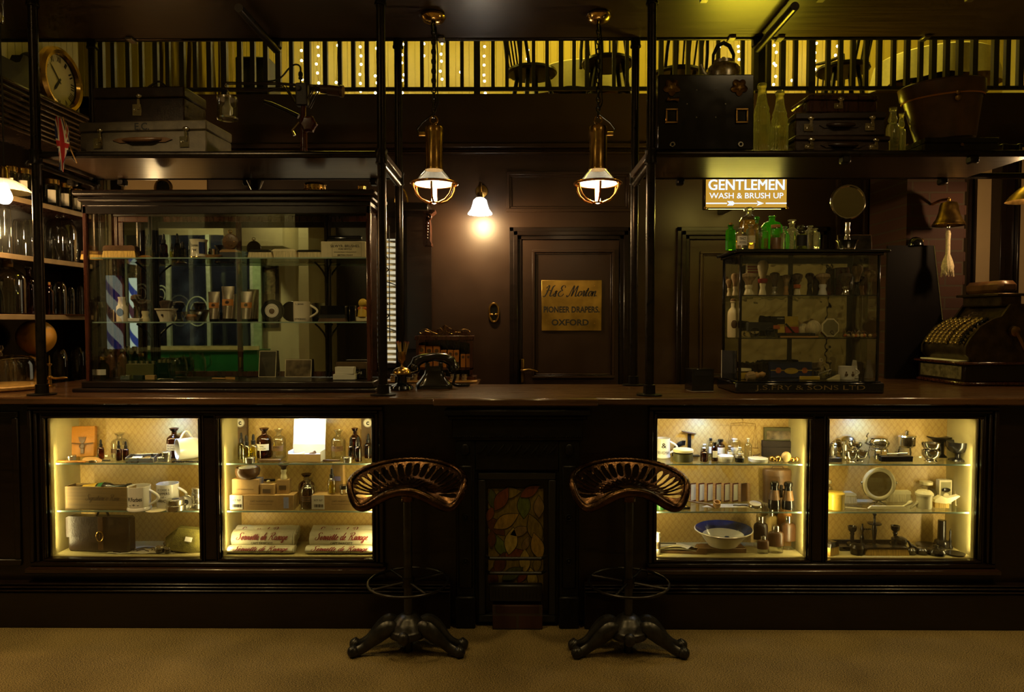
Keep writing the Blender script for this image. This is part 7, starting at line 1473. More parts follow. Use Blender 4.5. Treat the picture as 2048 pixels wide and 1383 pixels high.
zt2=l.z+30*k+.0006;p_=lambda px,dy:V((Xp(px,l.y+dy,zt2),l.y+dy,zt2));e=bottle('bright yellow oil dropper bottle standing on the right wide carton',p_(664,-.02),52*k,16*k,M['cglass'],'dropper','drop',liq=M['oil'],lev=.45);carton('tall slim gold carton behind the yellow oil bottle',p_(677,.02),24*k,.03,60*k,M['card'],R(-6),parts=[('violet_seal',mat('violet_seal','8a7fae',.6),.05,.8,.4,.55)]);tin('small cosmetic jar with dark lid right of the oil bottle',p_(688,-.022),18*k,17*k,M['cglass'],M['black'],lid=.4,cat='jar',name='cream_jar')
# second niche, bottom: rolled towels, three in each stack
def towel(label,l,L_,r,rz,txt,shade=None,big=True):
    e=thing('rolled_towel',label,'towel',l,rz,group='printed rolled towels on the second niche floor')
    vs=[];n=30;fs=[]
    for s in range(9):
        x=-L_/2+L_*s/8;rr=r*(1+.04*sin(s*2.1))
        vs+=[(x,rr*1.12*cos(2*pi*i/n),r+rr*sin(2*pi*i/n))for i in range(n)]
    for s in range(8):
        for i in range(n):fs.append((s*n+i,s*n+(i+1)%n,(s+1)*n+(i+1)%n,(s+1)*n+i))
    MB().add(vs,fs).build('roll',M['towel'],e);mb=MB()
    for s in(-1,1):
        sp=[(s*(L_/2+.001),(r*(1-t/34))*cos(t*.75),r+(r*(1-t/34))*sin(t*.75))for t in range(34)];mb.tube(sp,r*.13,6)
    mb.build('rolled_end',M['towel'],e)
    def onroll(mb):mb.v=[(x,-r*1.178*cos((z-r)/r*.95+.12),r+r*1.055*sin((z-r)/r*.95+.12))for x,y_,z in mb.v];return mb
    mb=MB().at(T3(-.0,0,r*1.02));script(mb,'Serviette de Rasage',L_*.84,.3,.15,hk=.92);onroll(mb).build('script_print',M['red'],e)
    mb=MB().at(T3(.002,0,r*.62));put_text(mb,'CAPT FAWCETT',w=L_*.36,bold=.02);onroll(mb).build('capital_print',M['ink'],e);return e
r=17*k
for px,L_,nm in((527,128,'left'),(684,132,'right')):
    l=N_(px,1108,SB);off=.0
    f_=towel('front rolled towel at the bottom of the %s towel stack'%nm,V((Xp(px-3,3.362,SB),3.362,SB)),L_*k,12*k,R(0),1);f_.scale.z=.58
    towel('middle rolled towel of the %s stack, its lettering fully visible'%nm,V((Xp(px+3,3.425,SB),3.425,SB+4*k)),L_*k*.95,r,R(0),1);towel('rear rolled towel on top of the %s towel stack'%nm,V((Xp(px+7,3.478,SB),3.482,SB+10*k)),L_*k*.98,15*k,R(0),1)
# ---- third niche, upper shelf
mug('white footed mug with green and black print, left end of the third niche',N_(1325,914,SU),40*k,30*k,M['white'],1,[('BEARDMAN',.30,.85,.14),('&',.66,.35,.25)])
l=N_(1370,911,SU);e=thing('letter_scale','black iron letter scale with a flat pan, third niche','scale',l+V((0,.01,0)))
mb=MB();q=[(24*k*cos(t),34*k*sin(t)*.95)for t in[pi-pi*.55*i/12 for i in range(13)]];q+=[(15*k*cos(t),24*k*sin(t)*.95)for t in[pi*.45+pi*.55*i/12 for i in range(13)]];mb.prism([(x-2*k,z)for x,z in q],-.004,.004);mb.box(6*k,13*k,-.005,.005,0,46*k,.001);mb.box(-20*k,30*k,-.02,.02,0,3*k,.002);mb.build('frame',M['black'],e);MB().at(T3(8*k,0,48*k),RY(R(9))).box(-14*k,14*k,-.018,.018,0,2*k,.001).build('pan',M['hide'],e)
tin('round pale green tin with cream lid in front of the letter scale',N_(1366,921,SU),24*k,40*k,M['olive'],M['ivory'],lid=.22)
BL=[(1409,905,26,15,'clearg','apoth','ball',None,'small clear bottle with pale stopper behind the dark one, third niche'),(1408,922,28,15,'brown','squat','ball',None,'small dark stoppered bottle, leftmost of the pharmacy bottles'),(1421,906,38,10,'clearg','vial','cap','label','tall thin bottle with cream label and dark cap'),(1429,921,38,12,'brown','vial','cap','label','narrow black bottle with cream label, front of the third niche'),(1441,910,36,18,'brown','squat','cap','label','squat dark bottle with a wide cream label'),(1469,912,38,24,'cglass','jar','ball','label','wide jar with white domed lid, centre of the third niche'),(1459,916,26,12,'cglass','squat','ball','label','short labelled bottle left of the white domed jar'),(1480,917,24,14,'cglass','squat','ball','label','short printed bottle right of the white domed jar'),(1496,914,40,14,'cglass','apoth','ball',None,'tall clear bottle below the hanging balance')]
for px,py,hp,wd,m_,kd,st,lb,t in BL:bottle(t,N_(px,py,SU),hp*k,wd*k,M['cglass']if m_=='clearg' else M[m_],kd,st,M['black']if st=='cap' else M['white'],lab=M['label']if lb else None,labz=(.2,.55))
tin('low white ceramic pot with white lid, front of the third niche',N_(1451,922,SU),12*k,31*k,M['cream'],M['white'],cat='pot',name='pot');tin('low dark pot with a dull lid beside the white pot',N_(1479,923,SU),14*k,18*k,M['black'],M['alu'],cat='pot',name='pot');tin('flat white shallow pot at the front right of the third niche',N_(1516,923,SU),8*k,38*k,M['ivory'],M['white'],lid=.7,cat='pot',name='shallow_pot')
yb=3.47;l=NY(1486,yb,SU);e=thing('hand_balance','thin brass hand balance with hanging pans in the third niche','balance',l);z=lambda py:Zp(py,yb)-SU;X=lambda px:(px-1486)*yb/F
mb=MB().tube([(X(1460),0,z(846)),(X(1485),0,z(844)),(X(1511),0,z(847))],.0016,6).tube([(X(1485),0,z(848)),(X(1485),0,z(838))],.0014,6);mb.build('beam',M['brassd'],e)
for px,zb in((1461,893),(1510,895)):
    mb=MB();[mb.tube([(X(px),0,z(847)),(X(px)+.016*cos(a),.016*sin(a),z(zb))],.0007,4)for a in(0.3,2.4,4.5)];mb.lathe([(0,z(zb)-.001),(.0165,z(zb)),(.0165,z(zb)+.001),(0,z(zb))],20)if False else mb.at(T3(X(px),0,z(zb))).lathe([(0,-.001),(.017,0),(.017,.001),(0,.0005)],20);mb.build('hanging_pan',M['brassd'],e)
MB().tube([(X(1485),0,z(838)),(X(1485),.06,z(838))],.0014,6).build('hook',M['brassd'],e)
solid('turned_stick','brown turned wooden stick with a bulbous end lying near the slate box','stick',N_(1513,912,SU)+V((0,0,.007)),MB().at(RY(R(70))).lathe([(0,-.02),(.008,-.016),(.005,-.004),(.004,.02),(0,.021)],14),M['hidel'])
l=N_(1562,914,SU)+V((.01,.04,0));carton('plain dark slate box under the painted tin',l,78*k,.075,33*k,M['felt'],R(-3),lid=True);e=carton('painted tin box with a hunting scene on the dark box',l+V((.004,0,33*k+.0006)),74*k,.06,27*k,M['olive'],R(-4),parts=[('painted_scene',M['photo'],.06,.96,.12,.75)])
rnd=random.Random(12);l=N_(1570,923,SU);e=thing('brass_trinkets','heap of brass shells and chains at the right end of the third niche','trinkets',l)
for dx,r_,m_ in((-26,6,'brass'),(-13,6.5,'gold'),(24,5,'gold'),(14,5,'brass'),(-20,4,'brassd')):MB().at(T3(dx*k,rnd.uniform(-.008,.008),r_*k)).ball((0,0,0),r_*k,12,8).build('brass_ball',M[m_],e)
MB().at(T3(2*k,0,10*k),RY(R(15))).ball((0,0,0),9.5*k,18,12,1,.8,1.1).build('brass_shell',M['shell'],e)
# third niche, middle shelf
l0=N_(1443,1003,SL);e=thing('concertina_album','concertina of six small leather photo frames standing in a zigzag','photo album',l0+V((0,.012,0)));w1,h=17*k,38*k
for i in range(7):
    x=(-57+17.5*i)*k;a=R(28);f=frame(MB().at(T3(x,0,0),RZ(a)),-w1*.52,w1*.52,0,h,.0055,-.002,.002,.0008).build('frame_leaf',M['wine']if i<6 else M['hide'],e);MB().at(T3(x,0,0),RZ(a)).box(-w1*.42,w1*.42,-.001,.001,.004,h-.004).build('picture',M['label']if i<6 else M['hide'],f)
    MB().at(T3(x+8.7*k,.001,0),RZ(-R(50))).box(-.011,.011,-.0014,.0014,0,h).build('hinge_leaf',M['boxwood'],f)
l=N_(1462,1012,SL);solid('old_letter','creased old letter with handwriting spread under the pipe','letter',l,MB().add([(-62*k,-.02,.001),(55*k,-.03,.003),(66*k,.03,.006),(-40*k,.035,.002),(0,-.028,.002),(10*k,.035,.004)],[(0,4,5,3),(4,1,2,5)]),M['paper']);solid('seal_script','short line of dark ornament lying on the old letter','chain',l+V((18*k,-.004,.0045)),MB().tube(spl([(-14*k,0,.002),(-8*k,.004,.002),(-2*k,-.003,.002),(5*k,.003,.002),(14*k,-.002,.002)],5),.0022,6),M['ink'])
e=thing('tobacco_pipe','long stemmed brown tobacco pipe lying on the letter','pipe',N_(1432,1014,SL)+V((0,-.012,.010)));MB().at(T3(0,0,2*k),RX(R(25))).lathe([(0,-7*k),(5*k,-6*k),(7.5*k,0),(7*k,8*k),(5*k,8*k),(4*k,2*k),(0,1*k)],18).build('bowl',M['boxwood'],e);MB().tube([(-3*k,0,-3*k),(-18*k,.008,3*k),(-42*k,.016,6*k),(-62*k,.02,10*k)],[.0055,.0045,.004,.003],8).build('stem',M['hidel'],e)
e=thing('pocket_watch','open faced silver pocket watch lying on the letter, third niche','watch',N_(1510,1014,SL)+V((0,0,.006)),rx=R(12));MB().lathe([(0,0),(13*k,0),(15*k,3*k),(14*k,6*k),(0,6*k)],28).build('case',M['silver'],e);MB().lathe([(0,6.2*k),(11.5*k,6.2*k),(11.5*k,6.5*k),(0,6.5*k)],26).build('dial',M['white'],e);MB().at(T3(16*k,0,3*k)).ball((0,0,0),2.6*k,8,6).build('crown',M['silver'],e)
tin('flat green enamel tin at the left of the middle shelf, third niche',N_(1321,1017,SL),11*k,22*k,M['green'],M['green']);l=N_(1356,1017,SL);e=thing('card_case','flat dark and gold chequered case beside the green tin','case',l,R(12));MB().box(-22*k,22*k,-.022,.022,0,5*k,.001).build('body',M['ebony'],e);mb=MB();[mb.box((-20+8*i)*k,(-16+8*i)*k,-.019+.012*(i%2),-.004+.012*(i%2),5*k,5.3*k)for i in range(5)];mb.build('inlay',M['yelp'],e)
l=N_(1561,1008,SL)+V((0,.045,0));e=thing('binocular_case','upright brown leather binocular case behind the field glasses','case',l);MB().lathe([(0,0),(29*k,0),(29*k,56*k),(0,56*k)],28,1,.55).build('body',M['hidel'],e);MB().lathe([(0,56.5*k),(30.5*k,56.5*k),(30.5*k,66*k),(28*k,69*k),(0,70*k)],28,1,.58).build('lid',M['hidel'],e);MB().tube([(-12*k,0,69*k),(-10*k,0,74*k),(10*k,0,74*k),(12*k,0,69*k)],.003,6).build('handle',M['hidel'],e)
e=thing('binoculars','old black and brown field glasses standing upright','binoculars',N_(1562,1016,SL))
for s,dz in((-1,3),(1,0)):
    x=s*13*k;MB().at(T3(x,s*-.006,0)).lathe([(0,0),(12*k,0),(12.5*k,4*k),(11.5*k,17*k),(11*k,18*k),(0,18*k)],22).build('objective_barrel',M['black'],e);MB().at(T3(x,s*-.006,0)).lathe([(0,18*k),(11*k,18*k),(7.5*k,37*k),(0,37*k)],22).build('leather_barrel',M['hidel'],e);MB().at(T3(x,s*-.006,0)).lathe([(0,37*k),(7.5*k,37*k),(7*k,44*k),(8.5*k,46*k),(8.5*k,52*k),(6*k,54*k),(0,53*k)],20).build('eyepiece',M['black'],e)
MB().box(-13*k,13*k,-.004,.004,36*k,39*k,.001).box(-2.5*k,2.5*k,-.006,.006,22*k,47*k,.002).build('bridge',M['clamp'],e)
# third niche, bottom
l=N_(1449,1104,SB)+V((0,.03,0));carton('flat dark oak stand under the blue and white bowl',l,84*k,.08,9*k,M['hidel'],lid=False)
M['delft']=mat('blue_and_white_rim','22305f',.2,var=.6,scale=16,coat=.5);e=thing('wash_bowl','wide blue and white transferware bowl tilted on an oak stand','bowl',l+V((0,0,9*k+.008)),rx=R(9));r=58*k
MB().lathe([(0,0),(r*.5,0),(r*.6,8*k),(r*.78,22*k),(r*.98,32*k),(r,33*k),(r*.97,34*k),(r*.72,23*k)],56,1,.70).build('body',M['cream'],e);MB().lathe([(r*.97,34.3*k),(r*.74,24.5*k),(r*.70,21.5*k)],56,1,.70).build('blue_rim',M['delft'],e);MB().lathe([(r*.72,22.6*k),(r*.55,9*k),(0,8*k)],48,1,.70).build('basin',M['white'],e)
for dx,dy in((.2,.25),(.05,.1),(-.25,-.1),(.35,.0)):MB().at(T3(r*dx,r*dy,9.6*k),SC(1,.5,.06)).ball((0,0,0),5*k,10,6).build('blue_flower',M['navy'],e)
FB=[(1521,1106,64,29,'brown','tall dark leather covered flask with a silver cap',3.46,'leath'),(1551,1110,54,31,'brown','chestnut leather flask with glass foot, front of the flask group',3.38,'hide'),(1576,1108,68,30,'brown','large leather flask with clear base right in the flask group',3.43,'hide'),(1526,1110,34,23,'brown','smallest leather flask at the front left of the flask group',3.37,'hide')]
for px,py,hp,wd,m_,t,Y,lm_ in FB:
    hh,r=hp*k,wd*k/2;e=thing('hip_flask',t,'flask',NY(px,Y,SB));sh=[(1,.0),(1,.66),(.92,.74),(.55,.80),(.36,.81)]
    MB().lathe([(0,0),(r*.94,0),(r*.97,.03*hh),(r*.97,.34*hh)],26,1,.5).build('glass_base',M['cglass'],e);MB().lathe([(r,.26*hh)]+[(a*r,max(b,.3)*hh)for a,b in sh[1:]],26,1,.52).build('leather_cover',M[lm_],e);MB().lathe([(0,.8*hh),(r*.42,.8*hh),(r*.42,.97*hh),(r*.36,hh),(0,hh)],18).build('silver_cap',M['silver'],e)
e=thing('hip_flask','wicker covered flask behind the dark leather flask','flask',NY(1541,3.50,SB));hh=76*k;r=14*k;MB().lathe([(0,0),(r,0),(r*1.02,.6*hh),(r*.9,.76*hh),(r*.4,.82*hh)],40,1,.6,fl=lambda a,z:1+.04*sin(10*a)*sin(z*700)).build('wicker',M['straw'],e);MB().lathe([(0,.8*hh),(r*.5,.8*hh),(r*.5,.97*hh),(0,hh)],18).build('silver_cap',M['silver'],e)
e=thing('leather_bottle','big tan leather bottle at the back right of the third niche','bottle',NY(1575,3.505,SB));hh=86*k;r=23*k;MB().lathe([(0,0),(r,0),(r,.66*hh),(r*.86,.82*hh),(r*.5,.92*hh),(r*.4,hh),(0,hh)],32,1,.5).build('body',M['tan'],e)
l=N_(1362,1104,SB);e=thing('sketch_book','open sketch book with curling pages and a pen, third niche floor','book',l+V((0,.02,0)),R(-6));MB().box(-46*k,46*k,-.04,.04,0,5*k,.001).build('cover',M['hidel'],e);n=12
mb=MB();mb.add([((-44+76*i/n)*k,s*.038,(5+9*sin(pi*min(1,i/n*1.1))*(1 if s<0 else .7)+(8 if i>9 else 0)*(s<0))*k)for i in range(n+1)for s in(-1,1)],[(2*i,2*i+1,2*i+3,2*i+2)for i in range(n)]);mb.add([((-44+76*i/n)*k,s*.039,(5+4*sin(pi*i/n))*k)for i in range(n+1)for s in(-1,1)],[(2*i,2*i+1,2*i+3,2*i+2)for i in range(n)]);mb.build('pages',M['paper'],e)
MB().tube([(-46*k,-.02,17*k),(-8*k,.0,15*k)],.003,7).build('pen',M['ebony'],e);MB().prism([(28*k,3*k),(50*k,2*k),(48*k,12*k),(34*k,12*k)],-.04,.03).build('leather_edge',M['hidel'],e)
e=lidded('narrow white printed jar at the left edge of the third niche floor',N_(1314,1110,SB),[(0,0),(6.5*k,0),(6.5*k,36*k),(0,36*k)],M['cream'],'jar','ceramic_jar',lidprof=[(0,36*k),(6*k,36*k),(6*k,43*k),(0,44*k)])
MB().at(T3(0,0,12*k)).lathe([(6.6*k,0),(6.6*k,14*k)],20).build('printed_band',M['photo'],e)
# ---- fourth niche, upper shelf (silver)
for px,py,hp,wd,m_,t in((1654,913,46,9,'clamp','dark slender handle at the left end of the silver shelf'),(1667,914,30,14,'alu','plain pewter cylinder at the left of the silver shelf')):
    hh,r=hp*k,wd*k/2;solid('pewter_cylinder',t,'cylinder',N_(px,py,SU),MB().lathe([(0,0),(r,0),(r,hh*.72),(r*.8,hh*.78),(r*1.0,hh*.9),(r*.7,hh),(0,hh)],20),M[m_])
l=N_(1664,922,SU);carton('flat dark case at the front left of the silver shelf',l,30*k,.05,9*k,M['ebony'],lid=True)
def scup(label,l,h,w_,m,handle=0,foot=.35,cat='cup',name='silver_cup',rot=None):
    e=thing(name,label,cat,l);r=w_/2;MB().lathe([(0,0),(r*foot*1.5,0),(r*foot*1.4,h*.06),(r*foot,h*.14),(r*.7,h*.3),(r*.95,h*.6),(r,h),(r*.93,h),(r*.86,h*.6),(r*.5,h*.3),(0,h*.25)],30).build('cup',m,e)
    if handle:MB().tube([(handle*r*.95,0,h*.85),(handle*r*1.5,0,h*.9),(handle*r*1.55,0,h*.5),(handle*r*.8,0,h*.3)],h*.05,7).build('handle',m,e)
    if rot:e.rotation_euler=rot
    return e
e=thing('silver_jug','tall silver shaving jug with a looped handle, left on the silver shelf','jug',N_(1694,914,SU));MB().lathe([(0,0),(14*k,0),(15*k,6*k),(13*k,18*k),(14*k,34*k),(17*k,37*k),(14*k,42*k),(6*k,46*k),(0,47*k)],30).build('body',M['silver'],e);MB().tube([(-13*k,0,32*k),(-24*k,0,34*k),(-23*k,0,16*k),(-13*k,0,8*k)],.004,7).build('handle',M['silver'],e)
a_=scup('lower small silver cup of the leaning pair in front of the jug',N_(1719,922,SU),22*k,28*k,M['silver'],rot=(0,R(6),0));scup('upper small silver cup resting across the lower one',N_(1708,920,SU)+V((0,.01,20*k)),16*k,32*k,M['silver'],foot=.5,rot=(0,R(4),0));scup('silver sugar bowl lying left of the leaning cup pair',N_(1701,922,SU)+V((0,-.004,.0)),20*k,24*k,M['silver'],foot=.5)
e=thing('spirit_kettle','ornate silver kettle on a stand at the centre of the silver shelf','kettle',N_(1756,918,SU));MB().at(T3(0,0,20*k)).lathe([(0,0),(12*k,1*k),(19*k,8*k),(20*k,15*k),(16*k,22*k),(18*k,25*k),(8*k,28*k),(0,29*k)],34,fl=lambda a,z:1+.03*cos(10*a)).build('body',M['silver'],e);MB().tube([(-19*k,0,30*k),(-26*k,0,34*k),(-22*k,0,42*k),(-24*k,0,48*k),(-20*k,0,54*k)],[.006,.006,.004,.004,.003],8).build('spout',M['silver'],e);mb=MB()
for i in range(4):a=R(45+90*i);mb.tube([(16*k*cos(a),16*k*sin(a),24*k),(19*k*cos(a),19*k*sin(a),10*k),(16*k*cos(a),16*k*sin(a),0)],.0028,6)
mb.ring((0,0,20*k),16*k,.0028,'z',26,6);mb.build('stand',M['silver'],e);MB().lathe([(0,2*k),(8*k,2*k),(9*k,8*k),(4*k,12*k),(0,12*k)],20).build('burner',M['silver'],e)
l=N_(1789,921,SU)+V((0,-.01,0));carton('long dark patterned case under the silver razor',l,62*k,.03,11*k,M['clamp'],lid=True);solid('silver_razor','silver razor lying across the long dark case','razor',l+V((.004,0,11*k+.010)),MB().at(RY(R(88))).lathe([(0,-.05),(.004,-.048),(.003,0),(.006,.004),(.006,.05),(.004,.055),(0,.056)],14).tube([(-.01,0,-.008),(-.012,0,.0)],.0025,6),M['silver'])
e=thing('silver_pot','round silver lidded pot on tall legs right of the kettle','pot',N_(1815,916,SU)+V((0,.01,0)));MB().at(T3(0,0,22*k)).lathe([(0,0),(12*k,0),(16*k,4*k),(16*k,22*k),(0,22*k)],30).build('body',M['silver'],e);MB().at(T3(0,0,44*k)).lathe([(0,0),(18*k,0),(17*k,3*k),(6*k,6*k),(3*k,7*k),(4.5*k,11*k),(0,14*k)],28).build('lid',M['silver'],e);mb=MB();[mb.tube([(12*k*cos(a),12*k*sin(a),24*k),(15*k*cos(a),15*k*sin(a),10*k),(13*k*cos(a),13*k*sin(a),0)],.003,6)for a in(.5,2.6,4.7)];mb.build('leg',M['silver'],e)
l=N_(1861,921,SU);scup('lower silver pedestal cup of the stacked pair at right',l,21*k,34*k,M['silver'],foot=.5);scup('upper silver cup stacked on the pedestal cup at right',l+V((0,0,18*k)),18*k,34*k,M['silver'],foot=.6)
e=thing('dark_vase','dark flared pewter vase with wide rim behind the silver cups','vase',N_(1879,913,SU)+V((0,.01,0)));MB().lathe([(0,0),(16*k,0),(10*k,6*k),(10*k,30*k),(14*k,36*k),(23*k,40*k),(23*k,42*k),(12*k,40*k),(0,38*k)],30).build('body',M['clamp'],e)
e=thing('dark_goblet','dark turned wooden goblet at the right end of the silver shelf','goblet',N_(1915,920,SU));MB().lathe([(0,0),(17*k,0),(15*k,3*k),(5*k,6*k),(5*k,13*k),(16*k,19*k),(21*k,28*k),(22*k,38*k),(20*k,38*k),(15*k,22*k),(0,20*k)],32).build('body',M['ebony'],e)
# fourth niche, middle shelf (ivory dressing set)
e=bottle('clear scent bottle with white cap at the left edge of the ivory shelf',N_(1655,1003,SL),46*k,22*k,M['cglass'],'squat','cap',M['ivory'],n=8)
lidded('round yellow celluloid pot with lid, left on the ivory shelf',N_(1670,1016,SL),[(0,0),(17*k,0),(17*k,25*k),(0,25*k)],M['yellow'],lidprof=[(0,25.3*k),(17.6*k,25.3*k),(17.6*k,31*k),(15*k,33*k),(0,33*k)])
flat_brush('shorter ivory backed brush behind the yellow pot',N_(1690,1006,SL)+V((0,.02,0)),48*k,.04,22*k,M['ivory'],M['bristlew'],bh=.7);flat_brush('long ivory backed hat brush behind the round mirror',N_(1790,1004,SL)+V((0,.03,0)),72*k,.04,24*k,M['ivory'],M['bristlew'],bh=.65)
solid('ivory_tray','long pale ivory tray edge lying behind the round mirror','tray',NY(1735,3.515,SL),MB().at(RX(R(-70))).box(-50*k,40*k,-.002,.002,0,.05,.001),M['ivory'])
e=thing('swing_mirror','round ivory framed mirror swinging on a chrome stand','mirror',N_(1757,1010,SL));r=29*k;zc=44*k
MB().at(T3(0,0,zc)).ring((0,0,0),r,4.6*k,'y',44,10).build('rim',M['ivory'],e);MB().at(T3(0,-.003,zc),RX(pi/2)).lathe([(0,0),(r*.9,0),(r*.9,.002),(0,.002)],40).build('mirror_glass',M['mirror'],e);MB().at(T3(0,.004,zc),RX(pi/2)).lathe([(0,-.004),(r*.95,0),(0,.002)],30).build('back_plate',M['ivory'],e)
mb=MB().tube([(r*1.16*cos(t),.0,zc+r*1.18*sin(t))for t in[pi+pi*i/18 for i in range(19)]],.0028,7)
for s in(-1,1):mb.ball((s*r*1.2,0,zc+2*k),3*k,8,6);mb.tube([(0,0,zc-r*1.18),(s*10*k,-.012,4*k),(s*16*k,-.016,0)],.0026,6);mb.tube([(0,0,zc-r*1.18),(s*8*k,.02,4*k),(s*12*k,.03,0)],.0026,6)
mb.tube([(-12*k,-.01,6*k),(12*k,-.01,6*k)],.002,6);mb.build('stand',M['silver'],e)
solid('tweezers','pair of steel tweezers lying right of the yellow pot','tweezers',N_(1704,1013,SL),MB().tube([(-18*k,.006,6*k),(0,0,4*k),(18*k,-.008,1.5*k)],.0022,6).tube([(-18*k,.004,4*k),(0,-.004,2*k),(18*k,-.010,1.5*k)],.0018,6),M['silver']);solid('cuticle_knife','ivory handled cuticle knife pointing right, below the tweezers','knife',N_(1712,1018,SL),MB().tube([(-20*k,.004,3*k),(-4*k,0,2.5*k),(20*k,-.006,1.5*k)],[.003,.0028,.001],7),M['ivory']);solid('nail_file','flat ivory nail buffer lying along the front of the shelf','file',N_(1775,1017,SL),MB().prism([(-39*k,1*k),(-33*k,6*k),(32*k,6*k),(40*k,1*k)],-.006,.006),M['ivory'])
for px,t,a in((1812,'left',30),(1830,'right',40)):solid('button_hook','small ivory handled hook leaning %s beside the lidded ivory pot'%t,'hook',N_(px,1015,SL)+V((0,0,6*k)),MB().at(RY(R(90-a))).lathe([(0,-12*k),(2*k,-11*k),(2*k,2*k),(4.5*k,8*k),(3*k,14*k),(0,15*k)],12),M['ivory'])
lidded('round ivory pot with domed lid, right on the ivory shelf',N_(1848,1015,SL),[(0,0),(13*k,0),(14*k,3*k),(14*k,26*k),(0,26*k)],M['ivory'],lidprof=[(0,26.3*k),(16.5*k,26.3*k),(16.5*k,30*k),(12*k,35*k),(0,37*k)])
bottle('square clear scent bottle with ivory cap behind the domed pot',N_(1856,1006,SL)+V((0,.02,0)),44*k,40*k,M['cglass'],'squat','cap',M['ivory'],n=8)
e=carton('open topped pale box holding a shaving brush, right back of the ivory shelf',NY(1887,3.49,SL),26*k,.03,50*k,M['paper']);MB().box(-10*k,10*k,-.0175,-.016,14*k,46*k).build('window',M['cglass'],e);MB().at(T3(0,-.019,30*k),SC(1,.25,.5)).ball((0,0,0),9*k,12,8).build('brush_head',M['ebony'],e);MB().at(T3(0,-.019,18*k),SC(1,.25,1)).ball((0,0,0),6*k,12,8).build('brush_handle',M['ivory'],e)
e=thing('nail_brush','ivory nail brush with an upturned handle, bristles down','brush',N_(1889,1014,SL),R(-6));MB().prism([(-22*k,11*k),(-21*k,17*k),(-10*k,24*k),(2*k,20*k),(24*k,26*k),(26*k,24*k),(8*k,11*k),(0,9*k)],-.016,.016).build('back',M['ivory'],e);MB().add([(-20*k,-.014,0),(6*k,-.014,0),(6*k,.014,0),(-20*k,.014,0),(-20*k,-.014,11*k),(6*k,-.014,10*k),(6*k,.014,10*k),(-20*k,.014,11*k)],[(0,1,2,3),(4,7,6,5),(0,4,5,1),(1,5,6,2),(2,6,7,3),(3,7,4,0)]).build('bristles',M['bristle'],e)
e=thing('hand_mirror','ivory framed square mirror leaning at the right end of the shelf','mirror',N_(1930,1014,SL)+V((0,.01,0)),R(-28),rx=R(-10));w_,h=30*k,48*k;MB().box(-w_/2,w_/2,-.004,.004,0,h,.004).build('frame',M['ivory'],e);MB().box(-w_/2+.006,w_/2-.006,-.0055,-.0042,.006,h-.006).build('mirror_glass',M['mirror'],e)
# fourth niche, bottom (ebony dressing set)
l=N_(1745,1100,SB)+V((0,.045,0));e=thing('ebony_tray','large rectangular ebony dressing table tray on the niche floor','tray',l);MB().box(-66*k,66*k,-.055,.055,0,4*k,.001).build('base',M['ebony'],e);mb=MB();[mb.box(-66*k,66*k,y_-.003,y_+.003,0,9*k,.001)for y_ in(-.055,.055)];[mb.box(x*k-.003,x*k+.003,-.055,.055,0,9*k,.001)for x in(-66,66)];mb.build('raised_edge',M['ebony'],e)
zt_=SB+4*k+.0006
def LT(nm,label,cat,l,pr,n=24,m='ebony'):return solid(nm,label,cat,l,MB().lathe([(a*k,b*k)for a,b in pr],n),M[m])
cs=[(0,0),(11,0),(10,3),(4,6),(3.5,20),(5,23),(3.5,25),(8,30),(9,38),(7,38),(5,32),(0,31)]
LT('candlestick','left ebony candlestick on the tray','candlestick',NY(1704,3.47,zt_),cs);LT('candlestick','right ebony candlestick behind the round ebony pot','candlestick',NY(1790,3.48,zt_),cs)
e=thing('ring_stand','small turned ebony ring stand with a beaded arm','stand',NY(1724,3.46,zt_));MB().lathe([(0,0),(7*k,0),(3*k,5*k),(4.5*k,14*k),(3*k,18*k),(2*k,26*k),(3.5*k,32*k),(2.5*k,37*k),(1.5*k,40*k),(2*k,43*k),(0,45*k)],16).build('post',M['ebony'],e);mb=MB();[mb.ball((i*4*k,0,33*k),1.7*k,8,6)for i in range(1,7)];mb.build('beaded_arm',M['ebony'],e)
LT('ring_tree','tallest ebony ring tree with a round saucer, centre of the tray','ring tree',NY(1748,3.44,zt_),[(0,0),(16,0),(15,3),(4,6),(3,14),(5,34),(4,44),(13,46),(13.5,48),(3,49),(2,52),(2.5,58),(2,62),(4,66),(2.5,70),(0,71)])
e=lidded('round ebony pot with lid near the right end of the tray',NY(1798,3.44,zt_),[(0,0),(13*k,0),(14*k,12*k),(0,12*k)],M['ebony'],lidprof=[(0,12.3*k),(15*k,12.3*k),(14.5*k,17*k),(8*k,20*k),(0,21*k)])
LT('hair_tidy','low glass bodied pot with grey domed lid, front of the tray','pot',N_(1714,1107,SB),[(0,0),(12,0),(12.5,12),(13,13),(10,19),(0,22)],m='clamp')
flat_brush('long flat ebony backed brush lying along the front of the niche',N_(1771,1108,SB),84*k,.035,16*k,M['ebony'],M['bristle'],bh=.75);flat_brush('ebony backed hair brush at the left end, bristles down',N_(1662,1108,SB)+V((0,.01,0)),26*k,.05,26*k,M['ebony'],M['bristle'],rz=R(30),bh=.6)
for px,t,a in((1826,'steeper',30),(1835,'flatter',52)):solid('shoe_horn','dark %s handle leaning beside the long ebony brush'%t,'handle',N_(px,1104,SB)+V((0,0,5*k)),MB().at(RY(-R(a))).lathe([(0,-4*k),(3*k,-2*k),(3.5*k,8*k),(2*k,20*k),(0,22*k)],12),M['ebony'])
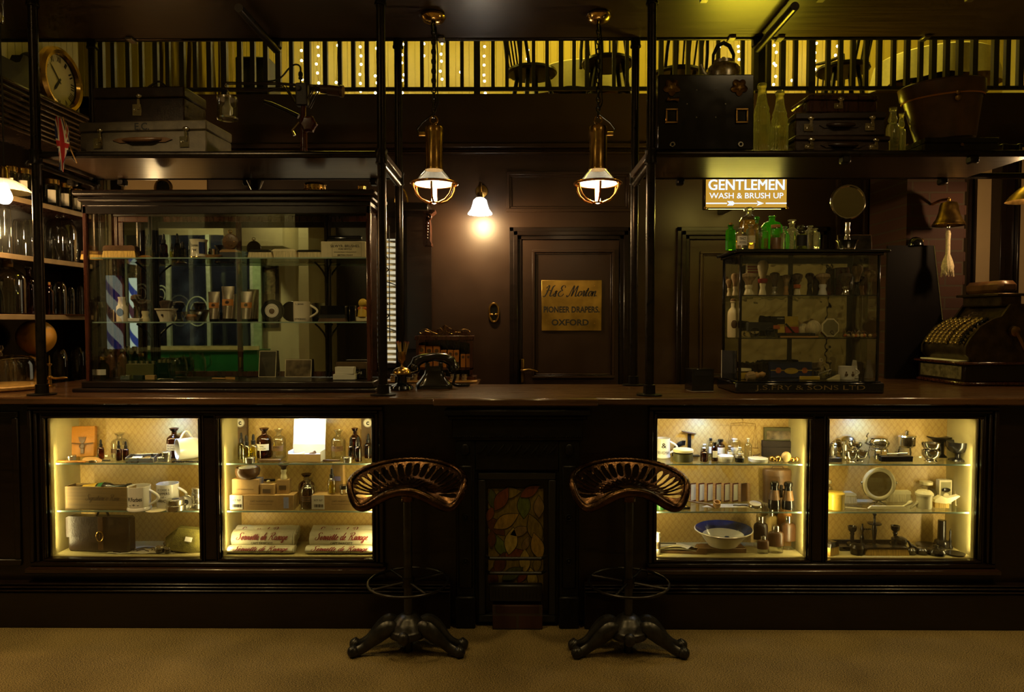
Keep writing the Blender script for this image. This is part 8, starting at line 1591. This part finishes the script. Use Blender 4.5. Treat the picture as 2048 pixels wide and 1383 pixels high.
LT('round_tray','flat round ebony dish behind the ebony cylinder, right side','dish',NY(1856,3.47,SB),[(0,0),(22,0),(23,4),(21,5),(0,3)]);LT('ebony_cylinder','tall ebony cylinder box on a bulbous base','box',NY(1883,3.46,SB),[(0,0),(14,0),(15,6),(13,14),(8,17),(7.5,56),(0,57)]);LT('ebony_finial','thin ebony finial stick at the right end of the niche floor','stick',NY(1900,3.44,SB),[(0,0),(5,0),(5,4),(2,10),(3,16),(1.6,22),(2.2,34),(0,42)])
for px,t in((1820,'left'),(1843,'middle')):LT('ebony_jar','small lidded ebony jar at the front right, %s of the row'%t,'jar',N_(px,1107,SB),[(0,0),(10,0),(10.5,8),(11,9),(8,12),(0,13)])
LT('ebony_jar','wider ebony jar with knob lid at the front right of the row','jar',N_(1872,1108,SB),[(0,0),(16,0),(17,6),(14,11),(5,13),(3,15),(5,18),(0,21)])
LT('round_tray','thin round ebony saucer lying at the far right front','dish',N_(1910,1108,SB),[(0,0),(16,0),(18,3),(16,3),(0,1.5)])
# ------------------------------------------------------------------ two tractor seat stools
def stool(px,py,label,rz,ring_rz,dz=0):
    l=onz(px,py,0);k=l.y/F;e=thing('bar_stool',label,'bar stool',l,rz,group='tractor seat bar stools at the counter')
    z=lambda y:Zp(y,l.y);W_=120*k
    # seat surface: u = angle round the rear rim (0 = left .. pi = right), v = 0 centre .. 1 rim
    zc=z(972);D_=.165
    def S(a,v):
        x=W_*.965*cos(a)*v;s_=sin(a)
        y=(D_*1.15*s_ if s_>0 else D_*.62*abs(s_)**.8*(-1))*v
        lobe=abs(cos(a))
        f=abs(s_)
        if s_>0:rz_=.020+.058*s_
        else:rz_=.020*(1-f)-.082*sin(pi*f**1.6)
        zz=zc+rz_*v**1.9-.034*(1 if s_>0 else 1-f)*sin(pi*v**1.3)*(.35+.65*lobe)
        return V((x,y,zz))
    # front edge (pommel): rim at front dips either side of a raised middle
    th=.006;NA,NV=288,44;vs=[];fs=[];idx={}
    slots=28
    def hole(i,j):
        a=2*pi*(i+.5)/NA;v=(j+.5)/NV;s_=sin(a)
        if s_<-.42:return False
        t=((a+.44)%(2*pi))/(pi+.88)*22;f=t-math.floor(t)
        if .585<v<.925:return abs(f-.5)<.40*max(0,1-((v-.755)/.17)**4)**.5
        if .28<v<.54:return abs(f-.5)<.36*max(0,1-((v-.41)/.13)**4)**.5
        return False
    for i in range(NA):
        for j in range(NV+1):idx[i,j]=len(vs);vs.append(tuple(S(2*pi*i/NA,max(j/NV,.02))))
    for i in range(NA):
        for j in range(NV):
            if not hole(i,j):i2=(i+1)%NA;fs.append((idx[i,j],idx[i2,j],idx[i2,j+1],idx[i,j+1]))
    fs.append(tuple(idx[i,0]for i in range(NA)))
    ec={}
    for f in fs:
        for a,b in zip(f,f[1:]+f[:1]):ec[a,b]=1
    be=[(a,b)for a,b in ec if(b,a)not in ec];nb={}
    for a,b in be:nb.setdefault(a,[]).append(b);nb.setdefault(b,[]).append(a)
    P=[V(p)for p in vs];last={idx[i,NV]for i in range(NA)}
    for _ in range(4):P=[p if i not in nb or i in last else p*.4+(P[nb[i][0]]+P[nb[i][1]])*.3 for i,p in enumerate(P)]
    Nn=[V((0,0,0))for p in P]
    for f in fs:
        n_=(P[f[1]]-P[f[0]]).cross(P[f[2]]-P[f[0]])
        for q in f:Nn[q]+=n_
    Nn=[n_.normalized()if n_.length>1e-12 else V((0,0,1))for n_ in Nn];n0=len(P)
    top=[p+n_*(.0022 if i in nb and i not in last else .0048)for i,(p,n_)in enumerate(zip(P,Nn))];bot=[p-n_*.0048 for p,n_ in zip(P,Nn)]
    o=MB().add(top+bot,fs+[tuple(q+n0 for q in f[::-1])for f in fs]+[(a,a+n0,b+n0,b)for a,b in be]).build('seat',M['iron'],e,ang=70)
    rim=MB().tube([S(2*pi*i/120,1.0)+V((0,0,.002*(i%2 if i<62 else 0)))for i in range(120)],[.0135+(.006*sin(pi*((i-60)/60))if i>60 else 0)for i in range(120)],10,True).build('rolled_rim',M['iron'],o)
    MB().lathe([(0,z(1195)-.5),(.019,z(1195)-.5),(.019,z(1000)),(.017,z(985)),(0,z(985))],20).build('post',M['irong'],e);MB().lathe([(0,z(1001)),(.028,z(1001)),(.028,z(984)),(.05,zc+.004),(0,zc+.006)],20).build('seat_socket',M['iron'],e)
    MB().lathe([(.020,.16),(.026,.16),(.026,z(1230)),(.020,z(1230))],20).build('sleeve',M['irong'],e)
    zr=z(1163);mb=MB().ring((0,0,zr),80.5*k,.0062,'z',56,8)
    for a in range(4):t=ring_rz+a*pi/2;mb.tube([(0,0,zr+.001),(80*k*cos(t),80*k*sin(t),zr)],.0062,7)
    mb.lathe([(.019,zr-.02),(.027,zr-.02),(.027,zr+.02),(.019,zr+.02)],16);mb.build('foot_ring',M['clamp'],e)
    MB().lathe([(0,.075),(.085,.075),(.092,.09),(.088,.105),(.078,.112),(.074,.125),(.06,.135),(.05,.15),(.03,.165),(0,.165)],32).build('base_hub',M['irong'],e)
    for a,a1 in((212,195),(328,345),(28,3),(152,177)):
        t=R(a1);c_,s_=cos(t),sin(t);c0,s0=cos(R(a)),sin(R(a));R_=110*k
        mb=MB().tube([((r*(c_*q+c0*(1-q)),r*(s_*q+s0*(1-q)),zz))for r,zz in spl([(.05,.10),(.085,.118),(.115,.105),(.15,.072),(.185,.040),(R_*.92,.024),(R_,.022)],4)for q in[min(1,max(0,(r-.06)/.12))]],[.020+(.010*sin(pi*min(1,i/14))if i<14 else 0)-.004*(i/24)for i in range(25)],10,flat=1.25)
        g=mb.build('leg',M['irong'],e);mb=MB().at(T3(R_*1.0*c_,R_*1.0*s_,.024)).ball((0,0,0),.026,14,10,1,1,.95);mb.at(T3(R_*1.0*c_,R_*1.0*s_,.026),RZ(t),RY(R(50))).ring((0,0,.012),.018,.005,'z',18,6);mb.build('scroll_foot',M['irong'],g)
    for a in(265,95):t=R(a);MB().at(T3(.088*cos(t),.088*sin(t),.092)).ball((0,0,0),.026,12,8,1,1,1.1).build('boss',M['irong'],e)
stool(817,1300,'left iron tractor seat bar stool in front of the towel niche corner',R(0),R(35))
stool(1256,1302,'right iron tractor seat bar stool beside the third niche',R(0),R(62))
M['navyd']=mat('dark_window_glass',(.012,.014,.03),.2,var=.6,scale=3);M['pale']=mat('pale_window_bar','b9c2ae',.5);M['yelp2']=mat('cream_ledge','c9bf86',.5);M['palegreen']=mat('pale_green_strip','9fb890',.5)
m,t,N,L,B=nt('spiral_striped_lit_glass');N.remove(B);tc=N.new('ShaderNodeTexCoord');sp=N.new('ShaderNodeSeparateXYZ');L.new(tc.outputs['Object'],sp.inputs[0])
def mq(op,a,b=None):
    n=N.new('ShaderNodeMath');n.operation=op
    for i,q in enumerate((a,b)):
        if q is None:continue
        if isinstance(q,(int,float)):n.inputs[i].default_value=q
        else:L.new(q,n.inputs[i])
    return n.outputs[0]
fr=mq('FRACT',mq('ADD',mq('DIVIDE',mq('ARCTAN2',sp.outputs[1],sp.outputs[0]),2*pi),mq('MULTIPLY',sp.outputs[2],-1.55)))
cr=N.new('ShaderNodeValToRGB');cr.color_ramp.interpolation='CONSTANT';el=cr.color_ramp.elements;el[0].color=(.85,.95,.75,1);el[1].position=.3;el[1].color=(.03,.06,.30,1)
for ps,c in((.5,(.85,.95,.75,1)),(.75,(.10,.03,.05,1))):q=el.new(ps);q.color=c
L.new(fr,cr.inputs[0]);e_=N.new('ShaderNodeEmission');e_.inputs[1].default_value=.9;L.new(cr.outputs[0],e_.inputs[0]);L.new(e_.outputs[0],N['Material Output'].inputs[0]);M['barber']=m
# ------------------------------------------------------------------ the shop side behind the camera, as seen in the case mirrors
# mirror plane y = 3.811: a thing that shows at pixel (px, py) at total optical depth D stands at y = 2*3.811 - D
MY=3.811
def mir(px,py,D):p=at(px,py,D);return V((p.x,2*MY-D,p.z))
D=10.4;yw=2*MY-D
a,b=mir(240,735,D),mir(520,528,D)
e=bpy.data.objects.new('window_2',None);COL.objects.link(e);struct(e);e.location=(0,yw,0);P=T3(0,-yw,0)
MB().at(P).box(mir(225,0,D).x,mir(508,0,D).x,yw-.02,yw,a.z,mir(0,470,D).z).build('dark_glass',M['navyd'],e)
mb=MB().at(P)
for px in(252,340,420,508):x=mir(px,600,D).x;mb.box(x-.03,x+.03,yw,yw+.06,a.z,mir(0,470,D).z,.005)
mb.build('window_frame',M['pale'],e)
for px,py,r in((323,590,.10),(395,622,.16)):
    p=mir(px,py,D);mb=MB().at(P);mb.ring((p.x,yw+.012,p.z),r,.010,'y',36,6,1,1.35);mb.ring((p.x,yw+.012,p.z),r*.62,.007,'y',30,6,1,1.35);mb.build('etched_oval',M['pale'],e)
z0,z1,z2=mir(0,735,D-.5).z,mir(0,699,D-.5).z,mir(0,691,D-.5).z
yy=2*MY-D+.5;x0,x1=mir(245,700,D-.5).x,mir(520,700,D-.5).x
o=MB().box(x0,x1,yw+.06,yy,0,z1,.004).build('window_seat',M['greenp'],None);struct(o);struct(bx('trim_10',M['yelp2'],x0,x1,yy,yy+.03,z1,z2))
# green upright strips of the shop front
struct(bx('trim_11',M['palegreen'],mir(505,0,D).x,mir(521,0,D).x,yw+.06,yw+.12,0,3.2))
# barber pole
Dp=9.6;p0,p1=mir(276,694,Dp),mir(276,530,Dp);r=13.5*Dp/F;e=thing('barber_pole',"lit barber's pole with blue and white spiral stripes reflected in the case mirror",'barber pole',(p0.x,2*MY-Dp,0))
MB().lathe([(0,0),(.16,0),(.16,.06),(.06,.10),(.05,p0.z-.12),(r*1.15,p0.z-.08),(r*1.15,p0.z),(0,p0.z)],24).build('stand',M['alu'],e);zc_=p1.z-(p1.z-p0.z)*.16
MB().lathe([(r,p0.z),(r,zc_)],30).build('striped_glass',M['barber'],e);MB().lathe([(0,zc_),(r*1.15,zc_),(r*1.15,zc_+.06),(r*.9,zc_+.08),(r*.8,p1.z+.1),(r*1.1,p1.z+.16),(0,p1.z+.2)],24).build('cap',M['alu'],e)
# beige bulkhead, column and framed picture on the wall further right
D2=9.0;y2=2*MY-D2
struct(bx('trim_12',M['cream2'],mir(592,0,D2).x,mir(612,0,D2).x,yw,y2,0,mir(0,402,D2).z));struct(bx('trim_13',M['cream2'],mir(440,0,D2).x,mir(560,0,D2).x,yw,y2,mir(0,492,D2).z,3.6))
struct(bx('wall_front_dark',M['felt'],mir(622,0,D).x,mir(745,0,D).x,yw-.03,yw,0,3.7));struct(bx('wall_front_beige',M['cream2'],mir(508,0,D).x,mir(622,0,D).x,yw-.03,yw,0,3.7))
a,b=mir(520,655,D-.1),mir(554,530,D-.1);e=thing('tall_picture','tall dark framed feather print seen in the case mirror','picture',((a.x+b.x)/2,yw+.002,a.z));w_,h=abs(b.x-a.x),b.z-a.z;frame(MB(),-w_/2,w_/2,0,h,.05,0,.04,.005).build('frame',M['wood'],e);MB().box(-w_/2+.04,w_/2-.04,.004,.01,.04,h-.04).build('print',M['photo'],e)
